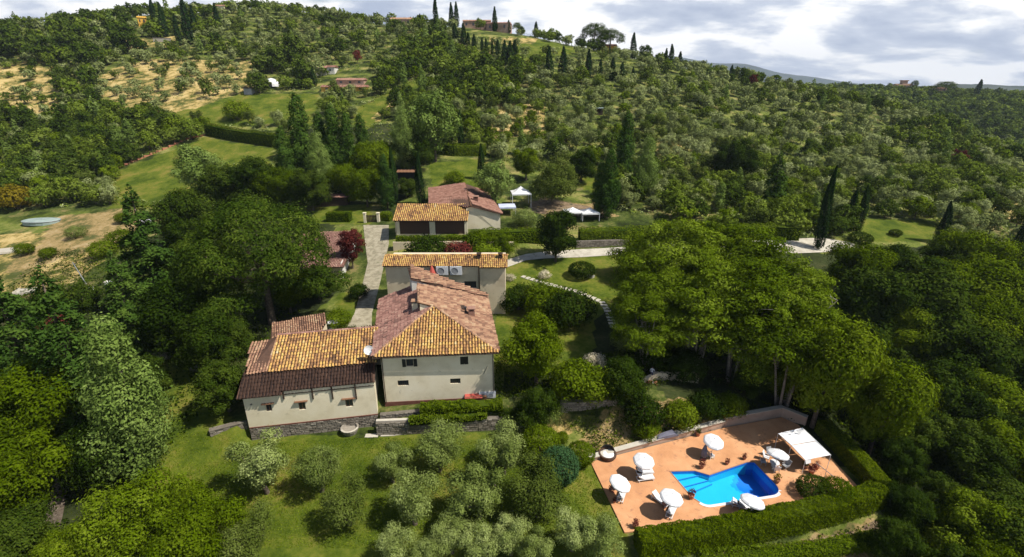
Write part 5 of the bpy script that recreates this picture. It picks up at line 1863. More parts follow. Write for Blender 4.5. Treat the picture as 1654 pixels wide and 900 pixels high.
LG = 'white sun loungers on the pool terrace'
for px, py, rz, lab in [
        (1042, 775, 1.75, 'white lounger lying sideways below the umbrella left of the pool'),
        (1041, 765, 1.65, 'second white lounger tucked under the umbrella left of the pool'),
        (1004, 803, 2.7, 'white lounger mostly hidden by the leftmost umbrella'),
        (1084, 829, 2.55, 'white lounger right of the terracotta low table near the front hedge'),
        (1066, 811, .65, 'white lounger on the left under the umbrella near the front hedge'),
        (1197, 820, 1.2, 'white lounger beside the umbrella at the near side of the pool'),
        (1208, 823, 1.2, 'white lounger almost hidden between the front hedge and the near umbrella')]:
    put('lounger', lounger_proto, px, py, rz, lab, 'sun lounger', LG)
for px, py, rz, mt, lab in [
        (1237, 743, .9, 'white_paint', 'white patio chair left of the table beside the right hand umbrella'),
        (1253, 762, 2.9, 'white_paint', 'white patio chair at the near side of the table by the awning'),
        (1232, 750, 1.3, 'metal', 'grey patio chair closest to the deep end of the pool'),
        (1268, 757, -1.2, 'metal', 'grey patio chair right of the table by the awning'),
        (1243, 738, .2, 'metal', 'grey patio chair behind the table by the awning'),
        (1148, 740, 1.8, 'white_paint', 'white stool chair at the foot of the back umbrella')]:
    put('chair' + mt, (lambda m_=mt: chair_proto(m_)), px, py, rz, lab, 'chair', 'patio chairs on the pool terrace')
for px, py, r, mt, lab in [(1250, 753, .5, 'white_paint', 'round white table among the patio chairs by the awning'),
                           (1073, 820, .3, 'pot', 'small terracotta coloured table between two loungers'),
                           (1030, 762, .28, 'metal_dark', 'small dark table beside the loungers left of the pool'),
                           (1192, 818, .25, 'wicker', 'small brown table near the near side umbrella'),
                           (990, 795, .3, 'pot', 'small terracotta table by the leftmost umbrella')]:
    put('table' + mt + str(r), (lambda r_=r, m_=mt: table_proto(r_, .55, m_)), px, py, 0, lab, 'table', 'small tables on the pool terrace')
# folded grey lounger standing under the back umbrella
t = empty('folded_parasol', loc_t(1136, 741), 0, 'folded grey parasol standing left of the back umbrella', 'parasol')
MB().tube([(0, 0, .05), (0, 0, 2.0)], .03, 6).build('pole', M['metal'], t)
MB().lathe([(.3, .35), (.36, .6), (.3, 1.2), (.14, 1.8), (0, 1.95)], 9).build('canopy', M['grey_cloth'], t)
MB().lathe([(.35, 0), (.35, .08), (0, .1)], 10).build('base', M['stone'], t)


def potted(px, py, label, s=1.0, kindm='plum', z=ZD):
    t = empty('potted_plant', (*at(px, py, z)[:2], z), 0, label, 'potted plant', 'potted plants round the pool', scale=s)
    MB().lathe([(.2, 0), (.3, .42), (.34, .42), (.34, .5), (.26, .5), (.24, .4), (0, .4)], 12).build('pot', M['pot'], t)
    V_, F_, v_ = lobes_to_leaves([(0, 0, .75, .36, .36, .3), (.12, .1, .95, .22, .22, .2)], 260, .13, .5, int(px), per=6, cr=.25, low=-.9)
    link('plant', np_mesh('plant', V_, F_, M[kindm], var=v_), t)
    return t


for px, py, s, km, lab in [
        (1133, 756, 1.0, 'plum', 'reddish potted plant at the back left corner of the pool'),
        (1116, 805, 1.0, 'plum', 'reddish potted plant at the front left corner of the pool'),
        (1254, 780, 1.0, 'rust', 'potted plant at the right hand corner of the pool'),
        (1127, 704, .95, 'broad_dark', 'dark potted plant against the low back wall'),
        (1174, 750, .7, 'plum', 'small reddish plant on the left of two behind the pool'),
        (1202, 742, .7, 'plum', 'small reddish plant on the right of two behind the pool'),
        (1026, 852, .9, 'plum', 'reddish potted plant at the left end of the front hedge'),
        (986, 793, .6, 'plum', 'small red potted plant at the lawn edge behind the leftmost umbrella'),
        (992, 812, .55, 'plum', 'small red potted plant at the lawn edge in front of the leftmost umbrella'),
        (1310, 765, 1.1, 'plum', 'red leaved potted plant under the near corner of the awning'),
        (1300, 757, .9, 'rust', 'russet potted plant under the middle of the awning'),
        (1318, 758, .9, 'pot', 'orange flowering pot beside the awning post')]:
    potted(px, py, lab, s, km)
# round wicker hot tub
t = empty('hot_tub', loc_t(981, 738), 0, 'round brown wicker tub with a white cushion at the back left of the terrace', 'tub')
MB().lathe([(.85, 0), (1.0, .3), (1.0, .55), (.82, .55), (.8, .3), (0, .28)], 22).build('rim', M['wicker'], t)
MB().lathe([(0, .3), (.72, .3), (.74, .42), (.5, .5), (0, .5)], 18).build('cushion', M['white'], t)
MB().add([(math.cos(a) * .98, math.sin(a) * .98, .56) for a in np.linspace(.4, 2.7, 9)] + [(math.cos(a) * .7, math.sin(a) * .75, 1.15) for a in np.linspace(.4, 2.7, 9)],
         [(i, i + 1, i + 10, i + 9) for i in range(8)]).build('hood', M['metal_dark'], t)
# grey cover folded over the wall
p = at(1076, 703, -3.4)
t = empty('folded_cover', (p.x, p.y, -3.62), .25, 'dull purple grey sheet folded over the low back wall', 'cover')
mb = MB()
for i in range(5):
    mb.add([(-1.5 + .05 * i, -.35, .05 + .06 * i), (1.5 - .12 * i, -.3, .1 + .08 * i), (1.4 - .1 * i, .45, .14 + .09 * i), (-1.0 + .1 * i, .4, .08 + .05 * i),
            (-1.5 + .05 * i, -.35, .0 + .06 * i), (1.5 - .12 * i, -.3, .04 + .08 * i), (1.4 - .1 * i, .45, .08 + .09 * i), (-1.0 + .1 * i, .4, .02 + .05 * i)],
           [(0, 1, 2, 3), (7, 6, 5, 4), (0, 4, 5, 1), (1, 5, 6, 2), (2, 6, 7, 3), (3, 7, 4, 0)])
mb.build('cloth', M['grey_cloth'], t)

# big double awning
zA = -2.1
AW = [at(x, y, z) for x, y, z in ((1257, 700, zA), (1296, 691, zA + .1), (1318, 712, zA + .1), (1342, 735, zA - .1), (1301, 743, zA - .25), (1278, 719, zA - .05))]
o_ = Vector((AW[5].x, AW[5].y, ZD))
aw = empty('awning', o_, 0, 'large white double awning on posts at the right of the pool terrace', 'awning')
Q_ = [p - o_ for p in AW]
for a, b, c, d in ((0, 1, 2, 5), (5, 2, 3, 4)):
    A0, A1, A2, A3 = Q_[a], Q_[b], Q_[c], Q_[d]
    if a == 5: A0 = A0 + Vector((.03, -.03, -.04)); A1 = A1 + Vector((.03, -.03, -.04))
    vs = []; n = 9
    for i in range(n):
        for j in range(n):
            u, v = i / (n - 1), j / (n - 1)
            p = A0.lerp(A1, u).lerp(A3.lerp(A2, u), v)
            sag = -.06 * math.sin(math.pi * v) * (1) + .05 * math.sin(u * 9) * math.sin(v * math.pi)
            vs.append(p + Vector((0, 0, sag + .05 * (1 - abs(2 * v - 1)))))
    fs = [(i * n + j, (i + 1) * n + j, (i + 1) * n + j + 1, i * n + j + 1) for i in range(n - 1) for j in range(n - 1)]
    MB().add(vs, fs).build('canopy_panel', M['white'], aw, smooth=True)
for k in (0, 1, 2, 3, 4, 5):
    p = Q_[k]
    MB().tube([(p.x, p.y, -.2), (p.x, p.y, p.z)], .03, 6).build('post', M['white_paint'], aw)
MB().tube([Q_[0] + Vector((0, 0, -.02)), Q_[5], Q_[4] + Vector((0, 0, -.02))], .045, 6).build('rail', M['white_paint'], aw)
MB().tube([Q_[1] + Vector((0, 0, -.02)), Q_[2], Q_[3] + Vector((0, 0, -.02))], .045, 6).build('rail', M['white_paint'], aw)
d0 = Q_[4]
MB().add([d0, d0 + Vector((.7, .2, 0)), d0 + Vector((.75, .1, -.5)), d0 + Vector((.1, -.1, -.5))], [(0, 1, 2, 3)]).build('valance', M['white'], aw)
# handrail beside the right hedge
a, b = at(1318, 748, -3.3), at(1352, 775, -3.3)
t = empty('hand_rail', (a.x, a.y, ZD), 0, 'thin pale rail along the inner side of the right hand hedge', 'rail')
e_ = b - a
MB().tube([(0, 0, .95), (e_.x, e_.y, .95)], .035, 6).build('rail', M['metal'], t)
for k in (0, .5, 1):
    MB().tube([(e_.x * k, e_.y * k, -.2), (e_.x * k, e_.y * k, .93)], .03, 5).build('post', M['metal'], t)


# ------------------------------------------------------------------ hedges
def hedge(name, path, w, h, mat, label, n, size=.16, seed=1, z0=None, group=None, round_=.25, hvar=.08):
    """clipped hedge along a plan path: leaves over top and both faces, dark twig body inside"""
    rng = np.random.default_rng(seed)
    o = Vector((path[0][0], path[0][1], z0 if z0 is not None else hz1(*path[0])))
    root = empty(name, o, 0, label, 'hedge', group)
    P = np.array(path); seg = np.diff(P, axis=0); Ls = np.hypot(seg[:, 0], seg[:, 1]); tot = Ls.sum(); cum = np.concatenate([[0], np.cumsum(Ls)])
    per = 2 * h + w
    s = rng.uniform(-.0, tot, n); k = np.clip(np.searchsorted(cum, s) - 1, 0, len(Ls) - 1)
    t = (s - cum[k]) / Ls[k]
    d = seg[k] / Ls[k][:, None]; nr = np.stack([-d[:, 1], d[:, 0]], -1)
    c = P[k] + seg[k] * t[:, None]
    q = rng.uniform(0, per, n)
    endc = rng.random(n) < (w / (w + tot)) * .8
    lat = np.where(q < h, -w / 2, np.where(q < h + w, q - h - w / 2, w / 2))
    zz = np.where(q < h, q, np.where(q < h + w, h, per - q))
    N2 = np.where(q < h, -1, np.where(q < h + w, 0, 1))
    N = np.stack([nr[:, 0] * N2, nr[:, 1] * N2, (N2 == 0) * 1.0], -1)
    side = rng.random(n) < .5
    c = np.where(endc[:, None], np.where(side[:, None], P[0], P[-1]), c)
    lat = np.where(endc, rng.uniform(-w / 2, w / 2, n), lat); zz = np.where(endc, rng.uniform(0, h, n), zz)
    d0 = -seg[0] / Ls[0]; d1 = seg[-1] / Ls[-1]
    nn = np.where(side[:, None], d0, d1)
    N = np.where(endc[:, None], np.concatenate([nn, np.zeros((n, 1))], 1), N)
    nr = np.where(endc[:, None], np.stack([-nn[:, 1], nn[:, 0]], -1), nr)
    # slightly rounded shoulders
    sh = np.clip((zz - (h - round_)) / round_, 0, 1) * np.clip((np.abs(lat) - (w / 2 - round_)) / round_, 0, 1)
    zz = zz - sh * round_ * .35; lat = lat * (1 - .08 * sh)
    wob = hvar * (np.sin(s * 1.7 + seed) + np.sin(s * .63) + .8 * np.sin(s * 4.1 + lat * 3))
    j = -np.abs(rng.normal(size=n)) * .09 + rng.uniform(0, .07, n)
    x = c[:, 0] + nr[:, 0] * lat + N[:, 0] * j; y = c[:, 1] + nr[:, 1] * lat + N[:, 1] * j
    gz = np.full(n, o.z) if z0 is not None else hz(x, y)
    Pp = np.stack([x - o.x, y - o.y, gz - o.z + zz * (1 + wob * .5 / max(h, .5)) + N[:, 2] * j], -1)
    cell = np.sin(s * 5.3 + zz * 4.1) * np.sin(s * 2.1 - lat * 6 + zz * 2)
    V_, F_, v_ = leaf_quads(Pp, N, size, .55, rng, .3 + .2 * cell + .45 * rng.random(n), .25, .9)
    link('foliage', np_mesh(name + '_foliage', V_, F_, M[mat], var=v_), root)
    mb = MB(); w2 = w / 2 - .16
    rows = []
    for i in range(len(P)):
        a = seg[max(i - 1, 0)] / Ls[max(i - 1, 0)]; b = seg[min(i, len(seg) - 1)] / Ls[min(i, len(seg) - 1)]
        dd_ = a + b; dd_ /= np.hypot(*dd_)
        nx_, ny_ = -dd_[1], dd_[0]
        g = (o.z if z0 is not None else hz1(*P[i])) - o.z
        x, y = P[i] - P[0]
        rows.append([(x + nx_ * a_ * w2, y + ny_ * a_ * w2, g + z_) for a_, z_ in ((-1, -.3), (-1, h - .18), (1, h - .18), (1, -.3))])
    vs = [p for r in rows for p in r]
    fs = []
    for i in range(len(rows) - 1):
        a, b = i * 4, i * 4 + 4
        fs += [(a, b, b + 1, a + 1), (a + 1, b + 1, b + 2, a + 2), (a + 2, b + 2, b + 3, a + 3)]
    fs += [(0, 1, 2, 3), tuple(len(vs) - 4 + k for k in (3, 2, 1, 0))]
    mb.add(vs, fs).build('twigs', M['broad_dark'], root)
    return root


def pxp(px, py, z=None):
    p = ground(px, py) if z is None else at(px, py, z)
    return (p.x, p.y)


hp = [(11.4, 33.2), (18, 34.3), (25, 35.8), (31, 37.2), (35.5, 38.4), (37.6, 39.4)]
hedge('front_hedge', hp, 1.9, 3.6, 'hedge', 'long clipped hedge along the front of the pool terrace', 42000, .18, 1, z0=-6.2, hvar=.13)
hedge('side_hedge', [(37.9, 39.6), (38.0, 42), (38.0, 45), (37.6, 49.5)], 1.7, 2.2, 'hedge', 'clipped hedge running back along the right side of the pool terrace', 14000, .17, 2, z0=-4.6)
hedge('lower_hedge', [pxp(1130, 920), pxp(1230, 907), pxp(1330, 893), pxp(1415, 876)], 1.5, 1.0, 'bright', 'lower untrimmed hedge beyond the path in front of the pool hedge', 9000, .18, 3)
hedge('meadow_hedge', [pxp(338, 217), pxp(372, 224), pxp(410, 230), pxp(458, 237)], 3.0, 3.6, 'hedge', 'thick dark fronted hedge at the top of the left lawn', 9000, .34, 4)
hedge('box_hedge', [pxp(530, 357), pxp(567, 357)], 1.8, 2.2, 'bright', 'square box hedge left of the garden gate', 3000, .22, 5)
hedge('box_hedge', [pxp(617, 355), pxp(632, 356)], 1.6, 1.8, 'bright', 'short box hedge right of the garden gate', 1800, .22, 6)
hedge('vine_hedge', [(g0.x + .6, g0.y + 1.0), (g1_.x, g1_.y + 1.0)], 1.4, 1.1, 'bright', 'leafy vine hedge on the terrace wall below the loggia', 3600, .3, 7, z0=4.55, hvar=.2)
hedge('roadside_hedge', [pxp(935, 391), pxp(985, 390), pxp(1040, 389), pxp(1110, 386), pxp(1190, 384), pxp(1285, 385)], 2.6, 2.9, 'bright', 'long hedge above the pale road', 13000, .3, 8, hvar=.22)
hedge('terrace_hedge', [pxp(690, 246), pxp(735, 250), pxp(785, 250)], 3, 3.0, 'broad', 'hedge behind the bright upper lawn', 4000, .4, 9, hvar=.15)
hedge('garden_hedge', [pxp(775, 392), pxp(850, 389), pxp(880, 391)], 2.4, 2.6, 'bright', 'bright hedge between the upper house and the magnolia', 4500, .28, 10, hvar=.25)
hedge('wall_creeper', [(-10.8, 49.0), (-6, 49.4), (-1.2, 49.8)], 1.5, .8, 'broad', 'creeping greenery on the ledge below the farmhouse', 4200, .18, 11, z0=-.75, hvar=.2)
hedge('lower_creeper', [(-12.0, 47.9), (-7, 48.3), (-3.0, 48.9)], .9, .7, 'bright', 'bright creeper trailing along the top of the long retaining wall', 2600, .17, 12, z0=-1.55, hvar=.2)

# ------------------------------------------------------------------ walls, steps, roads, path
wall_run('retaining_wall', [(-15.9, 47.7), (-10, 48.0), (-4, 48.5), (1.5, 49.1)], [-1.55, -1.55, -1.6, -1.9], -3.9, .6, 'stone', 'long rubble stone retaining wall below the farmhouse', 'wall', seed=3)
wall_run('ledge_wall', [(-15.7, 48.95), (-10, 49.45), (-2, 50.0)], [-1.35, -1.05, -.72], -2.4, .5, 'stone', 'short stone ledge wall directly under the farmhouse plinth', 'wall', seed=4)
MB().box(0, 0, 0, 5.4, .4, .12).build('ledge_path', M['stone_pale'], None, (-15.9, 47.9, -1.54), .06, label='pale stone ledge between the two walls', kind='structure')
a, b = pxp(340, 706), pxp(403, 700)
wall_run('low_stone_wall', [a, b], hz1(*a) + .75, hz1(*a) - .5, .5, 'stone', 'low stone wall running left from the low wing', 'wall', seed=5, cap='stone')
a, b, c = pxp(872, 654, -.4), pxp(935, 652, -.4), pxp(1000, 646, -.4)
wall_run('garden_wall', [a, b, c], [-.2, -.2, -.3], -2.4, .6, 'stone', 'shaded rubble wall above the bank behind the round bushes', 'wall', seed=6)
a, b, c = at(1028, 632, -1.6), at(1060, 620, -1.6), at(1128, 618, -1.6)
wall_run('plastered_wall', [(a.x, a.y), (b.x, b.y), (c.x, c.y)], [-.5, 0, -.3], -3.4, .5, 'wall_beige', 'dull plastered wall behind the garden steps', 'wall', stones=False)
a = pxp(945, 388); b = pxp(1035, 386); c = pxp(1110, 394)
wall_run('road_wall', [pxp(930, 400), pxp(985, 398), pxp(1045, 395)], [4.2, 4.2, 4.0], .8, .5, 'stone', 'brownish stone wall beside the pale road under the hedge', 'wall', seed=7)
# garden steps going down to the pool
st = empty('garden_steps', (at(1045, 612, -.6)[0], at(1045, 612, -.6)[1], 0), 0, 'narrow terracotta steps with pale edges descending towards the pool', 'steps')
A0 = at(1040, 610, -.6); A1 = at(1108, 645, -2.4)
for k in range(12):
    p = A0.lerp(A1, k / 11) - Vector((A0.x, A0.y, 0))
    MB().box(-.35, -.7, -.35, .35, .7, .0).build('step', M['pot'], st, (p.x, p.y, p.z), -.3)
    if k % 3 == 1:
        MB().box(.2, -.72, .003, .36, .72, .03).build('step_edge', M['stone_pale'], st, (p.x, p.y, p.z), -.3)
# stone basin and slabs at the wall foot
g = ground(566, 699)
t = empty('stone_trough', g, .1, 'curved pale stone basin against the retaining wall', 'stone basin')
MB().lathe([(.75, 0), (1.0, .55), (1.05, .8), (.85, .8), (.78, .5), (0, .45)], 14).build('basin', M['stone'], t)
MB().add([(math.cos(a) * 1.06, math.sin(a) * 1.06, .81) for a in np.linspace(3.6, 6.2, 8)] + [(math.cos(a) * .84, math.sin(a) * .84, .83) for a in np.linspace(3.6, 6.2, 8)],
         [(i, i + 1, i + 9, i + 8) for i in range(7)]).build('rim', M['stone_pale'], t)
pad = empty('stone_pad', ground(608, 704), .05, 'pale flat stones in the grass at the wall foot', None, kind='structure')
for k, (x, w) in enumerate(((-1.3, 1.5), (.5, 1.7), (2.0, 1.0))):
    MB().box(0, -.3, -.1, w, .35 + .1 * (k % 2), .06).build('slab', M['stone_pale'], pad, (x, k * .12, 0), .03 * k)
# stepping stone path
path = empty('garden_path', ground(905, 464), 0, 'curving path of pale stepping slabs over the lawn', None, kind='structure')
pts = [(842, 446), (858, 451), (878, 457), (904, 464), (931, 471), (953, 480), (972, 488), (981, 501), (986, 515), (991, 530)]
G_ = [ground(*p) for p in pts]
o_ = path.location.copy()
cum = [0]
for a, b in zip(G_[:-1], G_[1:]): cum.append(cum[-1] + (b - a).length)
n = int(cum[-1] / .95)
for k in range(n):
    s = cum[-1] * (k + .5) / n
    i = max(j for j in range(len(cum)) if cum[j] <= s); i = min(i, len(G_) - 2)
    d = G_[i + 1] - G_[i]
    p = G_[i] + d * ((s - cum[i]) / d.length)
    z = hz1(p.x, p.y)
    w, l = random.uniform(.5, .62), random.uniform(.33, .4)
    MB().box(-l, -w, -.15, l, w, .07, taper=.06).build('slab', M['stone_pale'], path, (p.x - o_.x, p.y - o_.y, z - o_.z), math.atan2(d.y, d.x) + random.uniform(-.12, .12))
edge = empty('stone_edging', ground(1060, 530), 0, 'low pale stone edging leading right under the feathery trees', None, kind='structure')
o_ = edge.location.copy()
E_ = [ground(*p) for p in ((998, 535), (1030, 531), (1060, 528), (1120, 526), (1160, 529), (1240, 524))]
for a, b in zip(E_[:-1], E_[1:]):
    m_ = max(1, int((b - a).length / .8))
    for k in range(m_):
        p = a.lerp(b, (k + .5) / m_)
        MB().box(-.37, -.2, -.2, .37, .2, .3, taper=.12).build('stone', M['stone_pale'], edge, (p.x - o_.x, p.y - o_.y, hz1(p.x, p.y) - o_.z), math.atan2((b - a).y, (b - a).x) + random.uniform(-.1, .1))


def road(name, L_, R_, mat, label, lift=.06, sub=10, cross=6):
    return ribbon(name, [pxp(*p) for p in L_], [pxp(*p) for p in R_], mat, label, lift, sub, cross)


road('drive', [(552, 545), (573, 506), (584, 465), (594, 425), (590, 395), (587, 364)], [(600, 545), (601, 506), (612, 465), (620, 430), (628, 395), (628, 364)], 'drive', 'stone paved drive rising past the farmhouse', .07, 14, 8)
road('gravel_road', [(820, 420), (850, 411), (880, 407), (940, 403), (1030, 398), (1120, 395), (1210, 390), (1280, 386), (1330, 385), (1380, 393)],
     [(820, 432), (850, 421), (880, 418), (940, 416), (1030, 409), (1120, 409), (1210, 408), (1280, 410), (1330, 408), (1380, 404)], 'gravel', 'pale gravel road curving behind the trees', .08, 12, 6)
road('lane', [(55, 905), (70, 840), (85, 790), (95, 755)], [(95, 905), (100, 840), (108, 790), (115, 755)], 'bark', 'shaded pale lane between the trees at lower left', .06)  # dark bark colour stands in for the shade on the lane
road('hedge_path', [(1150, 898), (1260, 884), (1380, 858), (1425, 838)], [(1150, 906), (1260, 892), (1390, 868), (1440, 848)], 'earth', 'narrow earth path in front of the pool hedge', .06)
road('garden_terrace', [(858, 326), (890, 322), (930, 330), (985, 340)], [(850, 343), (890, 347), (930, 350), (985, 352)], 'earth', 'earthy paved garden terrace around the white marquees', .06)
# brick edging of the left lawn
edge2 = empty('lawn_kerb', ground(250, 245), 0, 'orange brick kerb along the left lawn', 'kerb')
o_ = edge2.location.copy()
E_ = [ground(*p) for p in ((188, 273), (222, 259), (262, 243), (300, 226), (332, 218))]
for a, b in zip(E_[:-1], E_[1:]):
    m_ = max(1, int((b - a).length / 2.2))
    for k in range(m_):
        p = a.lerp(b, (k + .5) / m_)
        MB().box(-1.05, -.3, -.3, 1.05, .3, .45, taper=.05).build('brick', M['pot'], edge2, (p.x - o_.x, p.y - o_.y, hz1(p.x, p.y) - o_.z), math.atan2((b - a).y, (b - a).x))

# gate with pillars
g = ground(601, 359)
t = empty('garden_gate', g, 0, 'wooden garden gate between two pale pillars at the top of the drive', 'gate')
for a in (-1.6, 1.6):
    MB().box(a - .3, -.3, -.3, a + .3, .3, 2.2).box(a - .38, -.38, 2.203, a + .38, .38, 2.35).build('pillar', M['wall_cream'], t)
for k in range(8):
    x = -1.22 + k * .35
    MB().box(x - .13, -.05, .1, x + .13, .05, 1.75).build('board', M['wood_dark'], t)
MB().box(-1.3, .052, .4, 1.3, .1, .55).box(-1.3, .052, 1.3, 1.3, .1, 1.45).build('gate_rail', M['wood_dark'], t)

# units and red cover at the right foot of the house
for px, lab in ((781, 'left white air conditioner box at the foot of the farmhouse'), (794, 'right white air conditioner box at the foot of the farmhouse')):
    p = at(px, 641, -.55)
    ac_unit(p.x, p.y - .1, -.6, .05, lab, 1.15)
p = at(752, 641, -.5)
t = empty('red_cover', (p.x, p.y - .3, -.62), .05, 'dull red cover over a low heap at the foot of the farmhouse wall', 'cover')
MB().box(0, -.4, 0, 2.6, .4, .5).build('pile', M['wood'], t)
MB().add([(-.05, -.5, .42), (2.1, -.5, .42), (2.1, .45, .75), (-.05, .45, .75)], [(0, 1, 2, 3)]).build('cover', M['red'], t)

# white marquees
def marquee(px, py, w, h, label, mat='white', peak=.9, open_=True):
    g = ground(px, py)
    t = empty('marquee', g, .1, label, 'marquee', 'white marquees in the upper garden')
    mb = MB(); n = 9
    vs = []
    for i in range(n):
        for j in range(n):
            u, v = i / (n - 1) * 2 - 1, j / (n - 1) * 2 - 1
            m_ = max(abs(u), abs(v))
            vs.append((u * w / 2, v * w / 2, h + peak * (1 - m_) ** 1.5 - .08 * (1 - abs(abs(u) - abs(v))) * m_ * .5))
    fs = [(i * n + j, (i + 1) * n + j, (i + 1) * n + j + 1, i * n + j + 1) for i in range(n - 1) for j in range(n - 1)]
    mb.add(vs, fs)
    for a, b in (((-1, -1), (1, -1)), ((1, -1), (1, 1)), ((1, 1), (-1, 1)), ((-1, 1), (-1, -1))):
        mb.poly([(a[0] * w / 2, a[1] * w / 2, h - .02), (b[0] * w / 2, b[1] * w / 2, h - .02), (b[0] * w / 2, b[1] * w / 2, h - .35), (a[0] * w / 2, a[1] * w / 2, h - .35)])
    mb.build('canopy', M[mat], t)
    for a in (-1, 1):
        for b in (-1, 1):
            MB().box(a * (w / 2 - .1) - .05, b * (w / 2 - .1) - .05, 0, a * (w / 2 - .1) + .05, b * (w / 2 - .1) + .05, h - .03).build('post', M['white_paint'], t)
    return t


marquee(841, 333, 4.8, 3.6, 'tall white marquee with a peaked roof beside the leafy tree', peak=1.5)
marquee(819, 345, 4.0, 2.0, 'low pale blue canopy between the upper house and the tall marquee', 'white_blue', .2)
marquee(924, 353, 3.8, 1.9, 'low white marquee on the left of the pair behind the magnolia', peak=.9)
marquee(951, 354, 4.2, 1.9, 'low white marquee on the right of the pair behind the magnolia', peak=.9)

# pole, tank cover, sheets, slabs at left
a = ground(152, 478)
t = empty('utility_pole', a, 0, 'thin grey leaning pole with a white box at the edge of the left field', 'pole')
tp = at(131, 420, a.z + 6.3) - a
MB().tube([(0, 0, -.3), (tp.x * .9, 0, 6.6)], [.1, .06], 7).build('pole', M['metal'], t)
MB().box(-.3, -.2, 1.2, .3, .2, 1.9).build('box', M['white_paint'], t, (.1, -.2, 0))
for k in (1, -1):
    MB().tube([(tp.x * .85 - .4 * k, 0, 6.2), (tp.x * .85 + .4 * k, 0, 6.25)], .03, 4).build('crossbar', M['metal'], t)
def flat_thing(name, px, py, wx, wy, h, mat, label, cat, rz=0.0, rnd_=True):
    g = ground(px, py)
    t = empty(name, g, rz, label, cat)
    if rnd_:
        mb = MB(); n = 18
        prof = [(1, -.2), (1, h), (.85, h + .12), (.4, h + .2), (0, h + .22)]
        vs = []
        for r, z in prof:
            for k in range(n):
                a = 2 * math.pi * k / n
                vs.append((math.cos(a) * r * wx / 2, math.sin(a) * r * wy / 2, z + .04 * math.sin(a * 3)))
        fs = [(i * n + k, i * n + (k + 1) % n, (i + 1) * n + (k + 1) % n, (i + 1) * n + k) for i in range(4) for k in range(n)]
        mb.add(vs, fs).build('sheet', M[mat], t)
        MB().tube([(wx / 2 * math.cos(a) * 1.02, wy / 2 * math.sin(a) * 1.02, h * .9) for a in np.linspace(0, 6.283, 19)], .06, 4).build('rim', M['metal'], t)
    else:
        MB().box(-wx / 2, -wy / 2, -.2, wx / 2, wy / 2, h, taper=.05).build('sheet', M[mat], t)
        MB().box(-wx / 2 - .05, -wy / 2 - .05, h + .003, -wx / 2 + .2, wy / 2 + .05, h + .12).build('edge', M['stone_pale'], t)
    return t


flat_thing('covered_tank', 68, 360, 9.5, 5.5, .8, 'tarp', 'oval garden tank covered with a grey green sheet', 'tank')
flat_thing('stone_slab', 14, 405, 7, 4, .25, 'stone_pale', 'pale bare concrete patch at the left edge of the field', 'slab', .4, False)
flat_thing('stone_slab', 47, 471, 4.5, 3.0, .3, 'stone_pale', 'grey concrete slab at the lower corner of the left field', 'slab', .3, False)
flat_thing('garden_table', 237, 359, 2.6, 1.2, .7, 'white', 'white garden table at the right end of the dry field', 'table', .2, False)
flat_thing('garden_table', 178, 462, 1.2, .9, .9, 'white', 'small white box among the bushes right of the grey pole', 'box', .2, False)
flat_thing('boulder', 315, 596, 1.5, 1.1, .5, 'stone', 'grey boulder on the shaded lawn left of the low wing', 'boulder')
flat_thing('white_rock', 954, 448, 1.4, .9, .35, 'stone_pale', 'pale rock beside the dark round bush on the upper lawn', 'rock')

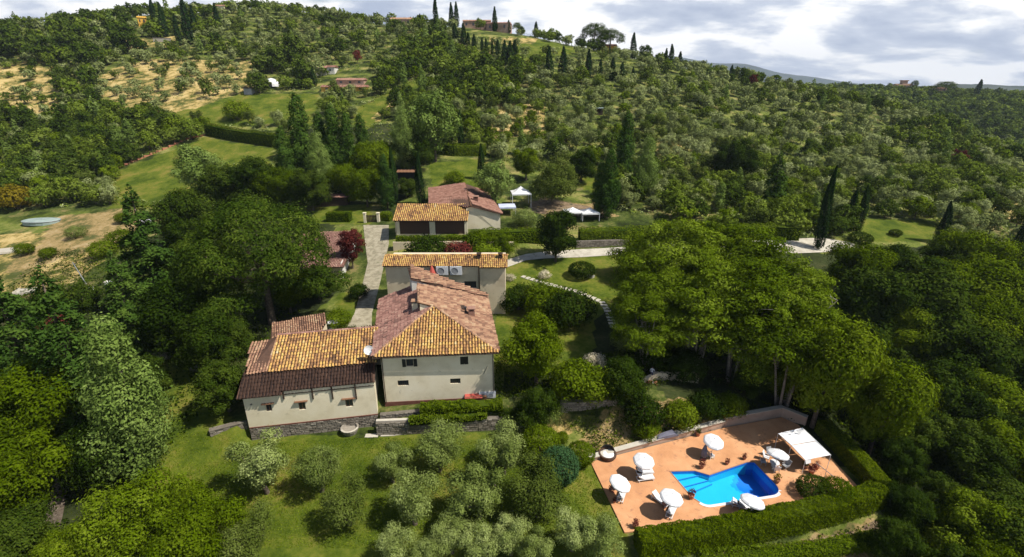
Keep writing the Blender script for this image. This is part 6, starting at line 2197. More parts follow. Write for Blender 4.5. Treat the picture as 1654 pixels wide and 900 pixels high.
# ------------------------------------------------------------------ person on the steps
def person():
    p = at(1052, 611, -.6)
    t = empty('person', (p.x, p.y, -.6), 2.6, 'person in a white top and dark blue trousers at the head of the garden steps', 'person')
    J = dict(pel=(0, 0, .95), waist=(0, .01, 1.1), chest=(0, .0, 1.32), neck=(0, -.01, 1.48), nk2=(0, -.03, 1.55), head=(0, -.035, 1.64), top=(0, -.03, 1.74),
             hl=(.1, 0, .92), kl=(.11, -.16, .52), al=(.11, -.1, .1), tl=(.12, -.27, .04), hr=(-.1, 0, .92), kr=(-.1, .02, .5), ar=(-.1, .22, .12), tr=(-.11, .08, .04),
             sl=(.19, 0, 1.4), el=(.25, .1, 1.14), wl=(.24, -.02, .9), sr=(-.19, 0, 1.4), er=(-.26, -.06, 1.14), wr=(-.22, -.22, .98))
    R = dict(pel=.14, waist=.125, chest=.15, neck=.07, nk2=.055, head=.1, top=.075, hl=.095, kl=.06, al=.042, tl=.035, hr=.095, kr=.06, ar=.042, tr=.035,
             sl=.065, el=.045, wl=.03, sr=.065, er=.045, wr=.03)
    E = [('pel', 'waist'), ('waist', 'chest'), ('chest', 'neck'), ('neck', 'nk2'), ('nk2', 'head'), ('head', 'top'), ('pel', 'hl'), ('hl', 'kl'), ('kl', 'al'), ('al', 'tl'),
         ('pel', 'hr'), ('hr', 'kr'), ('kr', 'ar'), ('ar', 'tr'), ('chest', 'sl'), ('sl', 'el'), ('el', 'wl'), ('chest', 'sr'), ('sr', 'er'), ('er', 'wr')]
    for sd_, w in (('l', 'wl'), ('r', 'wr')):
        wx, wyy, wz = J[w]
        J['p' + sd_] = (wx, wyy - .03, wz - .07); R['p' + sd_] = .032; E.append((w, 'p' + sd_))
        for k in range(4):
            a = 'f%s%d' % (sd_, k)
            J[a] = (wx + (k - 1.5) * .02, wyy - .05, wz - .13 - .01 * (k in (1, 2))); R[a] = .009; E.append(('p' + sd_, a))
            J[a + 'b'] = (wx + (k - 1.5) * .02, wyy - .075, wz - .155 - .01 * (k in (1, 2))); R[a + 'b'] = .007; E.append((a, a + 'b'))
        a = 't' + sd_ + 'h'
        J[a] = (wx + (.045 if sd_ == 'r' else -.045), wyy - .06, wz - .08); R[a] = .01; E.append(('p' + sd_, a))
    keys = list(J)
    me = bpy.data.meshes.new('body')
    me.from_pydata([J[k] for k in keys], [(keys.index(a), keys.index(b)) for a, b in E], [])
    o = link('body', me, t)
    md = o.modifiers.new('skin', 'SKIN')
    for i, k in enumerate(keys):
        sv = me.skin_vertices[0].data[i]
        sv.radius = (R[k], R[k] * (.75 if k in ('chest', 'waist', 'pel') else 1)); sv.use_root = (k == 'pel')
    o.modifiers.new('sub', 'SUBSURF').levels = 1
    o.modifiers['sub'].render_levels = 1
    m_, nt_, out_ = new_mat('person clothes and skin')
    tcx = nt_.nodes.new('ShaderNodeTexCoord'); sx = nt_.nodes.new('ShaderNodeSeparateXYZ')
    nt_.links.new(tcx.outputs['Object'], sx.inputs[0])
    mr = node(nt_, 'ShaderNodeMapRange'); mr.inputs[1].default_value = 0; mr.inputs[2].default_value = 1.8
    nt_.links.new(sx.outputs['Z'], mr.inputs[0])
    r_ = ramp(nt_, [(0.0, (.03, .025, .02)), (.055, (.05, .055, .13)), (.53, (.72, .72, .8)), (.83, (.55, .34, .25)), (.93, (.04, .025, .02))], 'CONSTANT')
    nt_.links.new(mr.outputs[0], r_.inputs[0])
    pp = node(nt_, 'ShaderNodeBsdfPrincipled', Roughness=.8)
    nt_.links.new(r_.outputs[0], pp.inputs['Base Color']); nt_.links.new(pp.outputs[0], out_.inputs[0])
    me.materials.append(m_)
    hb = MB(); hb.lathe([(.0, .11), (.07, .09), (.105, .03), (.1, -.04), (.07, -.08)], 10)
    h_ = hb.build('hair', M['hair'], t, (0, .005, 1.69), smooth=True)
    MB().add([(-.012, 0, 0), (.012, 0, 0), (0, -.03, -.01), (0, 0, .04)], [(0, 1, 2), (0, 2, 3), (1, 3, 2)]).build('nose', M['skin'], t, (0, -.13, 1.63))
    MB().box(-.045, 0, 0, -.02, .01, .012).box(.02, 0, 0, .045, .01, .012).build('eyes', M['hair'], t, (0, -.135, 1.66))


person()
# ------------------------------------------------------------------ planting
LBL_SEEN = {}
def place(key, px, py, wpx, label, cat='tree', group=None, ratio=None, rz=None, i=None, hf=1.0, base=None):
    """put a tree whose crown centre is seen at px,py and whose crown is wpx photo pixels wide"""
    ks = K[key]
    k = ks[(int(px * 7 + py) if i is None else i) % len(ks)]
    s = 1.0
    for _ in range(3):
        g = ground(px, py, k.cen * s * hf)
        dist = g.y * CP + (CAM_H - g.z - k.cen * s * hf) * SP
        s = wpx / FPX * dist / k.W
    rnd = random.Random(int(px * 31 + py * 17))
    t = empty(k.name, g, rnd.uniform(0, 6.28) if rz is None else rz, label, cat, group, scale=(s, s, s * hf))
    link('crown' if cat == 'tree' else 'foliage', k.crown, t)
    link('trunk' if cat == 'tree' else 'stems', k.trunk, t)
    return t


def far_place(key, x, y, s, label, cat='tree', group=None, i=0, hf=1.0, z=None):
    k = FAR[key][i % len(FAR[key])]
    o = link(k['name'], k['me'], None, (x, y, hz1(x, y) if z is None else z), random.uniform(0, 6.28), (s, s, s * hf))
    return tag(o, label, cat, group)


OL = 'olive trees on the lower lawn'
for key, px, py, w, lab in [
        ('olive', 421, 750, 98, 'large silvery olive tree in front of the left end of the low wing'),
        ('olive', 514, 757, 78, 'loose olive tree on the lawn in front of the middle of the low wing'),
        ('olive_dark', 560, 812, 84, 'dark green olive tree standing clear in the middle of the lawn'),
        ('olive', 632, 749, 64, 'small silvery olive tree nearest the stone basin'),
        ('olive', 667, 806, 88, 'silvery olive tree in the centre of the lower lawn'),
        ('olive', 708, 722, 80, 'olive tree close to the retaining wall below the farmhouse'),
        ('olive', 637, 884, 76, 'olive tree at the bottom edge right of the open grass'),
        ('olive_dark', 398, 866, 104, 'dusky olive tree at the bottom left beside the yellow green bush'),
        ('olive', 813, 726, 84, 'olive tree left of the bright clipped ball bush'),
        ('olive', 773, 793, 96, 'broad silvery olive tree right of the lawn centre'),
        ('olive_dark', 870, 790, 104, 'dense dark olive tree nearest the pool lawn'),
        ('olive', 729, 864, 74, 'olive tree at the bottom below the broad silvery one'),
        ('olive', 778, 880, 78, 'olive tree at the bottom edge under the middle of the orchard'),
        ('olive', 826, 866, 76, 'pale olive tree in the bottom row left of the dense dark one'),
        ('olive', 866, 886, 70, 'olive tree at the very bottom edge in the bottom row'),
        ('olive', 925, 858, 80, 'olive tree in the bottom row second from the pool hedge'),
        ('olive', 972, 872, 90, 'olive tree at the bottom right next to the pool hedge'),
        ('olive', 690, 892, 66, 'low olive tree cut by the bottom edge of the lawn')]:
    place(key, px, py, w * (1.14 if py < 850 else 1.0), lab, 'tree', OL)
for key, px, py, w, lab in [
        ('ball_bright', 873, 716, 62, 'large bright green clipped ball bush below the bank'),
        ('ball_bright', 938, 733, 44, 'smaller bright ball bush at the corner of the pool terrace'),
        ('ball_teal', 903, 752, 62, 'bluish dark clipped bush between the two bright ball bushes'),
        ('ball_dark', 1318, 790, 56, 'low rounded dark bush inside the corner of the pool hedge'),
        ('ball_bright', 1352, 795, 52, 'brighter rounded bush inside the corner of the pool hedge'),
        ('ball_dark', 940, 436, 42, 'round dark clipped bush on the upper lawn'),
        ('shrub', 908, 706, 24, 'little shrub between the ball bushes and the bank'),
        ('shrub_bright', 1045, 693, 46, 'yellow green shrub behind the low wall of the pool terrace')]:
    place(key, px, py, w, lab, 'bush')
# left side
for key, px, py, w, lab in [
        ('poplar', 203, 640, 128, 'tall pale green pointed tree at the left of the lawn'),
        ('bright', 225, 830, 170, 'sprawling yellow green tree at the bottom left'),
        ('broad', 315, 865, 130, 'yellow green bushy tree right of the sprawling one at the bottom left'),
        ('broad', 140, 885, 110, 'bushy tree at the bottom edge left of the sprawling yellow green one'),
        ('conifer', 35, 572, 150, 'dark feathery conifer at the left edge below the field'),
        ('conifer', 118, 592, 140, 'dark feathery conifer left of the tall pale pointed tree'),
        ('broad', 40, 660, 160, 'green tree at the left edge beside the dark conifers'),
        ('broad', 15, 770, 150, 'green tree at the left edge above the shaded lane'),
        ('broad_dark', 30, 870, 120, 'dark tree at the bottom left corner'),
        ('bright', 88, 890, 90, 'small bright tree at the bottom end of the shaded lane'),
        ('broad_dark', 150, 720, 120, 'dark leafy tree under the tall pale pointed tree'),
        ('conifer', 242, 425, 120, 'dark green conifer at the right edge of the dry field'),
        ('conifer', 205, 500, 110, 'conifer below the grey pole'),
        ('broad_dark', 300, 345, 100, 'dark leafy tree below the left lawn'),
        ('broad_dark', 280, 500, 130, 'dark leafy tree left of the umbrella pine'),
        ('broad_dark', 238, 600, 66, 'dark tree behind the tall pale pointed tree'),
        ('broad_dark', 1322, 622, 84, 'dark tree filling the foot of the feathery group behind the awning'),
        ('broad', 1262, 612, 70, 'leafy tree under the feathery group behind the taller pool wall'),
        ('broad_dark', 1215, 610, 60, 'dark tree between the pale stems behind the pool'),
        ('broad_dark', 1400, 560, 90, 'dark tree where the feathery group meets the right wood'),
        ('broad_dark', 1412, 668, 62, 'low dark tree against the outer side of the side hedge'),
        ('broad_dark', 1462, 742, 84, 'dark tree outside the corner of the pool hedge'),
        ('broad_dark', 1468, 815, 80, 'dark tree at the end of the earth path'),
        ('broad_dark', 1455, 880, 84, 'dark tree at the bottom edge right of the lower hedge'),
        ('broad_dark', 1520, 800, 90, 'dark tree between the hedge corner and the lower wood'),
        ('broad_dark', 330, 540, 110, 'dark spreading tree below the umbrella pine'),
        ('broad_dark', 360, 620, 90, 'dark laurel tree touching the left end of the low wing'),
        ('broad_dark', 310, 430, 110, 'dark tree left of the umbrella pine crown'),
        ('broad_dark', 372, 540, 80, 'dark tree behind the low wing roof'),
        ('broad', 462, 462, 84, 'rounded green tree under the right side of the umbrella pine'),
        ('broad_dark', 512, 452, 60, 'dark tree between the umbrella pine and the outbuilding'),
        ('pale', 317, 275, 74, 'pale leafy tree at the right corner of the left lawn'),
        ('broad_dark', 362, 300, 84, 'dark tree beside the pale leafy tree at the left lawn'),
        ('broad_dark', 415, 290, 90, 'dark broad tree left of the tall columnar trees'),
        ('broad', 450, 300, 70, 'green tree at the foot of the tall columnar trees'),
        ('broad_dark', 300, 385, 80, 'dark crown between the pale leafy tree and the umbrella pine')]:
    if w == 0: continue
    place(key, px, py, w, lab)
place('pine', 418, 408, 240, 'great umbrella pine with a billowing crown left of the drive')
for key, px, py, w, lab in [
        ('shrub_rust', 22, 318, 56, 'yellowish brown bush at the left edge above the field'),
        ('shrub_olive', 120, 375, 30, 'little grey bush in the dry field'),
        ('shrub', 40, 402, 28, 'green bush at the left end of the dry field'),
        ('shrub', 78, 408, 26, 'green bush beside another at the left end of the dry field'),
        ('shrub_bright', 165, 402, 40, 'bright bush row end nearest the conifers in the dry field'),
        ('shrub_bright', 195, 385, 44, 'bright bush at the right end of the dry field'),
        ('shrub', 198, 352, 24, 'small green bush at the top right of the dry field'),
        ('shrub_dark', 85, 490, 70, 'dark bush at the lower edge of the field'),
        ('shrub_dark', 130, 480, 60, 'dark bush at the foot of the grey pole'),
        ('shrub_plum', 90, 520, 40, 'reddish bush below the grey pole'),
        ('shrub_flower', 257, 575, 26, 'pale flowering shrub on the shaded strip of lawn'),
        ('shrub', 300, 800, 60, 'green shrub at the left edge of the lower lawn'),
        ('shrub_bright', 330, 830, 60, 'bright shrub in front of the sprawling tree'),
        ('shrub_dark', 0, 300, 60, 'dark bush at the far left edge above the field')]:
    place(key, px, py, w, lab, 'bush')
# trees above the house
for key, px, py, w, lab in [
        ('darkcolumn', 487, 232, 52, 'tall dark columnar tree at the left of the column group'),
        ('darkcolumn', 540, 236, 44, 'tall dark column with a pointed top in the column group'),
        ('darkcolumn', 563, 240, 40, 'tall dark column right of the pointed one'),
        ('poplar', 515, 262, 44, 'greyish poplar inside the column group'),
        ('broad', 600, 262, 76, 'bright green tree right of the dark columns'),
        ('broad', 590, 300, 60, 'green tree above the garden gate'),
        ('broad', 560, 290, 60, 'green tree behind the small pink shed'),
        ('darkcolumn', 622, 290, 30, 'dark column left of the garden pavilion'),
        ('broad_dark', 500, 300, 70, 'dark tree above the umbrella pine'),
        ('pale', 700, 200, 92, 'pale silvery tree on the slope above the upper lawn'),
        ('poplar', 650, 222, 42, 'light poplar left of the pale silvery tree'),
        ('broad_dark', 668, 240, 60, 'dark tree under the pale silvery tree'),
        ('pale', 800, 292, 62, 'pale leafy tree touching the upper house roof'),
        ('holm', 893, 286, 98, 'round dense grey green tree on the upper garden lawn'),
        ('magnolia', 899, 376, 82, 'glossy dark magnolia tree beside the pale road'),
        ('darkcolumn', 985, 292, 38, 'tall dark columnar tree right of the garden lawn'),
        ('darkcolumn', 1012, 232, 36, 'dark columnar tree on the slope above the garden'),
        ('poplar', 1045, 268, 42, 'pale poplar on the slope right of the dark columns'),
        ('darkcolumn', 970, 300, 30, 'slimmer dark column left of the tall one by the garden lawn'),
        ('plum', 566, 398, 46, 'dark red plum tree in front of the outbuilding'),
        ('broad', 868, 562, 118, 'tall green tree beside the right wall of the farmhouse'),
        ('broad_dark', 868, 652, 76, 'dark leafy tree at the near right corner of the farmhouse'),
        ('broad_dark', 1008, 612, 88, 'dark tree left of the garden steps'),
        ('bright', 810, 392, 50, 'yellow green small tree behind the rear wing'),
        ('bright', 1030, 408, 90, 'bright feathery tree at the edge of the upper lawn'),
        ('broad', 850, 262, 50, 'green tree behind the tall marquee'),
        ('broad_dark', 940, 262, 54, 'dark tree behind the round grey green one'),
        ('broad_dark', 655, 300, 34, 'dark tree beside the garden pavilion'),
        ('darkcolumn', 585, 232, 34, 'dark column at the right end of the column group'),
        ('darkcolumn', 520, 240, 40, 'broad dark column in the middle of the column group'),
        ('darkcolumn', 460, 262, 40, 'dark column at the end of the meadow hedge'),
        ('broad', 620, 250, 50, 'green tree left of the light poplar'),
        ('broad_dark', 1190, 255, 70, 'dark round tree on the right slope'),
        ('conifer', 1252, 300, 54, 'dark conifer among the bushes above the road'),
        ('broad_dark', 1170, 260, 50, 'dark tree left of the round one on the right slope')]:
    place(key, px, py, w, lab)
for key, px, py, w, lab in [
        ('shrub_dark', 838, 480, 60, 'dark shrub at the right of the rear wing'),
        ('shrub', 880, 485, 80, 'laurel shrub on the left of the clump below the stepping stones'),
        ('shrub_dark', 920, 500, 84, 'large dark laurel clump below the stepping stones'),
        ('shrub', 930, 610, 84, 'green shrub on the left above the garden wall'),
        ('shrub_flower', 963, 585, 40, 'white flowering shrub near the garden steps'),
        ('shrub', 965, 620, 74, 'green shrub on the right above the garden wall'),
        ('shrub_olive', 1014, 550, 48, 'dull green rounded shrub left of three under the feathery trees'),
        ('shrub_olive', 1052, 550, 48, 'dull green rounded shrub in the middle of three under the feathery trees'),
        ('shrub_olive', 1090, 548, 48, 'dull green rounded shrub right of three under the feathery trees'),
        ('shrub_dark', 1060, 580, 60, 'dark shrub behind the person'),
        ('shrub_dark', 1110, 590, 70, 'dark shrub behind the plastered wall'),
        ('shrub_dark', 1040, 665, 70, 'dark shrub on the bank below the plastered wall'),
        ('shrub', 1100, 668, 60, 'green shrub on the bank behind the low pool wall'),
        ('shrub_dark', 1140, 655, 60, 'dark shrub on the bank beside the lower steps'),
        ('shrub', 1180, 655, 56, 'green shrub behind the taller pool wall'),
        ('shrub_olive', 880, 668, 50, 'grey leaved trailing shrub on the bank above the ball bushes'),
        ('shrub_dark', 822, 672, 36, 'dark shrub at the corner by the air conditioner boxes'),
        ('shrub_flower', 880, 444, 22, 'small yellowish flowering shrub on the upper lawn'),
        ('shrub_flower', 823, 448, 18, 'tiny flowering shrub at the start of the stepping stones'),
        ('shrub', 768, 388, 46, 'green shrub beside the loggia'),
        ('shrub_bright', 545, 515, 42, 'bright shrub at the left of the drive'),
        ('shrub_dark', 578, 470, 34, 'dark shrub at the end of the outbuilding'),
        ('shrub_dark', 505, 535, 40, 'dark shrub beside the white covered bench'),
        ('shrub_dark', 565, 540, 36, 'dark low shrub where the drive meets the low wing'),
        ('shrub_dark', 690, 405, 70, 'dark shrubs at the foot of the terrace wall'),
        ('shrub_plum', 740, 407, 50, 'brownish shrub at the foot of the terrace wall'),
        ('shrub_bright', 785, 415, 60, 'yellow green shrub right of the terrace wall'),
        ('shrub', 735, 288, 34, 'lone bush on the bright upper lawn'),
        ('shrub_bright', 565, 318, 26, 'bright shrub beside the pink roofed shed'),
        ('shrub_plum', 605, 290, 22, 'reddish shrub among the trees above the gate'),
        ('shrub_olive', 850, 352, 44, 'grey green shrub below the tall marquee'),
        ('shrub_plum', 780, 310, 20, 'reddish shrub beyond the upper house roof'),
        ('ball_dark', 1390, 385, 34, 'round bush at the edge of the right hand green field'),
        ('ball_dark', 1447, 376, 18, 'small round bush in the right hand green field'),
        ('shrub_bright', 383, 178, 44, 'single rounded tree like bush in the green meadow')]:
    place(key, px, py, w, lab, 'bush')
# tall feathery group
RG = 'feathery bright green trees above the pool'
rb = [(1090, 425, 160), (1160, 424, 158), (1218, 446, 158), (1060, 470, 130), (1130, 478, 160), (1205, 492, 165), (1282, 482, 145), (1290, 540, 160),
      (1338, 556, 130), (1225, 508, 150), (1140, 492, 140), (1316, 556, 120), (1050, 505, 110)]
nm_ = ['leftmost tall feathery tree beside the upper lawn', 'feathery tree at the top of the group against the road', 'feathery tree on the crest of the group right of the centre',
       'feathery tree hanging over the stepping stones', 'feathery tree in the left middle of the group', 'feathery tree in the middle of the group', 'feathery tree at the upper right of the group',
       'feathery tree at the right middle of the group', 'feathery tree at the right edge of the group above the awning', 'feathery tree with pale leaning stems behind the pool',
       'feathery tree above the plastered wall', 'lowest feathery tree just behind the awning', 'low feathery tree at the left foot of the group']
for (px, py, w), lab in zip(rb, nm_):
    place('robinia', px, py, w * 1.1, lab, 'tree', RG)
k = K['broad'][1]
for x_, y_, s_, lab in ((37.0, 50.4, (1.1, 1.1, 1.6), 'tall leafy tree outside the right hand hedge by the awning'), (42.5, 47.6, (0.95, 0.95, 1.35), 'very tall leafy tree at the edge of the right wood beyond the awning'), (40.5, 54.0, 1.25, 'tall leafy tree behind the back right corner of the pool terrace')):
    t = empty('broadleaf_tree', (x_, y_, hz1(x_, y_)), .7, lab, 'tree', RG, scale=s_)
    link('crown', k.crown, t); link('trunk', k.trunk, t)
# wood on the right: rows of crowns
rnd = random.Random(77)
wood = []
for r, py in enumerate(range(425, 930, 56)):
    for c in range(0, 9):
        px = 1330 + c * 62 + (r % 2) * 31 + rnd.uniform(-14, 14)
        yy = py + rnd.uniform(-12, 12) - (px - 1450) * .05
        if px > 1800: continue
        # left limit of the wood
        lim = np.interp(yy, [400, 480, 560, 640, 700, 760, 820, 900], [1335, 1375, 1410, 1430, 1475, 1535, 1560, 1540])
        if px < lim: continue
        wood.append((px, yy))
tones = ['bright green', 'mid green', 'dark green', 'feathery', 'deep green']
cols = {'robinia': 'feathery', 'broad': 'mid green', 'broad_dark': 'deep green', 'bright': 'yellow green', 'holm': 'olive green'}
for px, py in wood:
    u = rnd.random()
    if py < 520: key = 'robinia' if u < .4 else ('broad' if u < .72 else 'broad_dark')
    elif py < 700: key = 'broad_dark' if u < .62 else ('broad' if u < .85 else 'holm')
    else: key = 'broad_dark' if u < .72 else ('broad' if u < .93 else 'bright')
    vert = ['by the road', 'below the road', 'in the upper part', 'in the middle', 'level with the pool', 'below the pool level', 'in the lower part', 'at the bottom'][min(7, int((py - 400) / 65))]
    hor = ['at the left edge', 'near the left edge', 'in the midst', 'towards the right', 'near the right border', 'at the right border'][min(5, max(0, int((px - 1330) / 62)))]
    place(key, px, py, rnd.uniform(90, 150) if py > 470 else rnd.uniform(80, 112), '%s tree %s, %s of the right wood' % (cols[key], vert, hor), 'tree', 'trees of the right hand wood')
place('bright', 1580, 850, 150, 'brightest bushy tree at the bottom right corner')
place('shrub_rust', 1490, 590, 60, 'russet bush in a gap of the right hand wood', 'bush')
place('shrub_rust', 1420, 560, 44, 'brownish bush at the left edge of the right hand wood', 'bush')
place('shrub_flower', 1400, 412, 34, 'pale pink flowering bush at the top of the right hand wood', 'bush')

# cypresses (photo pixel of tip and foot)
CG = 'tall dark cypresses'
def cyp(px, top, foot, label, key=None, group=CG, lean=None):
    g = ground(px, foot)
    dist = g.y * CP + (CAM_H - g.z) * SP
    # height that spans the pixels
    zt = CAM_H + g.y * slope_at(top)
    h = max(3, zt - g.z)
    if key is None:
        key = 'cypress' if dist < 190 else 'cypress_far'
    ks = K[key]; k = ks[int(px) % len(ks)]
    s = h / k.H
    w = max(.62, min(1.15, 11.5 / h)) if h > 9 else 1.1
    if dist > 190: w *= 1.7; s *= 1.08
    t = empty('cypress_tree', g, random.uniform(0, 6), label, 'tree', group, scale=(s * w, s * w, s))
    link('crown', k.crown, t); link('trunk', k.trunk, t)
    return t


cyp(1320, 268, 402, 'tallest dark cypress standing beside the pale road')
cyp(1368, 305, 372, 'left cypress of the pair right of the tallest one')
cyp(1384, 300, 374, 'right cypress of the pair right of the tallest one')
cyp(1516, 325, 392, 'leaning looking cypress at the top of the right hand wood')
cyp(1642, 325, 410, 'dark cypress at the right border')
cyp(638, 238, 330, 'dark cypress left of the garden pavilion')
cyp(680, 245, 330, 'dark cypress right of the garden pavilion')
cyp(744, 178, 234, 'lone cypress on the slope above the upper lawn')
cyp(778, 232, 290, 'slim cypress beside the pale leafy tree')
cyp(705, -2, 48, 'very tall cypress on the crest left of the villa', group='cypresses on the crest')
cyp(729.5, 7, 42, 'left of the twin cypresses beside the crest villa', group='cypresses on the crest')
cyp(737.6, 6, 42, 'right of the twin cypresses beside the crest villa', group='cypresses on the crest')
RW = [(736, 40, 71), (749, 40, 73), (756, 54, 76), (766, 57, 80), (779, 63, 85), (785, 64, 86), (795, 69, 88), (804, 66, 91), (815, 68, 105), (824, 69, 105), (832, 68, 102)]
ordn = ['first', 'second', 'third', 'fourth', 'fifth', 'sixth', 'seventh', 'eighth', 'ninth', 'tenth', 'last']
for (px, a, b), od in zip(RW, ordn):
    cyp(px, a, b, '%s cypress of the dark row coming down from the crest villa' % od, group='row of cypresses below the crest villa')
for (px, a, b), od in zip([(886.6, 79, 127), (908.6, 79, 125), (949.5, 83, 127), (969, 98, 127), (988.5, 96, 130), (1004, 103, 132), (1021, 110, 132)], ordn):
    cyp(px, a, b, '%s from the left of the separate cypress row on the right slope' % od, group='separate row of cypresses on the right slope')
for px, a, b, lab in [(508, 112, 139, 'small cypress beside the red roofed cottages'), (308, 0, 72, 'tall cypress among the dark trees at upper left'), (291, 28, 74, 'broad cypress left of the tall one at upper left'),
                      (253, 0, 46, 'cypress right of the yellow house'), (268, 8, 60, 'cypress between the yellow house and the tall upper left one'), (353, 8, 45, 'thin cypress on the left hilltop'), (317, 12, 55, 'thin cypress close right of the tall upper left one'),
                      (1083, 74, 100, 'dark cypress clump at the right end of the crest'), (1075, 80, 99, 'smaller cypress in the clump at the right end of the crest'), (1098, 85, 100, 'last small cypress on the crest'), (1180, 107, 130, 'solitary cypress on the falling ridge line'),
                      (1022, 56, 90, 'pointed cypress right of the crest pines'), (679, 24, 44, 'small cypress behind the crest farmhouse'), (822, 34, 50, 'small cypress right of the crest villa'), (866, 37, 52, 'tiny cypress on the crest between villa and pines'),
                      (799, 14, 34, 'cypress tip rising behind the crest villa')]:
    cyp(px, a, b, lab, group='scattered cypresses on the hill')
g = Vector(cpt(1578, 152, 560)); k = K['cypress_far'][0]
t = empty('cypress_tree', g, 0, 'dark pointed cypress on the far wooded ridge', 'tree', scale=(2.4, 2.4, 1.2)); link('crown', k.crown, t); link('trunk', k.trunk, t)

# crest pines
def far_px(key, px, py_foot, h_px, label, hf=1.0, wf=1.0, y=None):
    g = ground(px, py_foot) if y is None else Vector(cpt(px, py_foot, y))
    dist = g.y * CP + (CAM_H - g.z) * SP
    k = FAR[key][0]
    s = h_px / FPX * dist / k['H']
    o = link(k['name'], k['me'], None, g, random.uniform(0, 6), (s * wf, s * wf, s * hf))
    return tag(o, label, 'tree')


far_px('pine', 959, 78, 42, 'left dark umbrella pine on the crest', wf=1.3)
far_px('pine', 985, 80, 38, 'right dark umbrella pine on the crest', wf=1.4)
far_px('broad_dark', 1043, 88, 26, 'rounded dark tree right of the crest pines')
far_px('pine', 835, 48, 18, 'small wispy pine right of the crest villa')
far_px('broad_dark', 842, 50, 14, 'dark round tree near the wispy crest pine')
far_px('broad', 880, 55, 14, 'light round tree on the crest between villa and pines')
far_px('broad_dark', 511, 24, 16, 'dark tree on the skyline left of the crest farmhouse')
far_px('broad', 776, 30, 18, 'leafy crown rising over the crest villa roofs')
far_px('plum', 578, 103, 22, 'dark red tree above the low villa')
far_px('plum', 1215, 140, 20, 'reddish tree on the falling ridge line')
far_px('pine', 1524, 152, 20, 'broad flat topped pine on the far ridge', wf=1.9, y=590)
far_px('pine', 1475, 146, 16, 'small round topped pine by the far pale villa', wf=.8, y=640)
far_px('plum', 1545, 270, 30, 'reddish brown tree on the right hand slope')
for px, py, h, lab in [(30, 90, 52, 'huge dark round tree at the upper left border'), (75, 98, 40, 'dark round tree right of the huge one at upper left'), (120, 80, 42, 'broad dark tree below the left skyline'), (150, 112, 46, 'dark grey green tree above the dry field'),
                       (205, 82, 46, 'dark tree left of the yellow house'), (20, 60, 30, 'dark tree on the left skyline corner'), (470, 110, 56, 'large dark tree left of the villa'), (440, 118, 44, 'dark tree behind the white tent'), (420, 150, 34, 'dark tree left of the white tent'),
                       (490, 135, 40, 'green tree between the white tent and the cottages')]:
    far_px('broad_dark', px, py, h, lab, wf=1.1)

# ------------------------------------------------------------------ hillside planting by zones
BLK = [  # nothing is planted here
    [(250, 185), (400, 150), (520, 148), (520, 172), (500, 205), (465, 200), (420, 200), (330, 203), (300, 200)],
    [(185, 275), (330, 220), (445, 240), (440, 265), (330, 260), (300, 320), (200, 325)],
    [(335, 200), (465, 218), (465, 245), (335, 232)],
    [(568, 182), (640, 148), (690, 128), (700, 134), (650, 165), (600, 205), (580, 205)],
    [(-400, 340), (0, 340), (100, 335), (225, 330), (230, 375), (170, 450), (150, 480), (-400, 480)],
    [(640, 240), (780, 246), (800, 262), (900, 275), (985, 280), (990, 345), (1060, 350), (1060, 385), (500, 395), (500, 310), (560, 320), (640, 300)],
    [(1370, 350), (1520, 355), (1500, 396), (1375, 394)],
    [(820, 385), (1400, 382), (1400, 412), (820, 425)],
    [(540, 118), (600, 116), (605, 152), (505, 150)],
    [(425, 122), (460, 122), (458, 142), (425, 142)],
    [(735, 28), (835, 28), (835, 60), (735, 60)],
    [(850, 60), (950, 82), (900, 92), (800, 68)],
    [(220, 30), (245, 30), (245, 50), (215, 50)],
    [(195, 66), (290, 60), (285, 78), (200, 80)],
]
ZN = [  # name, polygon, density, olive share, description
    ('dry', [(170, 108), (260, 92), (415, 100), (415, 142), (330, 172), (230, 192), (160, 165)], .5, .9, 'on the dry yellow field at upper left'),
    ('dryw', [(-500, 100), (80, 103), (105, 188), (-500, 195)], .55, .7, 'on the dry ground at the left border'),
    ('topleft', [(-500, -50), (330, -50), (340, 60), (180, 100), (80, 100), (-500, 100)], 1.0, .35, 'on the wooded slope at upper left'),
    ('leftwood', [(-500, 188), (180, 180), (330, 205), (330, 222), (185, 275), (185, 335), (-500, 345)], 1.15, .22, 'in the thick wood left of the left lawn'),
    ('meadowtop', [(330, 40), (640, 40), (640, 118), (440, 120), (330, 100)], .7, .65, 'on the terraces above the low villa'),
    ('rowclear', [(725, 35), (775, 48), (845, 62), (850, 112), (800, 104), (725, 78)], .3, 1, 'beside the cypress row'),
    ('rowclear2', [(878, 74), (1035, 95), (1035, 136), (878, 131)], .5, 1, 'among the separate cypresses'),
    ('midwood', [(620, 95), (700, 60), (860, 100), (880, 165), (800, 180), (640, 185), (610, 170)], 1.2, .2, 'in the dark wood on the middle slope'),
    ('row', [(760, 60), (1050, 95), (1060, 150), (880, 160), (860, 110)], .72, .85, 'in the groves around the cypress rows'),
    ('centre', [(780, 160), (1110, 150), (1110, 260), (780, 240)], .7, .85, 'in the olive grove above the garden'),
    ('villagrove', [(430, 150), (640, 140), (640, 240), (460, 215)], .65, .75, 'on the slope below the low villa'),
    ('right', [(1050, 90), (1260, 125), (1460, 200), (1400, 300), (1110, 260), (1060, 150)], .74, .75, 'in the grey green grove on the right slope'),
    ('rightlow', [(1000, 240), (1400, 260), (1400, 385), (1000, 385)], .9, .45, 'in the thicket above the pale road'),
    ('farright', [(1380, 150), (2200, 150), (2200, 460), (1400, 460), (1400, 300)], .85, .6, 'on the slope at the right border'),
    ('crest', [(330, -60), (1300, -60), (1300, 140), (900, 70), (330, 60)], .7, .6, 'near the crest'),
]
rng = np.random.default_rng(12)
pts = []
y = 100.0
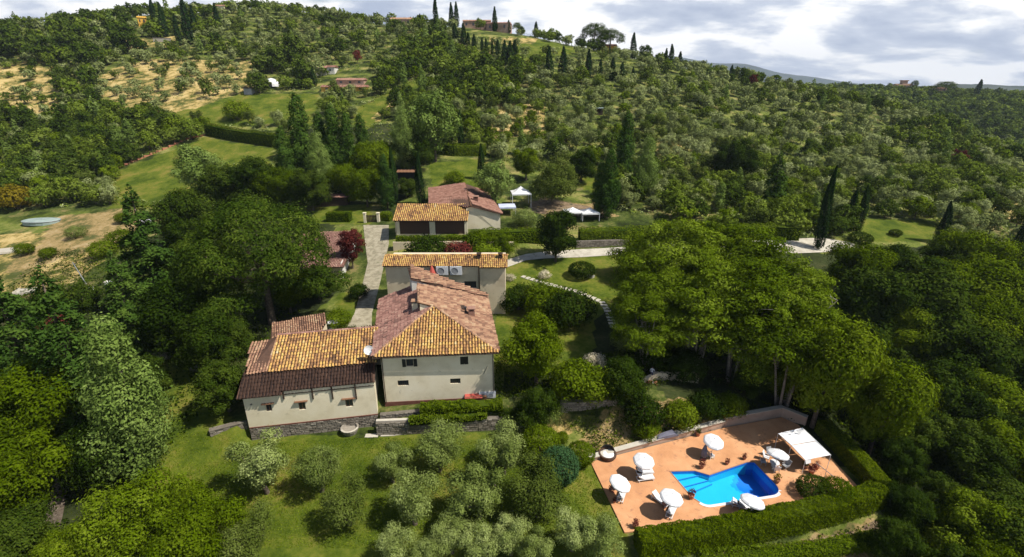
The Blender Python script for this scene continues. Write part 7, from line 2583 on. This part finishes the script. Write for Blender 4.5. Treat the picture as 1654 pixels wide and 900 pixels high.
while y < 470:
    sp = 5.0 + y * .0045
    xs_ = np.arange(-y * 1.25 - 15, y * 1.25 + 15, sp)
    jx = rng.uniform(-.38, .38, len(xs_)) * sp; jy = rng.uniform(-.38, .38, len(xs_)) * sp
    for a, b in zip(xs_ + jx, y + jy): pts.append((a, b))
    y += sp * .96
P2 = np.array(pts)
Z2 = hz(P2[:, 0], P2[:, 1])
px2, py2, dep2 = project(P2[:, 0], P2[:, 1], Z2)
# keep what the photo can show: terrain line of sight to a point 5 m above the ground
vis = np.ones(len(P2), bool)
for k in np.linspace(.3, .985, 26):
    zl_ = CAM_H + (Z2 + 5 - CAM_H) * k
    vis &= hz(P2[:, 0] * k, P2[:, 1] * k) < zl_ + .8
vis &= (px2 > -350) & (px2 < 2050)
infr = (px2 > -60) & (px2 < 1714)
blocked = np.zeros(len(P2), bool)
for b in BLK: blocked |= inpoly(px2, py2, b)
blocked |= (py2 > 345) & (px2 < 1000)
blocked |= (py2 > 395)
blocked |= inpoly(px2, py2, [(470, 200), (660, 200), (700, 330), (460, 330)]) | inpoly(px2, py2, [(290, 250), (460, 245), (470, 345), (240, 345)])
zid = np.full(len(P2), -1)
for i, z in enumerate(ZN):
    zid = np.where((zid < 0) & inpoly(px2, py2, z[1]), i, zid)
ok = vis & ~blocked
order = np.argsort(dep2)
cnt = {'o': 0, 'b': 0}
rest = []
nz_patch = lambda x, y: math.sin(x * .045 + 1.7) * math.sin(y * .06 + .4) + .6 * math.sin(x * .11 - y * .07)
random.seed(5)
def where(i):
    m_ = ok & (zid == zid[i])
    a = (px2[m_] < px2[i]).mean(); b = (py2[m_] < py2[i]).mean()
    v = 'top' if b < .25 else ('upper' if b < .5 else ('lower' if b < .75 else 'lowest'))
    h = 'far left' if a < .2 else ('left' if a < .4 else ('central' if a < .6 else ('right' if a < .8 else 'far right')))
    return v + ' ' + h


for i in order:
    if not ok[i]: continue
    z = ZN[zid[i]] if zid[i] >= 0 else ('hill', None, .9, .6, 'on the hillside')
    if rng.random() > z[2]: continue
    x, yy = P2[i]
    share = z[3] + .22 * nz_patch(x, yy) * (1 if .1 < z[3] < .95 else 0)
    u = rng.random()
    desc = z[4]
    if u < share:
        s = rng.uniform(.85, 1.45); key = 'olive' if rng.random() < .78 else 'olive_dark'
        hf = rng.uniform(.85, 1.12)
        if cnt['o'] < 300 and infr[i]:
            cnt['o'] += 1
            size = 'small' if s < 1.05 else ('middling' if s < 1.25 else 'large')
            col = 'silvery' if key == 'olive' else 'dull green'
            far_place(key, x, yy, s, '%s %s olive tree, %s, %s' % (size, col, where(i), desc.replace('in the ', 'in ').replace('on the ', 'on ')), 'tree', 'olive trees ' + desc, int(rng.integers(9)), hf, Z2[i])
        else:
            rest.append((key, x, yy, Z2[i], s, hf))
    else:
        v = rng.random()
        key = 'broad' if v < .42 else ('broad_dark' if v < .72 else ('bright' if v < .93 else 'poplar'))
        if z[0] in ('leftwood', 'midwood', 'topleft') and v > .3 and v < .75: key = 'broad_dark'
        s = rng.uniform(.55, 1.05) * (1.0 if z[2] < 1.1 else 1.1) * (.85 if z[0] in ('right', 'rightlow', 'centre') else 1)
        if z[0] in ('dry', 'dryw'): s *= .6
        if cnt['b'] < 300 and infr[i]:
            cnt['b'] += 1
            size = 'small' if s < .7 else ('middling' if s < .9 else 'large')
            col = {'broad': 'green leafy', 'broad_dark': 'dark leafy', 'bright': 'fresh green bushy', 'poplar': 'pale slender'}[key]
            far_place(key, x, yy, s, '%s %s tree, %s, %s' % (size, col, where(i), desc.replace('in the ', 'in ').replace('on the ', 'on ')), 'tree', 'leafy trees ' + desc, int(rng.integers(9)), rng.uniform(.85, 1.1), Z2[i])
        else:
            rest.append((key, x, yy, Z2[i], s, rng.uniform(.85, 1.1)))
print('individual', cnt, 'rest', len(rest))


def scatter_mesh(name, items, label, cell=1):
    """bake the remaining far trees into one mesh; farther trees use fewer, larger leaves"""
    Vs, Fs, Ms, Rs = [], [], [], []
    mats = []; b = 0
    for key, x, y, z, s, hf in items:
        k = FAR[key][int(x * 7 + y) % len(FAR[key])]
        nF = len(k['F']) - 4
        d = math.hypot(x, y)
        frac = .34 if d < 260 else (.2 if d < 380 else .12)
        m_ = int(nF * frac)
        idx = rng.choice(nF, m_, replace=False)
        q = k['V'][k['F'][idx]]            # m,4,3
        c = q.mean(1, keepdims=True)
        q = c + (q - c) * (1 / math.sqrt(frac)) * .92
        a = rng.uniform(0, 6.283); ca_, sa_ = math.cos(a), math.sin(a)
        q = q * np.array([s, s, s * hf])
        R = np.stack([q[..., 0] * ca_ - q[..., 1] * sa_ + x, q[..., 0] * sa_ + q[..., 1] * ca_ + y, q[..., 2] + z], -1)
        Vs.append(R.reshape(-1, 3)); Fs.append(np.arange(m_ * 4).reshape(-1, 4) + b); b += m_ * 4
        if k['mat'] not in mats: mats.append(k['mat'])
        Ms.append(np.full(m_, mats.index(k['mat'])))
        Rs.append(np.clip(k['var'][idx] * .8 + rng.uniform(-.1, .3), 0, 1))
    me = np_mesh(name, np.concatenate(Vs), np.concatenate(Fs), [M[m_] for m_ in mats], np.concatenate(Ms), np.concatenate(Rs))
    print(name, len(items), 'quads', sum(len(f) for f in Fs))
    return tag(link(name, me), label, None, None, 'stuff')


scatter_mesh('hillside_trees', rest, 'countless olive and leafy trees of the upper hillside')
# far wooded ridge on the right and its valley: one mass
far = []
for yy in np.arange(350, 720, 9.5):
    for xx in np.arange(yy * .3, yy * 1.7, 9.5):
        x_, y_ = xx + rng.uniform(-4, 4), yy + rng.uniform(-4, 4)
        far.append((x_, y_))
far = np.array(far)
fz = hz(far[:, 0], far[:, 1])
fpx, fpy, fd = project(far[:, 0], far[:, 1], fz)
vis = (fpx > 1180) & (fpx < 2150)
for k in np.linspace(.3, .985, 26):
    vis &= hz(far[:, 0] * k, far[:, 1] * k) < CAM_H + (fz + 8 - CAM_H) * k + 1
items = []
for (x, y), z, v in zip(far, fz, vis):
    if v:
        items.append(('broad_dark' if rng.random() < .7 else 'broad', x, y, z, rng.uniform(.75, 1.35), rng.uniform(.8, 1.1)))
scatter_mesh('far_ridge_wood', items, 'dark wood covering the far ridge on the right')

# undergrowth tufts that fill the gaps between the trees of the hill
n = 26000
yy = 95 + 330 * rng.random(n) ** 1.2
xx = (rng.random(n) * 2 - 1) * (yy * 1.12 + 10)
zz = hz(xx, yy)
ax_, ay_, ad_ = project(xx, yy, zz)
bl = np.zeros(n, bool)
for b in BLK: bl |= inpoly(ax_, ay_, b)
bl |= (ay_ > 345) & (ax_ < 1000)
bl |= ay_ > 392
dryz = inpoly(ax_, ay_, ZN[0][1]) | inpoly(ax_, ay_, ZN[1][1])
bl |= dryz & (rng.random(n) < .75)
k_ = ~bl
xx, yy, zz = xx[k_], yy[k_], zz[k_]
n = len(xx); per = 9
h_ = rng.uniform(.4, 1.6, n)
idx = np.repeat(np.arange(n), per)
Dn = unit(rng.normal(size=(n * per, 3))); Dn[:, 2] = np.abs(Dn[:, 2])
rr = (h_ * rng.uniform(.8, 1.3, n))[idx][:, None]
Pp = np.stack([xx, yy, zz], -1)[idx] + Dn * rr * np.array([1, 1, .85])
V_, F_, v_ = leaf_quads(Pp, Dn, .62, .6, rng, (.5 * rng.random(n))[idx] + .45 * rng.random(n * per), .4, .8)
mi = (rng.random(n) < .45).astype(int)[idx]
tag(link('undergrowth', np_mesh('undergrowth', V_, F_, [M['broad_hill_lit'], M['olive_hill_lit']], mi, v_)), 'low scrub and tall grass between the hillside trees', None, None, 'stuff')

# scrub on the shaded banks and woodland floor near the house
def floor_cover(name, polys, n, label, mats=('broad_dark', 'broad'), hmin=.1, hmax=.55, size=.22, per=8, seed=3):
    r_ = np.random.default_rng(seed)
    out = []
    allp = np.concatenate([np.array(p) for p in polys])
    x0, y0 = allp.min(0); x1, y1 = allp.max(0)
    P_ = np.stack([r_.uniform(x0, x1, n * 3), r_.uniform(y0, y1, n * 3)], -1)
    k = np.zeros(len(P_), bool)
    for p in polys: k |= inpoly(P_[:, 0], P_[:, 1], p)
    P_ = P_[k][:n]
    z = hz(P_[:, 0], P_[:, 1]); m_ = len(P_)
    h = r_.uniform(hmin, hmax, m_)
    ix = np.repeat(np.arange(m_), per)
    D_ = unit(r_.normal(size=(m_ * per, 3))); D_[:, 2] = np.abs(D_[:, 2])
    Q_ = np.stack([P_[:, 0], P_[:, 1], z], -1)[ix] + D_ * h[ix][:, None] * 1.2
    V_, F_, v_ = leaf_quads(Q_, D_, size, .6, r_, (.5 * r_.random(m_))[ix] + .45 * r_.random(m_ * per), .4, .8)
    mi = (r_.random(m_) < .35).astype(int)[ix]
    tag(link(name, np_mesh(name, V_, F_, [M[a] for a in mats], mi, v_)), label, None, None, 'stuff')


def wp(*pp):
    return [pxp(*p) for p in pp]


floor_cover('bank_scrub', [wp((860, 660), (960, 655), (1130, 650), (1270, 655), (1300, 690), (1262, 668), (1170, 684), (960, 738), (940, 700)),
                           wp((800, 560), (900, 600), (1010, 560), (1130, 560), (1130, 600), (1020, 640), (880, 650), (800, 640))], 2600, 'ivy and scrub on the bank behind the pool')
floor_cover('hedge_scrub', [[(38.9, 41), (47, 38), (47, 60), (35, 60), (35, 54), (38.6, 53)], wp((1040, 915), (1120, 905), (1400, 850), (1430, 835), (1420, 850), (1380, 866), (1150, 904))], 1500, 'rough scrub outside the pool hedges', hmin=.1, hmax=.5, size=.24, seed=9)
floor_cover('woodland_floor', [[(20, 56), (90, 56), (90, 100), (20, 92)], [(38, 30), (75, 20), (110, 90), (45, 62)]], 5200, 'undergrowth on the floor of the right hand wood', hmin=.3, hmax=1.1, size=.4, seed=4)
floor_cover('woodland_floor', [[(-80, 34), (-38, 34), (-36, 60), (-34, 110), (-110, 110)], [(-70, 20), (-33, 27), (-42, 45), (-80, 45)]], 5600, 'undergrowth below the trees on the left', hmin=.25, hmax=.9, size=.34, seed=5)
# short grass tufts that break up the lawns
def lawn_tufts(name, polys, n, label, seed):
    r_ = np.random.default_rng(seed)
    allp = np.concatenate([np.array(p) for p in polys])
    x0, y0 = allp.min(0); x1, y1 = allp.max(0)
    P_ = np.stack([r_.uniform(x0, x1, n * 2), r_.uniform(y0, y1, n * 2)], -1)
    k = np.zeros(len(P_), bool)
    for p in polys: k |= inpoly(P_[:, 0], P_[:, 1], p)
    P_ = P_[k][:n]; z = hz(P_[:, 0], P_[:, 1])
    D_ = unit(r_.normal(size=(len(P_), 3))) * np.array([1, 1, .2])
    V_, F_, v_ = leaf_quads(np.stack([P_[:, 0], P_[:, 1], z + .05], -1), D_, .14, .5, r_, .3 + .6 * r_.random(len(P_)), .6, .8)
    tag(link(name, np_mesh(name, V_, F_, M['bright'], None, v_)), label, None, None, 'stuff')


lawn_tufts('lawn_grass', [[(-36, 33), (10.3, 33), (8.6, 46), (-16, 47.4), (-30, 46.2), (-38, 46)]], 42000, 'short grass of the lower lawn', 8)

# ------------------------------------------------------------------ haze
mh, nth, outh = new_mat('thin haze')
pv = nth.nodes.new('ShaderNodeVolumePrincipled')
pv.inputs['Color'].default_value = (0.72, 0.83, 1.0, 1)
pv.inputs['Density'].default_value = 0.00008
pv.inputs['Anisotropy'].default_value = 0.1
nth.links.new(pv.outputs[0], outh.inputs['Volume'])
tag(MB().box(-6300, -1800, -32, 6300, 6300, 320).build('haze', mh, label='thin pale haze over the whole valley', kind='stuff'))
